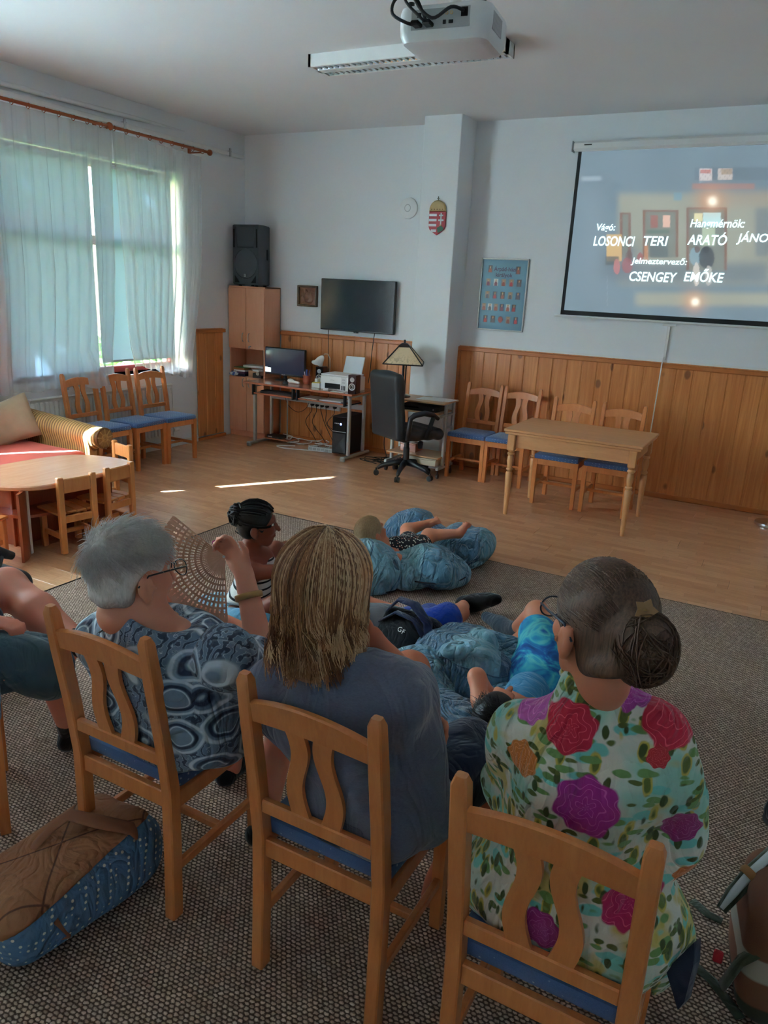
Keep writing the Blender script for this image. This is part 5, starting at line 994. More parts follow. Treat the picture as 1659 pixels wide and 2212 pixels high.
class Head:
    def __init__(s, c, F, U=(0, 0, 1), sc=1.0):
        s.c = np.array(c, float); s.s = sc; F = nrm(F); U = np.array(U, float); U = nrm(U-F*(U@F)); s.L = np.cross(U, F); s.F = F; s.U = U; s.A = np.stack([s.L, F, U], 1)
    def w(s, l, f, u): return s.c+s.A@(V(l, f, u)*s.s)
    def add(s, f):
        k, A, w = s.s, s.A, s.w; e = lambda p, r_, kk=.03, op='u': f.ell(w(*p), V(*r_)*k, kk, A, op)
        e((0, -.014, .035), (.074, .098, .088)); e((0, .030, -.032), (.058, .066, .078)); e((0, .048, -.090), (.032, .034, .026))
        for q in (-1, 1):
            f.cap(w(q*.050, .0, -.058), w(q*.018, .055, -.098), .020*k, .018*k, .02); e((q*.034, .066, -.026), (.024, .024, .022), .02)
        f.cap(w(-.032, .086, .032), w(.032, .086, .032), .012*k, .012*k, .015)
        for q in (-1, 1): e((q*.031, .104, .008), (.015, .014, .010), .012, 'i')
        f.cap(w(0, .096, .008), w(0, .116, -.028), .008*k, .0125*k, .012); f.cap(w(-.017, .093, -.060), w(.017, .093, -.060), .0075*k, .0075*k, .006)
        for q in (-1, 1):
            e((q*.083, -.016, -.020), (.012, .023, .033), .006); e((q*.080, -.008, -.050), (.010, .012, .013), .008); e((q*.099, -.011, -.017), (.013, .014, .021), .003, 'i'); e((q*.094, .004, -.022), (.004, .006, .008), .004)
        return s
    def eyes(s, parent, o, iris=(.05, .035, .02)):
        for q in (-1, 1):
            p = s.w(q*.031, .076, .010)-o; A = s.A; ey = MB().lathe([(0, -.011), (.006, -.0095), (.0105, -.004), (.0105, .004), (.006, .0095), (0, .011)], 12, p, A@rot('X', -PI/2)).obj('eye', mat('eye_white', (.75, .73, .70), .2), parent, True)
            MB().lathe([(.0055, .0093), (.003, .0112), (0, .0116)], 10, p, A@rot('X', -PI/2)).obj('iris', mat('iris_brown', iris, .15), ey, True)
def hand(f, w, d, n, curl=.5, side=1, s=1.0, spread=.0, thumb=(.55, .7, .35)):
    w = np.array(w, float); d = nrm(d); n = nrm(np.array(n)-d*(np.array(n)@d)); W = np.cross(d, n)*side; A = np.stack([W, d, n], 1)
    f.ell(w+d*.045*s, V(.036, .052, .016)*s, .012, A); f.cap(w, w+d*.03*s, .022*s, .024*s, .015)
    for i, (o, l) in enumerate(((.027, .074), (.009, .083), (-.009, .077), (-.026, .060))):
        p = w+d*.084*s+W*o*s; a = curl*.35
        for j, (fr, r0, r1) in enumerate(((.45, .0092, .0085), (.31, .0085, .0078), (.24, .0078, .0068))):
            dd = d*math.cos(a)+n*math.sin(a)+W*o*spread*6; q = p+dd*l*fr*s; f.cap(p, q, r0*s, r1*s, .004); p = q; a += curl*(1.05 if j == 0 else .9)
    t = w+d*.022*s+W*.026*s; t1 = t+nrm(W*thumb[1]+d*thumb[0]+n*thumb[2])*.040*s; t2 = t1+nrm(d*.85+W*.25+n*.5)*.032*s; f.cap(t, t1, .014*s, .0105*s, .012); f.cap(t1, t2, .0105*s, .0085*s, .004); return t2
def foot(f, heel, toe, s=1.0, r=.034):
    heel = np.array(heel, float); toe = np.array(toe, float); d = nrm(toe-heel); f.cap(heel, heel+(toe-heel)*.55, r*s, r*.85*s, .02); f.cap(heel+(toe-heel)*.5, toe, r*.9*s, r*.6*s, .02)
def strands(name, P, r, m, parent, o, taper=True):
    """many thin tapering hairs: P is (count, points, 3)"""
    P = np.asarray(P, float)-o; nS, n, _ = P.shape; T = np.gradient(P, axis=1); T /= np.linalg.norm(T, axis=2, keepdims=True)+1e-9
    ref = P-P.reshape(-1, 3).mean(0)+V(.003, .002, .001); X = np.cross(T, ref); X /= np.linalg.norm(X, axis=2, keepdims=True)+1e-9; Y = np.cross(T, X)
    rr = (r*np.linspace(1, .25, n)**.7 if taper else r*np.ones(n))[None, :, None, None]; a = np.arange(3)*2*PI/3
    R_ = P[:, :, None, :]+rr*(np.cos(a)[None, None, :, None]*X[:, :, None, :]+np.sin(a)[None, None, :, None]*Y[:, :, None, :]); Vv = R_.reshape(-1, 3)
    s0 = np.arange(nS)[:, None, None]*n*3; i = np.arange(n-1)[None, :, None]*3; j = np.arange(3)[None, None, :]; a0 = s0+i+j; a1 = s0+i+(j+1) % 3; Fq = np.stack([a0, a1, a1+3, a0+3], -1).reshape(-1, 4)
    me = bpy.data.meshes.new(name); me.vertices.add(len(Vv)); me.vertices.foreach_set('co', Vv.astype(np.float32).ravel()); me.loops.add(len(Fq)*4); me.loops.foreach_set('vertex_index', Fq.astype(np.int32).ravel())
    me.polygons.add(len(Fq)); me.polygons.foreach_set('loop_start', np.arange(0, len(Fq)*4, 4, dtype=np.int32)); me.polygons.foreach_set('loop_total', np.full(len(Fq), 4, np.int32)); me.update(calc_edges=True)
    ob_ = mobj(name, me, m, parent, True); ob_['kind'] = 'stuff'; return ob_
def sdf_for(pts, pad=.14, h=.009): P = np.array(pts); return SDF(P.min(0)-pad, P.max(0)+pad, h)
def glasses(parent, hd, o, col, lens=True):
    m = mat('spectacle_'+col, {'black': (.01, .01, .012), 'navy': (.02, .03, .06)}[col], .3); w = hd.w
    for q in (-1, 1):
        C = w(q*.034, .122, .004); ring = [C+hd.L*.027*math.cos(a)*1.05*hd.s+hd.U*.021*math.sin(a)*hd.s-hd.F*.004*math.cos(a)**2 for a in np.linspace(0, 2*PI, 21)]
        MB().tube([p-o for p in ring], .0019, 6, False).obj('rim', m, parent, True); MB().tube([w(q*.062, .118, .012)-o, w(q*.080, .06, .014)-o, w(q*.087, -.01, .010)-o, w(q*.085, -.038, -.016)-o], .0026, 6).obj('temple', m, parent, True)
    MB().tube([w(-.009, .124, .006)-o, w(0, .127, .011)-o, w(.009, .124, .006)-o], .002, 6).obj('bridge', m, parent, True)
def chair_cut(f, cy):
    X, Y, Z = f.pts((slice(None),)*3); d = (cy-.183-.152*(Z-.55))-Y; f.D = np.where(Z < 1.02, np.maximum(f.D, d.astype(np.float32)+0*f.D), f.D); return f
# ================================================================ 1: grey-haired woman with the fan
o1 = V(-1.46, 1.55, RZ); p1_ = thing('person', 'seated person with short grey hair and circle-patterned blouse holding a fan', 'person', tuple(o1))
hc = atY(287, 1238, 1.42); H1 = Head(hc, (.20, .95, -.10), (-.10, -.02, 1), 1.12)
neck = H1.w(0, -.035, -.09); sL, sR = atY(222, 1372, 1.43), atY(490, 1425, 1.43); nb_ = (sL+sR)/2*V(1, 1, 0)+V(-.02, -.01, max(sL[2], sR[2])+.045); pel = V(-1.46, 1.50, .585)
elR, wrR = atY(566, 1418, 1.66), atY(527, 1238, 1.72); elL, wrL = atY(366, 1303, 1.70), atY(520, 1362, 1.75)
kR, kL, aR, aL = V(-1.36, 1.96, .565), V(-1.62, 1.98, .56), V(-1.33, 1.74, .07), V(-1.63, 1.93, .07)
f = sdf_for([hc+V(0, 0, .12), pel, elR, wrR+V(0, 0, .1), elL, kR, kL, aR, aL, sL, sR], .15, .0085); H1.add(f)
f.chain([H1.w(0, -.025, -.05), H1.w(0, -.04, -.10), nb_], [.050, .052, .062], .035); f.ell((sL+sR)/2+V(0, .02, -.06), (.20, .12, .13), .06).ell(pel+V(0, 0, .12), (.19, .14, .16), .06).ell(pel, (.19, .15, .13), .06)
f.chain([sR, elR, wrR], [.062, .046, .030], .03).chain([sL, elL, wrL], [.062, .044, .030], .03)
hd_ = nrm(atY(492, 1180, 1.735)-wrR); hand(f, wrR, hd_, nrm(-CF+V(-.5, 0, 0)), .95, 1, 1.02); hand(f, wrL, nrm(elR-wrL), V(0, .2, 1), .6, 1)
f.chain([pel+V(.10, .05, -.02), kR, aR], [.10, .068, .042], .04).chain([pel+V(-.10, .05, -.02), kL, aL], [.10, .068, .042], .04); foot(f, aR+V(0, -.03, -.03), aR+V(.02, .14, -.045)); foot(f, aL+V(0, -.03, -.03), aL+V(-.02, .14, -.045))
chair_cut(f, 1.525); f.cut((0, 0, RZ+.002), (0, 0, -1), .005); f.mesh('body', MATS['skin_fair'], p1_, o1); H1.eyes(p1_, o1)
# blouse with ringed print
def m_rings():
    t = NT('ringed_print'); nz_ = t.noise(8, 2, col=True); v = t.n('ShaderNodeVectorMath', operation='MULTIPLY_ADD'); t.set(v.inputs[0], nz_); t.set(v.inputs[1], (.05, .05, .05)); t.set(v.inputs[2], t.mapping((1, .6, 1.15)))
    d = t.voro(8.2, v.outputs[0], rnd=.7); c = t.n('ShaderNodeSeparateColor'); t.set(c.inputs[0], t.voro(8.2, v.outputs[0], out='Color', rnd=.7))
    base = t.mix(c.outputs[0], c8(92, 114, 140), c8(146, 166, 186)); base = t.mix(t.math('MULTIPLY', t.noise(16, 3), .5), base, c8(70, 90, 118))
    col = t.mix(t.ramp(d, [(.43, 0), (.46, 1), (.50, 1), (.53, 0)]), base, c8(196, 208, 218)); col = t.mix(t.ramp(d, [(.29, 0), (.32, 1), (.37, 1), (.40, 0)]), col, c8(38, 50, 76)); col = t.mix(t.ramp(d, [(.25, 0), (.265, 1), (.28, 1), (.295, 0)]), col, c8(190, 204, 216))
    w2 = t.wave(11, v.outputs[0], 9, 3); ln = t.ramp(w2, [(.44, 0), (.47, 1), (.53, 1), (.56, 0)]); dk2 = t.ramp(w2, [(.72, 0), (.8, 1)]); far = t.ramp(d, [(.50, 0), (.56, 1)])
    out_ = t.mix(ln, t.mix(t.math('MULTIPLY', dk2, .85), t.mix(t.noise(10, 3), c8(84, 104, 130), c8(130, 150, 172)), c8(40, 50, 74)), c8(188, 200, 212)); col = t.mix(far, col, out_); t.bump(crease(t), .7, .02); MATS['ringed_print'] = t.fin(col, .9, sheen=.2)
m_rings()
g = sdf_for([sL, sR, pel+V(0, 0, -.1), pel+V(0, .2, 0), elR], .17, .0085)
g.ell((sL+sR)/2+V(0, .02, -.06), (.225, .145, .145), .07).ell(pel+V(0, -.005, .13), (.225, .172, .19), .08).ell(pel+V(.02, -.01, -.0), (.245, .20, .14), .08).cap(nb_, (sL+sR)/2+V(0, .02, -.05), .09, .13, .06)
g.cap(sR, sR+(elR-sR)*.62, .082, .078, .05).cap(sL, sL+(elL-sL)*.62, .082, .078, .05)
g.warp(wob(3, 7, 12, 26, .012)).warp(wob(4, 4, 9, 18, .014, True)); g.cut((0, 0, RZ+.478), (0, 0, -1), .01); u_ = nrm(elR-sR); g.cut(sR+u_*.15, u_*1.0+V(0, 0, 0)) if False else None
# sleeves end, wide neckline
g.ell(nb_+V(.03, .05, .055), (.135, .125, .075), .02, None, 'i'); chair_cut(g, 1.525); g.mesh('blouse', MATS['ringed_print'], p1_, o1)
g = sdf_for([pel, kR, kL], .16, .01); g.ell(pel, (.20, .17, .10), .05); g.cap(pel+V(.10, .05, -.03), pel*.25+kR*.75, .118, .095, .05).cap(pel+V(-.10, .05, -.03), pel*.25+kL*.75, .118, .095, .05); g.cut((0, 0, RZ+.476), (0, 0, -1), .01); chair_cut(g, 1.525); g.mesh('trousers', cloth('dark_trousers', c8(46, 54, 72)), p1_, o1)
for a_, sgn in ((aR, .02), (aL, -.02)):
    g = sdf_for([a_+V(.03, .16, -.05), a_], .10, .008); foot(g, a_+V(0, -.03, -.028), a_+V(sgn, .145, -.04), 1.25); g.cut((0, 0, RZ+.001), (0, 0, -1)); g.cut((0, 0, .085), (0, 0, 1), .01); g.mesh('shoe', cloth('shoe_black', c8(26, 28, 30)), p1_, o1)
# hair: cap and spiky strands
def m_grey():
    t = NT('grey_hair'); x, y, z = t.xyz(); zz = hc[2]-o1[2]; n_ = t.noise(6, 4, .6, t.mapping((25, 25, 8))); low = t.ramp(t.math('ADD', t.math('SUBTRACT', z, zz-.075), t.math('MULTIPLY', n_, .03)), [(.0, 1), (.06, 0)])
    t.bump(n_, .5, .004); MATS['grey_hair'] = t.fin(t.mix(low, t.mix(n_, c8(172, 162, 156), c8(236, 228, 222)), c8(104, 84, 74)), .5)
m_grey(); C1 = H1.w(0, -.016, .037); R1 = V(.084, .108, .098)*1.12
g = SDF(C1-.19, C1+.19, .007); g.ell(C1, R1, .02, H1.A).ell(H1.w(0, -.055, -.035), V(.066, .052, .06)*1.12, .03, H1.A)
g.cut(H1.w(0, .058, .02), nrm(H1.F*1.0-H1.U*.62), .02); g.cut(H1.w(0, -.03, -.085), nrm(-H1.U-H1.F*.25), .015)
for q in (-1, 1): g.ell(H1.w(q*.09, .012, -.035), V(.05, .052, .056)*1.12, .012, H1.A, 'i')
g.warp(wob(8, 8, 60, 130, .004)); g.mesh('hair', MATS['grey_hair'], p1_, o1)
rs = np.random.default_rng(21); dirs = rs.normal(size=(5200, 3)); dirs /= np.linalg.norm(dirs, axis=1, keepdims=True); loc = dirs
keep = ((loc[:, 2] > -.15-.5*np.clip(-loc[:, 1], 0, 1)) & (loc[:, 1] < .62+.5*loc[:, 2]) & ~((np.abs(loc[:, 0]) > .55) & (loc[:, 2] < .08) & (loc[:, 1] > -.62))); loc = loc[keep]
loc = loc[np.linalg.norm(loc-nrm((H1.w(.02, -.075, .10)-C1)@H1.A/R1), axis=1) > .02]; P0 = C1+(loc*R1*.98)@H1.A.T; nor = (loc/R1); nor /= np.linalg.norm(nor, axis=1, keepdims=True); nor = nor@H1.A.T
crown = H1.w(.02, -.075, .10); flow = P0-crown; near = np.linalg.norm(flow, axis=1) < .045; flow = np.where(near[:, None], rs.normal(size=flow.shape)*.05, flow); flow = flow+.25*np.cross(nor, flow)+H1.F*.035-H1.U*.03; flow -= nor*(flow*nor).sum(1)[:, None]; flow /= np.linalg.norm(flow, axis=1, keepdims=True)+1e-6
ln = rs.uniform(.024, .056, len(P0))*np.where(loc[:, 2] < .05, .45, 1); jit = rs.normal(size=P0.shape)*.28; tt = np.linspace(0, 1, 5)
lift = rs.uniform(.12, .75, len(P0))
Pth = P0[:, None, :]+ln[:, None, None]*(tt[None, :, None]*(flow+jit*.5)[:, None, :]+(tt*(1.3-.7*tt))[None, :, None]*(nor*lift[:, None])[:, None, :]); strands('hair_strands', Pth, .0011, MATS['grey_hair'], p1_, o1)
glasses(p1_, H1, o1, 'black')
# cord necklace with pendant, bracelet
nk = [atY(*q)-o1 for q in ((222, 1334, 1.395), (226, 1352, 1.362), (240, 1364, 1.35), (272, 1370, 1.355), (305, 1366, 1.385), (335, 1354, 1.43), (352, 1344, 1.465), (366, 1336, 1.49))]
MB().tube(nk, .0030, 6).tube([nk[2], nk[2]+V(-.02, -.012, .003), nk[2]+V(-.035, -.01, -.008)], .0028, 6).tube([nk[2]+V(.01, -.004, 0), nk[2]+V(.0, -.016, .008), nk[2]+V(-.012, -.012, .0)], .004, 6).obj('necklace_cord', MATS['matt_black'], p1_, True)
pdn = atY(372, 1334, 1.485)-o1; MB().lathe([(0, -.006), (.016, -.004), (.021, 0), (.013, .006), (0, .007)], 9, pdn, frame(V(.3, -.6, .7))).obj('pendant', mat('pendant_gold', c8(206, 146, 84), .4, .3, 60), p1_); MB().lathe([(0, -.005), (.007, 0), (0, .005)], 8, pdn+V(.006, -.012, -.012)).obj('pendant_bead', mat('bead_blue', c8(50, 70, 160), .3), p1_)
bc = elR+(wrR-elR)*.72; A_ = frame(wrR-elR); MB().lathe([(.041, -.010), (.044, -.008), (.044, .008), (.041, .010)], 24, bc-o1, A_, False).obj('bracelet', mat('bracelet_brass', c8(176, 132, 84), .3, metal=.7), p1_, True)
nl = atY(470, 1170, 1.72); MB().lathe([(0, -.006), (.0065, -.003), (.007, .002), (0, .006)], 10, (atY(462, 1171, 1.715))-o1, frame(V(-.6, -.2, .6))).obj('thumb_nail', mat('nail_pink', c8(190, 70, 130), .25), p1_, True)
# folding fan
fp = atY(484, 1203, 1.715); fn_ = thing('folding_fan', 'opened folding fan of pierced sandalwood blades held up by grey-haired woman', 'fan', tuple(fp))
wood('sandalwood', c8(206, 150, 120), c8(224, 174, 144), (4, 4, 4), 6, .5, .05, .12); ex, ez = nrm(CR+CF*.15), nrm(CU+CF*.10); n_ = 27
bl = MB(); rl_ = .205; seg = [(.0, .0040), (.05, .0040), (.10, .0058), (.16, .0084), (.198, .0102), (.205, .0075)]
def slotted(q):
    m_ = MB(); ed = []
    for sgn in (-1, 1): m_.add([V(x_, sgn*h_, z_) for x_, h_ in seg for z_ in (0, .0009)]+[V(x_, sgn*h_*(.38 if .06 < x_ < .19 else 0), z_) for x_, h_ in seg for z_ in (0, .0009)], [tuple(x) if sgn > 0 else tuple(x)[::-1] for i in range(len(seg)-1) for x in ((2*i, 2*i+2, 12+2*i+2, 12+2*i), (2*i+1, 12+2*i+1, 12+2*i+3, 2*i+3))])
    for k in range(7): x_ = .07+k*.018; m_.box(x_-.0034, x_+.0034, -.004, .004, .0, .0009)
    return m_
sm_ = slotted(0); bme_ = None
for i in range(n_):
    a = math.radians(143+i*(272-143)/(n_-1)); d = ex*math.cos(a)+ez*math.sin(a); nn = nrm(np.cross(ex, ez)); b = np.cross(nn, d)
    if bme_ is None: ob_ = sm_.obj('blade', MATS['sandalwood'], fn_); bme_ = ob_.data
    else: ob_ = mobj('blade', bme_, None, fn_)
    M4 = Matrix.Identity(4)
    for r_ in range(3): M4[r_][0], M4[r_][1], M4[r_][2] = d[r_], b[r_], nn[r_]
    M4.translation = Vector(nn*(i*.0006)); ob_.matrix_local = M4
nn = nrm(np.cross(ex, ez)); MB().cyl(-nn*.003, nn*(.0006*n_+.004), .004, n=10).obj('rivet', MATS['steel'], fn_)
arcp = [ex*math.cos(a)*.17+ez*math.sin(a)*.17 for a in np.radians(np.linspace(143, 272, 30))]; MB().tube(arcp, .0008, 4).obj('binding_thread', MATS['sandalwood'], fn_)
# ================================================================ 2: long-haired person in the grey T-shirt
o2 = V(-.85, 1.55, RZ); p2_ = thing('person', 'seated person with shoulder-length blond hair, grey T-shirt and navy shorts', 'person', tuple(o2))
hc = atY(708, 1268, 1.44); H2_ = Head(hc, (.12, .98, -.08), (0, 0, 1), 1.06); sL, sR = atY(590, 1462, 1.43), atY(868, 1515, 1.43); nb_ = (sL+sR)/2*V(1, 1, 0)+V(.0, .0, max(sL[2], sR[2])+.035); pel = V(-.80, 1.47, .575)
elR, wrR = atY(886, 1470, 1.69), atY(818, 1395, 1.62); elL, wrL = V(-1.10, 1.62, .66), V(-.76, 1.68, .735); kR, kL, aR, aL = V(-.555, 1.95, .545), V(-.985, 2.12, .585), V(-.70, 1.80, .075), V(-.96, 2.02, .08)
f = sdf_for([hc+V(0, 0, .12), pel, elR, elL, kR, kL, aR, aL, sL, sR], .14, .0085); H2_.add(f); f.chain([H2_.w(0, -.02, -.04), H2_.w(0, -.03, -.10), nb_], [.052, .054, .07], .04)
f.ell((sL+sR)/2+V(0, .02, -.06), (.18, .10, .13), .06).ell(pel+V(0, 0, .14), (.16, .12, .16), .06).ell(pel, (.17, .13, .12), .06).chain([sR, elR, wrR], [.055, .042, .029], .03).chain([sL, elL, wrL], [.055, .042, .029], .03)
hand(f, wrR, nrm(H2_.w(0, .10, -.10)-wrR), V(-.6, .3, .5), .9, 1); hand(f, wrL, nrm(V(.9, -.35, -.15)), V(.1, -.9, .2), .5, 1, 1.05)
f.chain([pel+V(.09, .05, -.02), kR, aR], [.092, .062, .038], .04).chain([pel+V(-.09, .05, -.02), kL, aL], [.092, .062, .038], .04); foot(f, aR+V(0, -.03, -.03), aR+V(-.03, .15, -.045)); foot(f, aL+V(0, -.03, -.03), aL+V(0, .15, -.045)); chair_cut(f, 1.525); f.cut((0, 0, RZ+.002), (0, 0, -1), .005); f.mesh('body', MATS['skin_tan'], p2_, o2); H2_.eyes(p2_, o2)
g = sdf_for([sL, sR, pel+V(0, 0, -.1), pel+V(0, .2, 0)], .17, .0085); g.ell((sL+sR)/2+V(0, .02, -.07), (.205, .135, .145), .07).ell(pel+V(-.005, -.0, .15), (.19, .15, .18), .08).ell(pel+V(.02, .0, .0), (.215, .165, .12), .08).cap(nb_, (sL+sR)/2+V(0, .01, -.05), .08, .12, .06)
g.cap(sR+V(-.01, 0, -.01), sR+(elR-sR)*.75, .064, .066, .07).cap(sL+V(.01, 0, -.01), sL+(elL-sL)*.80, .064, .066, .07); g.warp(wob(5, 6, 10, 22, .012)).warp(wob(55, 4, 8, 17, .018, True)); g.cut((0, 0, RZ+.478), (0, 0, -1), .01); g.ell(nb_+V(0, .035, .075), (.078, .078, .06), .02, None, 'i')
t = NT('heather_grey'); n_ = t.noise(120, 3, .7, t.mapping((1, 1, 3))); t.bump(crease(t), .45, .016); MATS['heather_grey'] = t.fin(t.mix(n_, c8(78, 82, 102), c8(112, 114, 134)), .95, sheen=.3); chair_cut(g, 1.525); g.mesh('t_shirt', MATS['heather_grey'], p2_, o2)
g = sdf_for([pel, kR, kL], .16, .01); g.ell(pel+V(0, 0, -.02), (.185, .15, .10), .05); g.cap(pel+V(.10, .05, -.03), pel*.22+kR*.78, .115, .098, .05).cap(pel+V(-.09, .05, -.03), pel*.45+kL*.55, .11, .095, .05); g.warp(wob(6, 5, 12, 25, .010)).warp(wob(66, 3, 9, 18, .012, True)); g.cut((0, 0, RZ+.474), (0, 0, -1), .01); chair_cut(g, 1.525); g.mesh('shorts', cloth('navy_cloth', c8(28, 34, 54)), p2_, o2)
hairm('blond_hair', c8(150, 98, 62), c8(204, 150, 104), (60, 60, 3)); C2 = H2_.w(0, -.02, .03); R2 = V(.093, .115, .105)*1.06
g = SDF(C2-V(.2, .2, .32), C2+V(.2, .2, .16), .008); g.ell(C2, R2*.95, .02, H2_.A).ell(H2_.w(0, -.05, -.06), V(.088, .072, .10)*1.06, .04, H2_.A).ell(H2_.w(0, -.055, -.14), V(.082, .058, .075)*1.06, .04, H2_.A); g.cut(H2_.w(0, .07, .02), nrm(H2_.F-H2_.U*.35), .02); g.ell(H2_.w(0, .10, -.06), V(.10, .095, .10)*1.06, .03, H2_.A, 'i'); g.warp(wob(9, 6, 30, 60, .004)); g.mesh('hair', MATS['blond_hair'], p2_, o2)
hairm('blond_light', c8(214, 168, 122), c8(240, 202, 158), (60, 60, 3)); hairm('blond_dark', c8(104, 62, 38), c8(146, 96, 62), (60, 60, 3))
rs = np.random.default_rng(33); nc = 170; per = 17; npt = 14
cth = rs.uniform(-2.4, 2.4, nc)+PI; cph = rs.uniform(.02, .95, nc); cz = rs.uniform(-.265, -.135, nc); cw = rs.uniform(0, 6.28, nc); ca2 = rs.uniform(.6, 1.5, nc)
th = np.repeat(cth, per)+rs.normal(size=nc*per)*.06; ph0 = np.clip(np.repeat(cph, per)+rs.normal(size=nc*per)*.05, .01, 1.1); zend = np.repeat(cz, per)+rs.normal(size=nc*per)*.012; wav = np.repeat(cw, per)+rs.normal(size=nc*per)*.25; am = np.repeat(ca2, per); kk = rs.uniform(1.03, 1.12, nc*per); paths = np.zeros((nc*per, npt, 3))
for i in range(npt):
    s_ = i/(npt-1); ph = np.minimum(ph0+s_*2.7, PI*.55); over = np.clip((ph0+s_*2.7-PI*.55)/(2.7-(PI*.55-ph0)+1e-3), 0, 1)
    x_ = R2[0]*np.sin(ph)*np.sin(th)*kk; y_ = R2[1]*np.sin(ph)*np.cos(th)*kk; z_ = R2[2]*np.cos(ph)*kk; z_ = z_+over*(zend+.03-R2[2]*math.cos(PI*.55)); fl = 1-.16*over+.10*over**3
    paths[:, i, :] = np.stack([x_*fl+.013*am*over*np.sin(over*6.5+wav), y_*fl+.013*am*over*np.cos(over*6+wav*1.3), z_], 1)
paths = C2+paths@H2_.A.T; tone = np.repeat(rs.integers(0, 10, nc), per)
for nm_, sel, mm_ in (('fair_strands', tone < 3, 'blond_light'), ('middle_strands', (tone >= 3) & (tone < 7), 'blond_hair'), ('brown_strands', tone >= 7, 'blond_dark')): strands(nm_, paths[sel], .0023, MATS[mm_], p2_, o2)
# ================================================================ 3: woman in the floral tunic
o3 = V(-.235, 1.46, RZ); p3_ = thing('person', 'seated person with brown hair in a clipped bun, glasses and floral tunic', 'person', tuple(o3))
hc = atY(1296, 1352, 1.40); H3 = Head(hc, (-.72, .68, -.12), (.05, .05, 1), 1.02); sL, sR = atY(1155, 1562, 1.40), atY(1425, 1618, 1.40); nb_ = (sL+sR)/2*V(1, 1, 0)+V(-.01, .0, max(sL[2], sR[2])+.060); pel = V(-.225, 1.42, .575)
elL, wrL, elR, wrR = V(-.43, 1.50, .74), V(-.34, 1.76, .66), atY(1432, 1800, 1.45), V(-.12, 1.74, .66); kR, kL, aR, aL = V(-.12, 1.90, .55), V(-.34, 1.90, .55), V(-.10, 1.84, .08), V(-.36, 1.84, .08)
f = sdf_for([hc+V(0, 0, .12), pel, elR, elL, kR, kL, aR, aL, sL, sR], .14, .0085); H3.add(f); f.chain([H3.w(0, -.02, -.05), H3.w(-.0, -.03, -.10), nb_], [.046, .046, .050], .03)
f.ell((sL+sR)/2+V(0, .02, -.06), (.16, .09, .12), .06).ell(pel+V(0, 0, .14), (.14, .11, .16), .06).ell(pel, (.16, .13, .11), .06).chain([sR, elR, wrR], [.05, .038, .027], .03).chain([sL, elL, wrL], [.05, .038, .027], .03); hand(f, wrR, V(-.5, .8, -.2), V(0, 0, -1), .4, 1); hand(f, wrL, V(.5, .8, -.2), V(0, 0, -1), .4, -1)
f.chain([pel+V(.08, .05, -.02), kR, aR], [.088, .06, .036], .04).chain([pel+V(-.08, .05, -.02), kL, aL], [.088, .06, .036], .04); foot(f, aR+V(0, -.03, -.03), aR+V(0, .14, -.045)); foot(f, aL+V(0, -.03, -.03), aL+V(0, .14, -.045)); chair_cut(f, 1.44); f.cut((0, 0, RZ+.002), (0, 0, -1), .005); f.mesh('body', MATS['skin_warm'], p3_, o3); H3.eyes(p3_, o3)
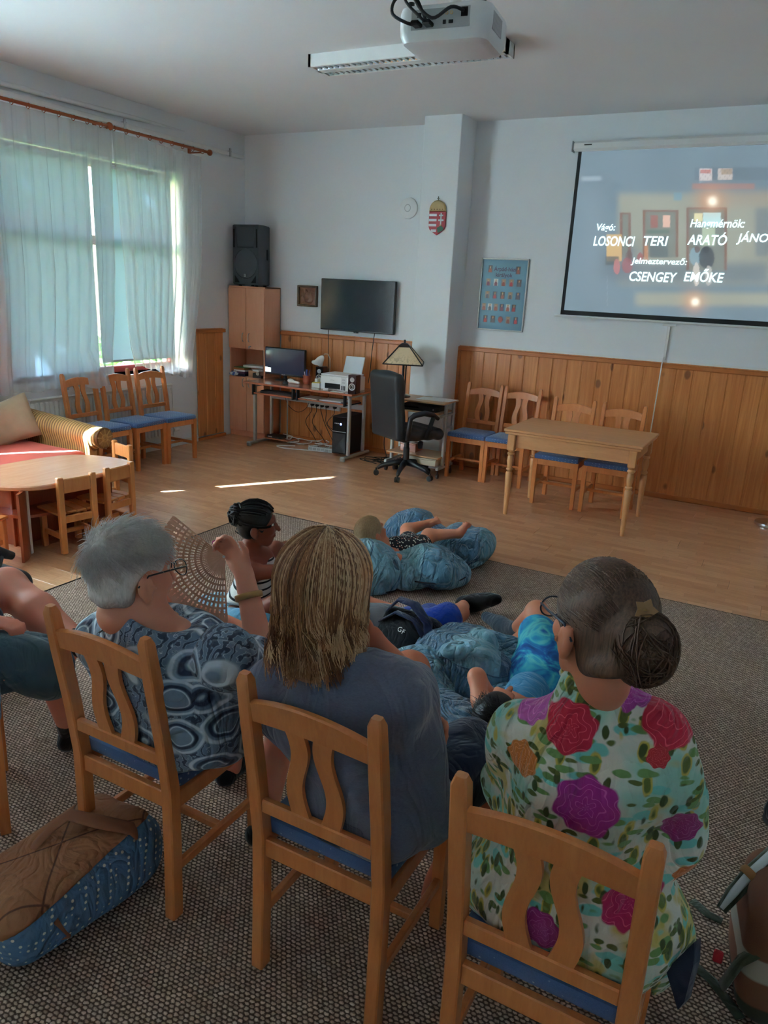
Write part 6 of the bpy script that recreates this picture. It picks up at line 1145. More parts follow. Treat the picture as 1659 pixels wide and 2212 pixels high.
def m_floral():
    t = NT('floral_print'); nz_ = t.noise(22, 2, col=True); dv = t.n('ShaderNodeVectorMath', operation='MULTIPLY_ADD'); t.set(dv.inputs[0], nz_); t.set(dv.inputs[1], (.016, .016, .016)); t.set(dv.inputs[2], t.co); x, y, z = t.xyz(dv.outputs[0])
    col = t.mix(t.ramp(t.noise(6, 3), [(.50, 0), (.62, 1)]), c8(220, 214, 200), c8(160, 206, 190)); col = t.mix(t.ramp(t.noise(9, 2, vec=t.mapping((1, 1, 1), (3, 1, 2))), [(.56, 0), (.62, .9)]), col, c8(206, 184, 96))
    for sc, rz_, lc, th in (((12, 12, 28), .9, c8(120, 200, 190), .34), ((30, 20, 13), .7, c8(196, 178, 80), .36), ((30, 20, 13), .7, c8(92, 106, 40), .27), ((15, 18, 40), -.5, c8(112, 150, 84), .32), ((38, 20, 17), -.9, c8(66, 80, 30), .27), ((17, 20, 44), 1.9, c8(88, 100, 36), .26)):
        d = t.voro(1.0, t.mapping(sc, (rz_*3, 0, 1.7*rz_), (0, rz_, 0), dv.outputs[0]), rnd=1.0); col = t.mix(t.ramp(d, [(th-.04, 1), (th+.02, 0)]), col, lc)
    FL = [(atY(1222, 1585, 1.28), .052, c8(196, 26, 60)), (atY(1436, 1608, 1.28), .058, c8(204, 30, 62)), (atY(1265, 1745, 1.28), .064, c8(170, 34, 140)), (atY(1125, 1640, 1.30), .036, c8(206, 120, 50)), (atY(1185, 1970, 1.3), .046, c8(150, 30, 110)), (atY(1360, 1955, 1.3), .05, c8(186, 26, 90)), (atY(1465, 1812, 1.35), .036, c8(150, 34, 110)), (atY(1370, 1515, 1.36), .034, c8(170, 50, 150)), (atY(1150, 1510, 1.36), .04, c8(190, 90, 170)), (atY(1485, 1900, 1.4), .03, c8(210, 110, 40)), (atY(1240, 2085, 1.35), .05, c8(120, 180, 180)), (atY(1410, 1672, 1.28), .02, c8(190, 40, 50))]
    for k, (p, R_, fc) in enumerate(FL):
        cx, cz = p[0]-o3[0], p[2]-o3[2]; dx_ = t.math('SUBTRACT', x, cx+.008); dz_ = t.math('SUBTRACT', z, cz+.008); r_ = t.math('SQRT', t.math('ADD', t.math('MULTIPLY', dx_, dx_), t.math('MULTIPLY', dz_, dz_))); an = t.math('ARCTAN2', dz_, dx_)
        pet = t.math('MULTIPLY', t.math('SINE', t.math('ADD', t.math('MULTIPLY', an, 7.0), k*1.3)), .07); rn = t.math('DIVIDE', r_, t.math('MULTIPLY', t.math('ADD', pet, 1.0), R_)); msk = t.ramp(rn, [(.94, 1), (1.0, 0)])
        ring = t.math('ABSOLUTE', t.math('SINE', t.math('ADD', t.math('MULTIPLY', rn, 13.0), t.math('MULTIPLY', t.math('SINE', t.math('ADD', t.math('MULTIPLY', an, 5.0), t.math('MULTIPLY', rn, 7))), 1.3)))); lnm = t.ramp(ring, [(.10, .75), (.26, 0)]); fcol = t.mix(lnm, fc, tuple(min(1, a*1.5+.12) for a in fc)); col = t.mix(msk, col, fcol)
    t.bump(crease(t), .7, .022); MATS['floral_print'] = t.fin(col, .9, sheen=.2)
m_floral()
g = sdf_for([sL, sR, pel+V(0, 0, -.1), pel+V(0, .2, 0), elL, elR], .20, .008); g.ell((sL+sR)/2+V(0, .02, -.065), (.185, .125, .135), .07).ell(pel+V(-.01, .01, .17), (.175, .145, .20), .08).ell(pel+V(-.0, .0, .0), (.235, .20, .13), .08).cap(nb_, (sL+sR)/2+V(0, .01, -.04), .068, .11, .06).ell(pel+V(-.15, .08, -.07), (.12, .15, .07), .06).ell(pel+V(.15, .05, -.09), (.075, .13, .09), .06)
g.chain([sR, elR, elR+(wrR-elR)*.8], [.066, .052, .046], .04).chain([sL, elL, elL+(wrL-elL)*.8], [.064, .050, .046], .04); g.warp(wob(12, 7, 12, 26, .012)).warp(wob(13, 4, 9, 18, .014, True)); g.cap(nb_+V(-.005, -.005, .035), nb_+V(0, 0, -.04), .060, .085, .04).ell(nb_+V(-.012, .014, .085), (.054, .058, .058), .012, None, 'i'); g.rbox((-.245, 1.44, .43), (.21, .205, .062), .01, .01, None, 'i'); g.cut((0, 0, .36), (0, 0, -1), .02); chair_cut(g, 1.44); g.mesh('tunic', MATS['floral_print'], p3_, o3)
rf = MB(); 
for i in range(9):
    a = -2.2+i*.5; p = nb_+V(-.01+.088*math.sin(a+PI), .02-.085*math.cos(a+PI)*-1, .012)-o3
pts_ = [nb_+V(-.010+.060*math.sin(a), .010-.066*math.cos(a), .046+.006*math.sin(a*9))-o3 for a in np.linspace(-1.5, 1.5, 40)]; MB().tube(pts_, [.007+.0025*math.sin(i*1.1) for i in range(40)], 8).obj('collar_ruffle', MATS['floral_print'], p3_, True)
g = sdf_for([pel, kR, kL, aR, aL], .14, .011); g.cap(pel+V(.08, .08, -.02), kR, .105, .082, .05).cap(pel+V(-.08, .08, -.02), kL, .105, .082, .05).cap(kR, aR+V(0, 0, .08), .082, .06, .04).cap(kL, aL+V(0, 0, .08), .082, .06, .04); g.rbox((-.245, 1.44, .43), (.21, .205, .058), .01, .01, None, 'i'); chair_cut(g, 1.44); g.mesh('trousers', MATS['navy_cloth'], p3_, o3)
tp_ = [atY(*q, 1.34)-o3 for q in ((1438, 2095), (1500, 2035), (1498, 2085), (1478, 2165), (1464, 2182))]; m_ = MB(); bk_ = [p+V(.01, .02, 0) for p in tp_]; m_.loft([tp_, bk_]).obj('scarf_corner', MATS['navy_cloth'], p3_)
hairm('brown_hair', c8(64, 42, 30), c8(112, 80, 60), (50, 50, 6), .6); C3 = H3.w(0, -.018, .036); R3 = V(.083, .112, .100)*1.02; bunc = atY(1392, 1402, 1.31)
g = SDF(np.minimum(C3, bunc)-.2, np.maximum(C3, bunc)+.2, .007); g.ell(C3, R3, .02, H3.A).ell(H3.w(0, -.05, -.045), V(.070, .058, .062), .04, H3.A).ell(bunc, (.056, .05, .068), .03).ell(bunc+V(-.045, .0, -.055), (.045, .04, .032), .02); g.cut(H3.w(0, .072, .03), nrm(H3.F-H3.U*.5), .02); g.cut(H3.w(0, -.03, -.088), nrm(-H3.U-H3.F*.3), .015)
for q in (-1, 1): g.ell(H3.w(q*.09, .03, -.04), V(.045, .056, .040), .012, H3.A, 'i')
g.warp(wob(14, 6, 40, 90, .0025)); g.mesh('hair', MATS['brown_hair'], p3_, o3)
rs = np.random.default_rng(44); n_ = 1500; npt = 9; st = rs.uniform(-1.25, 1.25, n_); hh = rs.uniform(-.35, 1.0, n_); P = np.zeros((n_, npt, 3)); dB = nrm((bunc-C3)@H3.A/R3)
for j in range(n_):
    a = nrm(V(math.sin(st[j]), math.cos(st[j])*.78, hh[j]))
    for i in range(npt): s_ = i/(npt-1); d = nrm(a*(1-s_)+dB*s_+V(0, 0, .05*math.sin(PI*s_))); P[j, i] = C3+H3.A@(d*R3*(1.005+.012*rs.uniform()))
P = P[(st*0+1 > 0) & ~((np.abs(st) > .75) & (hh < .05))]; hairm('brown_gloss', c8(92, 64, 48), c8(136, 102, 80), (50, 50, 6), .4); strands('hair_strands', P[::2], .002, MATS['brown_hair'], p3_, o3); strands('light_strands', P[1::4], .0018, MATS['brown_gloss'], p3_, o3)
P = np.zeros((420, 9, 3))
for j in range(420):
    ax = nrm(rs.normal(size=3)+V(.6, -1, .3)); A_ = frame(ax); r_ = rs.uniform(.85, 1.06); a0 = rs.uniform(0, 6.28); zf = rs.uniform(-.8, .8); rr = math.sqrt(1-zf*zf)
    for i in range(9): a = a0+i*.28; P[j, i] = bunc+(A_@V(rr*math.cos(a), rr*math.sin(a), zf))*V(.058, .052, .070)*r_
strands('bun_strands', P, .0016, MATS['brown_hair'], p3_, o3, False)
cp = atY(1395, 1318, 1.30)-o3; cl_ = mat('clip_gold', c8(160, 116, 74), .4, .2, 60)
m_ = MB()
for i in range(5): a = i*2*PI/5; m_.prism([(0, -.004), (.012, -.008), (.022, 0), (.012, .008), (0, .004)], -.0015, .0015, A=frame(V(.3, -1, .4))@rot('Z', a), o=cp)
m_.lathe([(0, -.004), (.006, 0), (0, .004)], 8, cp).obj('hair_clip', cl_, p3_); m_ = MB(); cq = atY(1340, 1432, 1.295)-o3; m_.prism([(-.012, -.014), (.014, -.014), (.010, .004), (0, .018), (-.010, .004)], -.002, .002, A=frame(V(.0, -1, .2)), o=cq).obj('hair_comb', mat('comb_brown', c8(110, 66, 54), .35), p3_)
glasses(p3_, H3, o3, 'navy')
# ================================================================ bean bags of patchwork denim
def m_denim(name, seed, dark=0.0):
    t = NT(name); nz_ = t.noise(5, 2, col=True); dv = t.n('ShaderNodeVectorMath', operation='MULTIPLY_ADD'); t.set(dv.inputs[0], nz_); t.set(dv.inputs[1], (.03, .03, .03)); t.set(dv.inputs[2], t.mapping((1, 1, 1), (seed*1.7, seed*.9, seed*.3), (.7+.1*seed, .35, .5*seed)))
    br = t.n('ShaderNodeTexBrick', offset=.37); t.set(br.inputs['Vector'], dv.outputs[0]); br.inputs['Color1'].default_value = (0, 0, 0, 1); br.inputs['Color2'].default_value = (1, 1, 1, 1); br.inputs['Mortar'].default_value = (.5, .5, .5, 1); br.inputs['Scale'].default_value = 1.0; br.inputs['Mortar Size'].default_value = .004; br.inputs['Mortar Smooth'].default_value = .2; br.inputs['Brick Width'].default_value = .30; br.inputs['Row Height'].default_value = .19; sc_ = t.n('ShaderNodeSeparateColor'); t.set(sc_.inputs[0], br.outputs['Color']); tone = sc_.outputs[0]; df = br.outputs['Fac']
    col = t.ramp(tone, [(.0, c8(42, 74, 106)), (.25, c8(58, 100, 134)), (.5, c8(84, 134, 160)), (.75, c8(98, 150, 172)), (.93, c8(130, 176, 188)), (1.0, c8(168, 198, 200))]); col = t.mix(t.math('MULTIPLY', t.noise(260, 2, .7), .35), col, c8(160, 192, 206)); col = t.mix(t.math('MULTIPLY', t.ramp(t.noise(7, 4), [(.4, 0), (.7, 1)]), .35), col, c8(36, 70, 98))
    col = t.mix(t.math('MULTIPLY', df, .45), col, c8(40, 66, 88)); t.bump(t.math('SUBTRACT', t.math('MULTIPLY', crease(t), 1.5), t.math('MULTIPLY', df, .4)), .9, .035); MATS[name] = t.fin(col, .92, sheen=.3, spec=.2); return MATS[name]
def beanbag(label, c, r, seed, wr=.012, A=None, extra=(), seam=None, crumple=0.0):
    c = np.array(c, float); R_ = np.array(r, float); t = thing('bean_bag', label, 'bean bag', (c[0], c[1], RZ), 0, 'patchwork denim bean bags'); o = V(c[0], c[1], RZ); m = m_denim('denim_%d' % seed, seed)
    f = SDF(np.append(c[:2]-1.35*max(R_[:2])-.05, -.02), np.append(c[:2]+1.35*max(R_[:2])+.05, c[2]+R_[2]*1.5+.08), .0115); f.ell(c, R_, .05, A)
    for e in extra: f.ell(c+np.array(e[0]), e[1], .07)
    f.warp(wob(seed, 7, 6, 18, wr*2.2)); f.warp(wob(seed+90, 4, 6, 14, .026, True)); f.warp(wob(seed+70, 5, 20, 40, .007, True)); 
    if crumple: f.warp(wob(seed+50, 4, 7, 15, crumple, True))
    f.cut((0, 0, RZ+.001), (0, 0, -1), .03); f.mesh('bag_cover', m, t, o)
    if seam is not None:
        Af = np.eye(3) if A is None else A; ph, tilt = seam; pts = []
        for a in np.linspace(0, 2*PI, 49):
            d = V(math.cos(a), math.sin(a), ph+tilt*math.cos(a)); d = d/np.linalg.norm(d); p = c+Af@(d*R_*1.012); pts.append(p-o)
        pts = [p for p in pts if p[2] > .004]
        MB().tube(pts, .0045, 6, False).obj('zip_seam', MATS['matt_black'], t, True)
    return t
beanbag('upright round denim bean bag behind the blonde child\'s head', atY(792, 1236, 3.92)+V(0, .02, .0), (.215, .17, .215), 1, .010, rot('X', -.15), seam=(-.42, .0))
beanbag('flat denim bean bag with pale panel under the blonde child\'s hand', V(-1.89, 4.22, .095), (.27, .25, .115), 2, .012, seam=(.05, .0), extra=(((-.06, .0, .04), (.2, .16, .07)),))
beanbag('blue denim bean bag under the blonde child\'s foot at rug edge', V(-1.84, 4.72, .125), (.215, .19, .14), 3, .012, extra=(((-.25, -.05, -.05), (.2, .16, .09)),))
beanbag('tall crumpled denim bean bag nearest the wooden floor beyond the blonde child', V(-2.33, 4.88, .12), (.235, .16, .14), 4, .012, crumple=.012, extra=(((.2, -.08, -.04), (.2, .15, .09)),))
beanbag('denim bean bag under the sitting braided child', V(-2.47, 2.92, .055), (.34, .28, .065), 5, .010)
e_ = atZ(1028, 1420, .22); beanbag('deeply crumpled teal denim bean bag beside the black backpack', V(e_[0]-.03, e_[1]+.0, .15), (.205, .23, .17), 6, .014, crumple=.06)
beanbag('denim bean bag with pale square patches beside the long-haired person\'s knee', V(-1.24, 2.72, .11), (.20, .36, .14), 7, .012, extra=(((.1, -.25, -.02), (.14, .18, .09)),))
g_ = atZ(985, 1575, .14); beanbag('smooth teal denim bean bag under the black-haired child\'s arm', V(g_[0]-.02, g_[1]-.03, .10), (.20, .26, .15), 8, .010)
beanbag('denim bean bag lying under the child in tie-dye shorts', V(-.74, 2.95, .075), (.27, .40, .09), 9, .012, extra=(((-.22, .35, -.03), (.16, .16, .06)),))
# ================================================================ 4: child with braids hugging its knees
o4 = V(-2.42, 2.93, RZ); p4_ = thing('person', 'child with black braids in striped top and denim shorts hugging its knees', 'person', tuple(o4))
hc = atY(556, 1132, 3.02); H4 = Head(hc, (.78, .60, -.02), (.12, .05, 1), .98); pel = atY(525, 1345, 2.90)+V(0, 0, -.01); nb_ = H4.w(0, -.035, -.135); sR, sL = atY(540, 1238, 2.93), atY(575, 1185, 3.22)+V(0, 0, -.01)
elR, wrR = atY(622, 1232, 3.02), atY(668, 1200, 3.22); elL, wrL = atY(622, 1182, 3.40), atY(665, 1205, 3.28); kR, kL = atY(618, 1265, 3.0)+V(.10, .0, .02), atY(596, 1190, 3.22); aR, aL = V(kR[0]+.10, kR[1]+.10, .06), V(kL[0]+.16, kL[1]-.02, .06)
f = sdf_for([hc+V(0, 0, .11), pel, sR, sL, elR, elL, wrR, wrL, kR, kL, aR, aL], .13, .0085); H4.add(f); f.chain([H4.w(0, -.02, -.05), nb_, (sR+sL)/2], [.042, .043, .06], .03).chain([(sR+sL)/2, (sR+sL)/2*.5+pel*.5, pel], [.085, .085, .10], .05).cap(sR, sL, .05, .05, .04).ell(pel, (.12, .12, .09), .05)
f.chain([sR, elR, wrR], [.044, .034, .024], .03).chain([sL, elL, wrL], [.044, .034, .024], .03); hand(f, wrR, V(.8, .3, -.2), V(-.2, .5, -.6), .5, 1, .85); hand(f, wrL, V(.7, -.6, -.1), V(-.3, -.3, -.7), .5, -1, .85)
f.chain([pel+V(.03, -.06, 0), kR, aR], [.075, .052, .034], .03).chain([pel+V(.03, .09, 0), kL, aL], [.075, .052, .034], .03); foot(f, aR+V(-.02, 0, -.02), aR+V(.14, .06, -.03), .85); foot(f, aL+V(-.02, 0, -.02), aL+V(.15, .02, -.03), .85); f.mesh('body', MATS['skin_brown'], p4_, o4); H4.eyes(p4_, o4)
t = NT('striped_jersey'); x, y, z = t.xyz(); w_ = t.math('FRACT', t.math('MULTIPLY', t.math('ADD', z, t.math('MULTIPLY', x, .12)), 31)); MATS['striped_jersey'] = t.fin(t.mix(t.math('LESS_THAN', w_, .27), c8(214, 210, 206), c8(22, 22, 26)), .9)
ch = (sR+sL)/2; g = sdf_for([pel, sR, sL], .16, .0085); g.chain([ch+V(-.0, -.0, -.02), ch*.5+pel*.5, pel+V(0, 0, .09)], [.098, .097, .112], .05); g.warp(wob(17, 5, 16, 30, .004)); u_ = nrm(ch-pel); g.cut(pel+u_*.085, -u_, .01); g.cut(ch+u_*.055, u_, .02); g.mesh('striped_top', MATS['striped_jersey'], p4_, o4)
for q, s0 in ((-1, sR), (1, sL)): a_ = ch*.45+s0*.55; MB().tube([a_+V(-.07, -.03, -.01)-o4, a_+V(-.03, 0, .045)-o4, a_+V(.05, .02, .02)-o4], .012, 8, flat=.4).obj('shoulder_strap', MATS['striped_jersey'] if q > 0 else cloth('strap_black', c8(34, 26, 28)), p4_, True)
g = sdf_for([pel, kR, kL], .16, .009); g.ell(pel+V(0, 0, -.0), (.155, .15, .095), .05).cap(pel+V(.03, -.07, 0), pel*.28+kR*.72, .105, .092, .05).cap(pel+V(.03, .09, 0), pel*.4+kL*.6, .10, .085, .05); g.warp(wob(18, 5, 12, 26, .010)).warp(wob(19, 3, 9, 18, .014, True)); d_ = nrm(kR-pel); g.cut(pel+V(0, 0, .085), nrm(u_*.9), .01); g.mesh('denim_shorts', cloth('light_denim', c8(92, 140, 168), .25, 30), p4_, o4)
blk = hairm('black_hair', c8(10, 9, 9), c8(32, 27, 25), (40, 40, 40), .38); C4 = H4.w(0, -.014, .037); R4 = V(.080, .105, .096)*.98; bun4 = atY(516, 1112, 2.96); g = SDF(np.minimum(C4, bun4)-.16, np.maximum(C4, bun4)+.16, .007); g.ell(C4, R4, .02, H4.A).ell(H4.w(0, -.05, -.04), V(.064, .05, .05), .03, H4.A).ell(bun4, (.045, .045, .05), .03); g.cut(H4.w(0, .066, .03), nrm(H4.F-H4.U*.5), .015); g.cut(H4.w(0, -.03, -.08), nrm(-H4.U-H4.F*.3), .01)
for q in (-1, 1): g.ell(H4.w(q*.09, .025, -.035), V(.045, .05, .034), .01, H4.A, 'i')
g.mesh('hair', blk, p4_, o4)
rs = np.random.default_rng(61); dB = nrm((bun4-C4)@H4.A/R4); P = []
for j in range(30):
    st, hh = -1.5+3.0*(j % 10)/9, (-.25, .35, .95)[j//10]; a = nrm(V(math.sin(st), math.cos(st)*.75, hh)); P.append([C4+H4.A@(nrm(a*(1-i/11)+dB*(i/11))*R4*(1.03+.012*(i % 2))) for i in range(12)])
strands('cornrows', P, .0075, blk, p4_, o4, False)
P = []
for j in range(60):
    A_ = frame(rs.normal(size=3)); a0 = rs.uniform(0, 6.28); rr = rs.uniform(.034, .058); P.append([bun4+(A_@V(rr*math.cos(a0+i*.42), rr*math.sin(a0+i*.42), rs.uniform(-.003, .003)))*V(1, 1, 1.15) for i in range(12)])
strands('bun_braids', P, .0042, blk, p4_, o4, False); P = [[bun4+V(rs.uniform(-.02, .05), rs.uniform(-.02, .02), -.03)+V(rs.uniform(-.002, .01)*i, 0, -.0085*i*rs.uniform(.6, 1.15)) for i in range(10)] for j in range(16)]; strands('hanging_braids', P, .0035, blk, p4_, o4, False)
# ================================================================ 5: blonde child lying on the bean bags
o5 = V(-2.05, 4.25, RZ); p5_ = thing('person', 'blonde child in dark floral shorts lying barefoot across the bean bags', 'person', tuple(o5))
hc = atY(803, 1152, 4.05); H5 = Head(hc, (.32, .92, .25), (-.35, -.30, .88), .92); pel = atY(886, 1187, 4.26); ch = atY(845, 1190, 4.12)+V(0, 0, -.01); sR, sL = ch+V(.10, -.09, -.01), ch+V(-.10, .07, .0)
kL, aL, kR, aR = atY(880, 1145, 4.52), atY(925, 1131, 4.66), atY(926, 1157, 4.44), atY(992, 1152, 4.52); elR, wrR = atY(884, 1226, 4.06), atY(915, 1205, 4.18); elL, wrL = ch+V(-.2, .14, -.05), ch+V(-.16, .3, -.04)
f = sdf_for([hc, pel, ch, kL, aL, kR, aR, elR, wrR, elL], .14, .0085); H5.add(f); f.chain([H5.w(0, -.02, -.05), H5.w(0, -.02, -.12), ch], [.04, .042, .07], .03).chain([ch, ch*.5+pel*.5, pel], [.085, .08, .095], .05).cap(sR, sL, .04, .04, .04)
f.chain([pel+V(.07, -.03, -.0), kR, aR], [.066, .046, .030], .03).chain([pel+V(-.05, .05, 0), kL, aL], [.066, .046, .030], .03).chain([sR, elR, wrR], [.038, .031, .023], .03).chain([sL, elL, wrL], [.038, .031, .023], .03); hand(f, wrR, V(.8, .5, -.05), V(0, 0, -1), .25, 1, .8); hand(f, wrL, V(.3, .8, 0), V(0, 0, -1), .3, -1, .8)
for a_, tip in ((aR, atY(1008, 1132, 4.54)), (aL, atY(945, 1123, 4.68))):
    foot(f, a_+V(0, 0, -.008), tip, .78); d_ = nrm(tip-a_); sd_ = nrm(np.cross(d_, CF))
    for k in range(5): f.cap(tip-d_*.012+sd_*(k-2)*.012, tip+d_*(.018-.003*k)+sd_*(k-2)*.0135, .0085-.0006*k, .0072-.0006*k, .004)
f.mesh('body', MATS['skin_warm'], p5_, o5); H5.eyes(p5_, o5)
t = NT('ditsy_floral'); d = t.voro(58, rnd=.9); c = t.n('ShaderNodeSeparateColor'); t.set(c.inputs[0], t.voro(58, out='Color', rnd=.9)); MATS['ditsy_floral'] = t.fin(t.mix(t.ramp(d, [(.30, 1), (.38, 0)]), c8(26, 24, 34), t.mix(t.ramp(c.outputs[0], [(.6, 0), (.7, 1)]), c8(220, 214, 202), c8(206, 140, 120))), .9)
g = sdf_for([pel, ch, kR, kL], .13, .0085); g.chain([ch, ch*.5+pel*.5, pel], [.092, .088, .104], .05).cap(pel+V(.07, -.03, 0), pel*.62+kR*.38+V(.03, 0, 0), .08, .074, .04).cap(pel+V(-.05, .05, 0), pel*.62+kL*.38, .08, .074, .04); g.warp(wob(23, 5, 16, 30, .004)); g.mesh('playsuit', MATS['ditsy_floral'], p5_, o5)
bh = hairm('light_blond_hair', c8(160, 124, 84), c8(210, 180, 138), (60, 60, 6)); C5 = H5.w(0, -.02, .036); R5 = V(.080, .108, .097)*.92; g = SDF(C5-.16, C5+.16, .007); g.ell(C5, R5, .02, H5.A).ell(H5.w(0, -.06, -.03), V(.06, .045, .055), .03, H5.A); g.cut(H5.w(0, .066, .03), nrm(H5.F-H5.U*.5), .015); g.mesh('hair', bh, p5_, o5)
rs = np.random.default_rng(71); tie = H5.w(.02, -.115, .02); dB = nrm((tie-C5)@H5.A/R5); P = np.zeros((700, 9, 3))
for j in range(700):
    a = nrm(V(rs.uniform(-1, 1), rs.uniform(-.6, .8), rs.uniform(-.4, 1)))
    for i in range(9): P[j, i] = C5+H5.A@(nrm(a*(1-i/8)+dB*(i/8))*R5*(1.01+.02*rs.uniform()))
strands('hair_strands', P, .0016, bh, p5_, o5); P = [[tie+V(-.001*i*rs.uniform(-3, 5), -.002*i, .0035*i-.0006*i*i)+rs.normal(size=3)*.003 for i in range(9)] for j in range(90)]; strands('ponytail', P, .002, bh, p5_, o5); MB().lathe([(.008, -.004), (.013, 0), (.008, .004)], 12, tie-o5, frame(H5.F)).obj('hair_tie', mat('hair_tie', c8(214, 200, 170), .6), p5_, True)
# ================================================================ 6: child in blue shorts lying behind the backpack
o6 = V(-1.60, 3.62, RZ); p6_ = thing('person', 'child in bright blue shorts and black socks lying behind the black backpack', 'person', tuple(o6)); pel = atY(890, 1352, 3.52); kR, aR = atY(985, 1318, 3.78), atY(1012, 1302, 4.02)+V(.05, -.03, 0)
kR = atY(1000, 1325, 3.70); aR = atY(1003, 1306, 3.92); tipR = atY(1073, 1295, 3.98); kL, aL = atY(960, 1322, 3.95), atY(1000, 1312, 4.1); ch = pel+V(-.32, -.12, .02); hc6 = ch+V(-.20, -.07, .06); H6 = Head(hc6, (.30, .55, .75), (-.85, -.30, .4), .90); sR, sL = ch+V(.02, -.12, .02), ch+V(-.06, .12, .02)
f = sdf_for([hc6, pel, ch, kR, aR, tipR, kL], .14, .0085); H6.add(f); f.chain([H6.w(0, -.02, -.05), ch, ch*.5+pel*.5, pel], [.042, .085, .08, .095], .04).cap(sR, sL, .042, .042, .04).chain([pel+V(.05, -.05, 0), kR+V(-.02, 0, 0), aR], [.072, .05, .034], .03).chain([pel+V(.02, .07, 0), kL, aL], [.07, .048, .033], .03); foot(f, aR, tipR, 1.0); foot(f, aL, aL+V(.1, .08, 0), .8)
f.chain([sR, sR+V(.08, -.14, -.05), sR+V(.22, -.13, -.06)], [.04, .032, .024], .03).chain([sL, sL+V(-.02, .16, -.04), sL+V(.16, .18, -.05)], [.04, .032, .024], .03); hand(f, sR+V(.22, -.13, -.06), V(.9, .1, 0), V(0, 0, -1), .3, 1, .8); hand(f, sL+V(.16, .18, -.05), V(.9, .1, 0), V(0, 0, -1), .3, -1, .8); f.cut((0, 0, RZ+.002), (0, 0, -1), .01); f.mesh('body', MATS['skin_warm'], p6_, o6); H6.eyes(p6_, o6)
g = sdf_for([pel, kR, kL], .13, .009); g.ell(pel, (.12, .12, .095), .05).cap(pel+V(.05, -.05, 0), pel*.3+kR*.7, .092, .08, .04).cap(pel+V(.02, .07, 0), pel*.45+kL*.55, .088, .078, .04); g.warp(wob(26, 5, 14, 28, .008)).warp(wob(27, 3, 9, 18, .012, True)); g.cut((0, 0, RZ+.001), (0, 0, -1), .01); g.mesh('blue_shorts', cloth('royal_blue', c8(22, 62, 160)), p6_, o6)
g = sdf_for([ch, pel, sR, sL], .13, .01); g.chain([ch, ch*.5+pel*.5, pel], [.095, .09, .1], .05).cap(sR, sL, .055, .055, .04); g.cut((0, 0, RZ+.001), (0, 0, -1), .01); g.mesh('shirt', cloth('plain_grey', c8(120, 124, 130)), p6_, o6)
g = sdf_for([aR, tipR], .09, .007); g.cap(aR, aR+(tipR-aR)*.3, .052, .056, .02); g.ell(aR+(tipR-aR)*.62+V(0, 0, .008), (.085, .045, .052), .03, frame(nrm(tipR-aR))@np.array([[0, 0, 1], [0, 1, 0], [1, 0, 0]], float)); foot(g, aR+V(-.01, 0, -.004), tipR+nrm(tipR-aR)*.005, 1.35); g.mesh('sock', cloth('sock_black', c8(20, 19, 22)), p6_, o6)
g = SDF(H6.c-.15, H6.c+.15, .008); g.ell(H6.w(0, -.02, .04), V(.08, .10, .092)*.9, .02, H6.A); g.cut(H6.w(0, .06, .03), nrm(H6.F-H6.U*.5), .015); g.mesh('hair', MATS['brown_hair'], p6_, o6)
# ================================================================ 7: boy in tie-dye shorts
o7 = V(-.82, 2.9, RZ); p7_ = thing('person', 'black-haired child in blue tie-dye shorts lying with one knee up', 'person', tuple(o7)); hc = atZ(1075, 1545, .26); H7 = Head(hc, (.1, .62, .78), (-.02, -.80, .58), 1.04); pel = V(-.80, 3.0, .19); pel = atY(1165, 1470, 2.98); ch = atY(1120, 1520, 2.72)+V(0, 0, -.0)
kR, aR = atY(1160, 1322, 3.28), atY(1112, 1362, 3.45); tipR = atY(1050, 1332, 3.58); kL, aL = atY(1125, 1390, 3.32), atY(1150, 1405, 3.5)+V(0, 0, -.05); sL, sR = ch+V(-.12, -.04, .0), ch+V(.12, -.02, 0); elL, wrL = atY(1030, 1462, 2.62), atY(1050, 1592, 2.44); elR = sR+V(.15, -.08, -.02); wrR = sR+V(.1, .12, -.04)
f = sdf_for([hc, pel, ch, kR, aR, tipR, kL, aL, elL, wrL, elR], .14, .0085); H7.add(f); f.chain([H7.w(0, -.02, -.05), ch+V(0, 0, -.02), ch*.5+pel*.5+V(0, 0, -.02), pel], [.045, .075, .075, .09], .04).cap(sR, sL, .045, .045, .04).chain([pel+V(.05, .03, .02), kR, aR], [.078, .052, .034], .03).chain([pel+V(-.06, .05, 0), kL, aL], [.075, .05, .034], .03); foot(f, aR, tipR, .85); foot(f, aL, aL+V(-.05, .12, 0), .8)
f.chain([sL, elL], [.042, .036], .03).chain([elL, elL*.6+wrL*.4, wrL], [.035, .036, .025], .02).chain([sR, elR, wrR], [.042, .034, .024], .03); hand(f, wrL, V(.5, -.7, -.3), V(.6, .4, .3), .4, 1, .8); hand(f, wrR, V(-.5, .6, 0), V(0, 0, -1), .4, 1, .8); f.mesh('body', MATS['skin_warm'], p7_, o7); H7.eyes(p7_, o7)
t = NT('tie_dye'); n_ = t.noise(7, 3, .55, dist=1.6); MATS['tie_dye'] = t.fin(t.ramp(n_, [(.30, c8(14, 52, 104)), (.45, c8(20, 92, 160)), (.54, c8(40, 150, 186)), (.62, c8(96, 190, 190)), (.72, c8(24, 96, 160))]), .9); g = sdf_for([pel, kR, kL], .14, .009)
g.ell(pel, (.135, .13, .105), .05).cap(pel+V(.05, .03, .02), pel*.36+kR*.64, .098, .088, .04).cap(pel+V(-.06, .05, 0), pel*.42+kL*.58, .095, .085, .04); g.warp(wob(29, 5, 14, 28, .010)).warp(wob(28, 3, 9, 18, .014, True)); g.mesh('tie_dye_shorts', MATS['tie_dye'], p7_, o7)
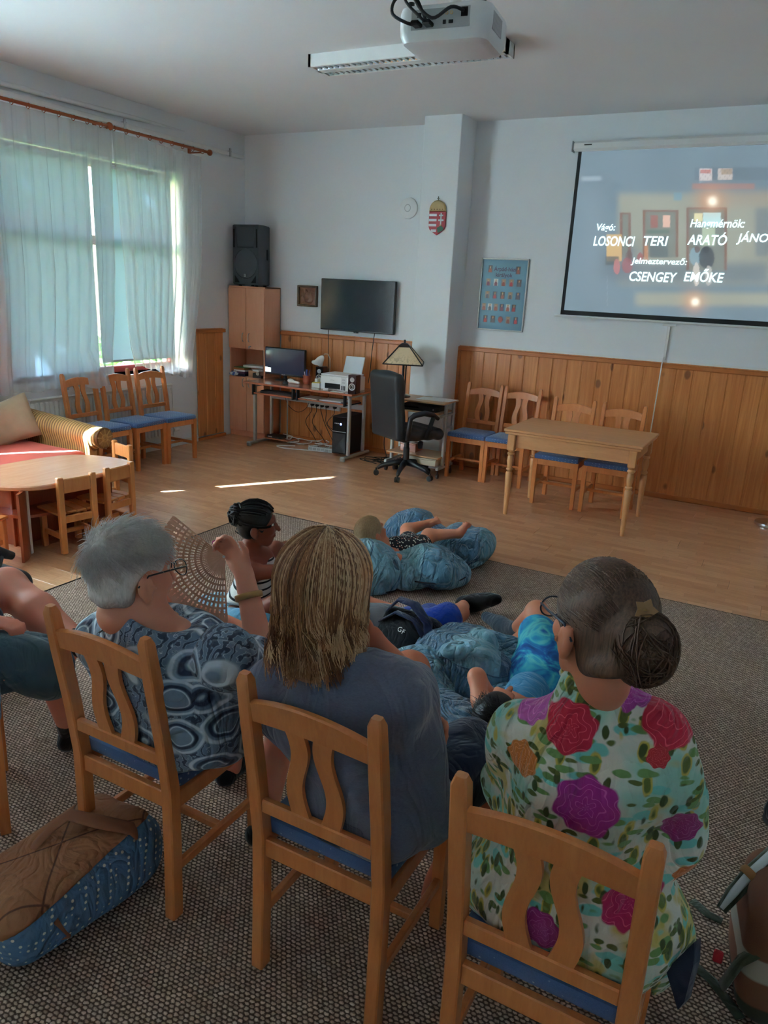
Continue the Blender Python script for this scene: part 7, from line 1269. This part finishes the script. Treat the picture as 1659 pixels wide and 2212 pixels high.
g = sdf_for([ch, pel, sR, sL], .14, .009); g.chain([ch+V(0, 0, -.02), ch*.5+pel*.5+V(0, 0, -.02), pel+V(0, -.06, -.01)], [.085, .085, .10], .05).cap(sR+V(0, 0, -.02), sL+V(0, 0, -.02), .05, .05, .04); g.warp(wob(30, 5, 12, 26, .005)); g.mesh('shirt', cloth('sky_shirt', c8(56, 128, 170)), p7_, o7)
g = sdf_for([aR, tipR], .09, .007); g.cap(aR+(kR-aR)*.12, aR, .042, .046, .02); foot(g, aR+V(.01, -.01, -.004), tipR, 1.4); g.mesh('sock', cloth('sock_grey', c8(66, 74, 86)), p7_, o7)
C7 = H7.w(0, -.014, .037); R7 = V(.083, .108, .098)*.96; g = SDF(C7-.17, C7+.17, .007); g.ell(C7, R7, .02, H7.A).ell(H7.w(0, -.05, -.03), V(.066, .05, .055), .03, H7.A); g.cut(H7.w(0, .066, .03), nrm(H7.F-H7.U*.5), .015); g.warp(wob(31, 6, 40, 90, .004)); g.mesh('hair', blk, p7_, o7)
rs = np.random.default_rng(81); lc = rs.normal(size=(1500, 3)); lc /= np.linalg.norm(lc, axis=1, keepdims=True); lc = lc[(lc[:, 1] < .55) & (lc[:, 2] > -.35)]; P0 = C7+(lc*R7)@H7.A.T; nor = lc@H7.A.T; fl = np.cross(nor, V(.3, .2, 1))+rs.normal(size=nor.shape)*.4; tt = np.linspace(0, 1, 5); strands('hair_strands', P0[:, None]+.035*(tt[None, :, None]*fl[:, None]*.7+(tt*(1-.5*tt))[None, :, None]*nor[:, None]*.45), .0013, blk, p7_, o7)
# ================================================================ 8: man at the picture edge, legs crossed
o8 = V(-2.30, 1.60, RZ); p8_ = thing('person', 'seated person in teal-grey shorts with crossed bare legs and black socks', 'person', tuple(o8)); pel = V(-2.43, 1.22, .585); kU, aU = atY(14, 1268, 1.75), atY(172, 1392, 1.68); kD, aD = atY(112, 1436, 1.60), atY(152, 1580, 1.74)
aD = V(aD[0], aD[1], .10); ch = V(-2.56, 1.12, .93); sR, sL = ch+V(.19, -.02, 0), ch+V(-.19, .06, 0); hc = ch+V(-.02, .02, .28); H8 = Head(hc, (.2, .95, -.05), (0, 0, 1), 1.05); elR, wrR = V(-2.30, 1.22, .72), atY(-28, 1345, 1.48); elL, wrL = V(-2.90, 1.30, .72), V(-2.75, 1.52, .70)
f = sdf_for([hc+V(0, 0, .12), pel, kU, aU, kD, aD, elL, elR, wrR], .14, .0095); H8.add(f); f.chain([H8.w(0, -.02, -.05), ch, ch*.5+pel*.5, pel], [.058, .13, .13, .14], .05).cap(sR, sL, .06, .06, .05).ell(ch, (.19, .11, .14), .06).ell(pel, (.18, .14, .12), .06)
f.chain([pel+V(-.08, .05, .02), kU, kU*.55+aU*.45, aU], [.095, .072, .068, .042], .04).chain([pel+V(.02, .06, -.02), kD, aD], [.095, .066, .042], .04).chain([sR, elR, wrR], [.056, .045, .032], .03).chain([sL, elL, wrL], [.056, .045, .032], .03); hand(f, wrR, nrm(atY(45, 1350, 1.52)-wrR), V(.1, .1, -1), 1.15, 1, 1.05); hand(f, wrL, V(.2, .9, -.1), V(0, 0, -1), .6, -1); foot(f, aD+V(0, -.02, -.055), aD+V(.02, .15, -.06)); foot(f, aU+V(0, 0, 0), aU+V(.16, .06, -.03)); f.mesh('body', MATS['skin_pink'], p8_, o8); H8.eyes(p8_, o8)
g = sdf_for([pel, kU, kD], .16, .010); g.ell(pel, (.20, .165, .105), .05).cap(pel+V(-.08, .05, .02), pel*.42+kU*.58, .122, .105, .05).cap(pel+V(.02, .06, -.02), pel*.06+kD*.94, .125, .098, .05); g.warp(wob(36, 6, 9, 22, .012)).warp(wob(37, 4, 8, 16, .028, True)); g.cut((0, 0, RZ+.478), (0, 0, -1), .02) if False else None; g.mesh('cargo_shorts', cloth('teal_grey', c8(70, 88, 98), .2, 6), p8_, o8)
g = sdf_for([ch, pel, sR, sL, elR], .16, .012); g.ell(ch, (.215, .135, .16), .06).ell(pel+V(0, 0, .12), (.2, .16, .17), .07).cap(sR, elR*.6+sR*.4, .08, .078, .04).cap(sL, elL*.6+sL*.4, .08, .078, .04); g.cut((0, 0, .5), (0, 0, -1), .02); g.mesh('shirt', cloth('olive_shirt', c8(96, 104, 92)), p8_, o8)
for nm_, a_, k_, hl, tp2 in (('sock', aD, kD, aD+V(0, -.02, -.052), aD+V(.02, .155, -.058)), ('sock', aU, kU, aU, aU+V(.165, .06, -.03))):
    g = sdf_for([a_, hl, tp2], .14, .008); g.cap(a_+nrm(k_-a_)*.09, a_, .046, .046, .02); foot(g, hl, tp2, 1.12); g.cut((0, 0, RZ+.001), (0, 0, -1)); g.mesh(nm_, MATS['sock_black'], p8_, o8)
g = SDF(H8.c-.17, H8.c+.17, .009); g.ell(H8.w(0, -.016, .037), V(.083, .106, .096)*1.05, .02, H8.A); g.cut(H8.w(0, .066, .03), nrm(H8.F-H8.U*.5), .015); g.mesh('hair', MATS['brown_hair'], p8_, o8)
# armchair with black armrests by the play table
pa = atZ(26, 1192, .66); office_chair((pa[0]-.30, pa[1]-.15, 0), 0, 'black office armchair beside the end of the play table')
# ================================================================ bags and shoes
bb = thing('backpack', 'brown quilted backpack with blue dotted sides lying on the rug', 'backpack', (-1.66, 1.20, RZ)); ob = V(-1.66, 1.20, RZ); A_ = rot('Z', -.10)@rot('Y', -.10)
t = NT('blue_dotted'); d = t.voro(52, t.mapping((1, 1, 1), rot=(.3, .2, .5)), rnd=.12); t.bump(crease(t), .7, .025); MATS['blue_dotted'] = t.fin(t.mix(t.ramp(d, [(.20, 1), (.28, 0)]), t.mix(t.noise(6, 3), c8(66, 98, 134), c8(98, 134, 168)), c8(206, 206, 190)), .9)
t = NT('brown_quilt'); x, y, z = t.xyz(); q1 = t.math('ABSOLUTE', t.math('SINE', t.math('MULTIPLY', t.math('ADD', x, t.math('MULTIPLY', y, .8)), 11))); q2 = t.math('ABSOLUTE', t.math('SINE', t.math('MULTIPLY', t.math('SUBTRACT', x, t.math('MULTIPLY', y, .7)), 12))); ln = t.math('MINIMUM', q1, q2); t.bump(t.math('ADD', t.ramp(ln, [(.0, 0), (.25, .5)]), crease(t)), .6, .018); MATS['brown_quilt'] = t.fin(t.mix(t.ramp(ln, [(.02, 1), (.06, 0)]), t.mix(t.noise(8, 3), c8(140, 90, 58), c8(166, 112, 76)), c8(92, 54, 36)), .85)
cB = V(-1.66, 1.20, .115)
def bagshape(pad=0.0):
    f = SDF(cB-V(.36, .46, .16), cB+V(.36, .46, .22), .0095); f.rbox(cB+V(0, 0, 0), V(.165+pad, .26+pad, .105+pad), .075, .02, A_).ell(cB+V(.05, .12, -.01), V(.12+pad, .15+pad, .10+pad), .06, A_); f.warp(wob(41, 6, 8, 20, .012)); return f
f = bagshape(); f.cut((0, 0, RZ+.002), (0, 0, -1), .02); f.mesh('bag_body', MATS['blue_dotted'], bb, ob)
f = bagshape(.006); f.cut(cB+V(.03, .0, .03), nrm(V(.5, .1, -.86)), .006); f.mesh('quilted_flap', MATS['brown_quilt'], bb, ob)
br = mat('brown_strap', c8(134, 84, 56), .8); h0, h1 = atZ(90, 1830, .24)-ob, atZ(290, 1800, .22)-ob
MB().tube([atZ(60, 1845, .20)-ob, atZ(110, 1790, .26)-ob, atZ(150, 1760, .28)-ob, atZ(215, 1775, .27)-ob, atZ(285, 1790, .24)-ob, atZ(305, 1815, .18)-ob], [.016, .02, .026, .03, .026, .016], 10, flat=.35).obj('carry_handle', br, bb, True); MB().tube([atZ(0, 2040, .12)-ob, atZ(60, 2030, .10)-ob, atZ(150, 2010, .08)-ob, atZ(120, 1985, .16)-ob], [.02, .026, .024, .018], 8, flat=.35).obj('shoulder_strap', br, bb, True); MB().box(-.01, .01, -.004, .004, -.03, .03, .003, R=rot('Z', .4)).obj('buckle', br, bb).location = tuple(atZ(304, 1840, .15)-ob)
b2 = thing('backpack', 'black and navy backpack lying on the rug before the blue shorts', 'backpack', tuple(atZ(880, 1440, 0))); ob = np.array(b2.location); cB = atY(874, 1392, 3.10); f = SDF(cB-.36, cB+.32, .01); A2 = frame(V(-.1, -.75, .62)); f.rbox(cB, (.165, .17, .08), .06, .02, A2).ell(cB+A2@V(0, -.03, .06), (.13, .12, .06), .05, A2); f.warp(wob(43, 5, 8, 20, .010)); f.cut((0, 0, RZ+.002), (0, 0, -1), .02); f.mesh('bag_body', cloth('bag_black', c8(20, 21, 28)), b2, ob)
nv = cloth('bag_navy', c8(34, 42, 72)); MB().tube([cB+A2@V(-.13, .12, .08)-ob, cB+A2@V(-.07, .19, .11)-ob, cB+A2@V(.03, .185, .12)-ob, cB+A2@V(.13, .12, .10)-ob, cB+A2@V(.165, .02, .08)-ob], [.02, .03, .034, .03, .02], 8, flat=.3).obj('shoulder_strap', nv, b2, True); MB().tube([cB+A2@V(-.14, .06, .08)-ob, cB+A2@V(-.05, .12, .12)-ob, cB+A2@V(.07, .11, .125)-ob, cB+A2@V(.15, .04, .095)-ob], .022, 8, flat=.3).obj('top_panel', nv, b2, True)
Mq = Matrix.Identity(3)
for r_ in range(3):
    for c_2 in range(3): Mq[r_][c_2] = A2[r_][c_2]
eu = Mq.to_euler(); wl_ = mat('bag_white', (.75, .75, .75), .6)
o = text('G', 'lettering', wl_, b2, cB+A2@V(.0, .03, .125)-ob, height=.026, rot_=eu, bold=.01); o = text('F', 'lettering', wl_, b2, cB+A2@V(.03, .025, .125)-ob, height=.024, rot_=eu, bold=.01)
MB().prism([(-.02, -.03), (0, -.03), (.004, 0), (.02, .02), (.024, .045), (.012, .04), (.006, .015), (-.014, .002)], .0, .002, A=A2, o=cB+A2@V(.02, -.10, .118)-ob).prism([(.012, -.03), (.024, -.032), (.024, -.004), (.016, -.0)], 0, .002, A=A2, o=cB+A2@V(.02, -.10, .118)-ob).obj('logo', wl_, b2)
b3 = thing('backpack', 'brown and green backpack with white stripe and padded straps', 'backpack', (.30, 1.98, RZ)); ob = V(.30, 1.98, RZ); cB = V(.33, 2.0, .20); A3 = rot('Z', .12); f = SDF(cB-.30, cB+.30, .010); f.rbox(cB, (.19, .15, .19), .06, .02, A3).ell(cB+V(-.02, -.12, -.06), (.15, .07, .12), .04); f.warp(wob(47, 5, 8, 22, .010)); f.cut((0, 0, RZ+.002), (0, 0, -1), .02)
t = NT('hiking_cloth'); x, y, z = t.xyz(); zz = t.math('ADD', t.math('ADD', z, t.math('MULTIPLY', x, -.25)), t.math('MULTIPLY', t.noise(6, 2), .02)); MATS['hiking_cloth'] = t.fin(t.ramp(zz, [(.0, c8(46, 50, 44)), (.10, c8(60, 62, 50)), (.115, c8(60, 62, 50)), (.12, c8(130, 88, 66)), (.20, c8(130, 88, 66)), (.205, c8(176, 172, 158)), (.265, c8(176, 172, 158)), (.27, c8(122, 80, 58)), (1, c8(122, 80, 58))]), .9); t.bump(t.noise(300, 2), .3, .003); f.mesh('bag_body', MATS['hiking_cloth'], b3, ob)
wg = mat('strap_white', c8(190, 196, 198), .7); gg = cloth('strap_green', c8(74, 82, 66)); q_ = [atY(1558, 1965, 1.92)-ob, atY(1585, 1930, 1.95)-ob, atY(1620, 1890, 2.0)-ob, atY(1668, 1845, 2.05)-ob, atY(1720, 1850, 2.05)-ob]; MB().tube(q_, [.016, .022, .024, .024, .02], 8, flat=.4).obj('shoulder_strap', gg, b3, True); MB().tube([p+V(0, -.006, .009) for p in q_], [.006, .012, .013, .013, .01], 8, flat=.35).obj('strap_lining', wg, b3, True); MB().lathe([(.025, -.012), (.030, 0), (.025, .012)], 14, q_[2]+V(.0, 0, 0), frame(q_[3]-q_[2]), False).obj('strap_loop', mat('loop_tan', c8(150, 100, 50), .6), b3, True)
MB().box(-.012, .012, -.008, .008, -.018, .018, .004).obj('red_tab', mat('tab_red', c8(196, 40, 50), .6), b3).location = tuple(atY(1551, 2066, 1.88)-ob)
for pts_ in ([(1495, 1945), (1530, 1975), (1560, 1990)], [(1500, 2085), (1540, 2120), (1570, 2160), (1600, 2200)]): MB().tube([atZ(*p, .014)-ob for p in pts_], .016, 6, flat=.2).obj('webbing', gg, b3, True)
q_ = [atY(1560, 2130, 1.84)-ob, atY(1600, 2075, 1.85)-ob, atY(1659, 2045, 1.85)-ob]; MB().tube(q_, .02, 8, flat=.4).obj('side_strap', gg, b3, True)
def shoe(label, heel, toe, h, m, sole, group=None):
    heel = np.array(heel, float); toe = np.array(toe, float); t = thing('shoe', label, 'shoe', tuple(heel)); f = sdf_for([heel, toe, heel+V(0, 0, h)], .10, .007); d = toe-heel; f.cap(heel+V(0, 0, .05), heel+d*.4+V(0, 0, .05), .04, .042, .02).cap(heel+d*.4+V(0, 0, .045), toe+V(0, 0, .03), .042, .034, .02).cap(heel+V(0, 0, .05), heel+V(0, 0, h), .04, .038, .02); f.ell(heel+d*.12+V(0, 0, h+.03), (.035, .035, .06), .01, None, 'i'); f.cut((0, 0, heel[2]+.02), (0, 0, -1)); f.mesh('upper', m, t, heel)
    g = sdf_for([heel, toe], .09, .007); g.cap(heel+V(0, 0, .015), toe+V(0, 0, .015), .044, .042, .01); g.cut((0, 0, heel[2]+.024), (0, 0, 1)); g.cut((0, 0, heel[2]+.001), (0, 0, -1)); g.mesh('sole', sole, t, heel); return t
shoe('blue sneaker with white sole standing on the rug near its edge', V(.20, 4.22, RZ), V(.20, 4.44, RZ), .10, cloth('sneaker_blue', c8(40, 76, 120)), mat('sole_white', (.7, .7, .7), .6)); s2_ = shoe('black sandal with thick sole standing on the rug by the backpack', V(.235, 2.80, RZ), V(.32, 3.0, RZ), .07, cloth('sandal_black', c8(30, 30, 34)), mat('sole_black', (.02, .02, .022), .7))
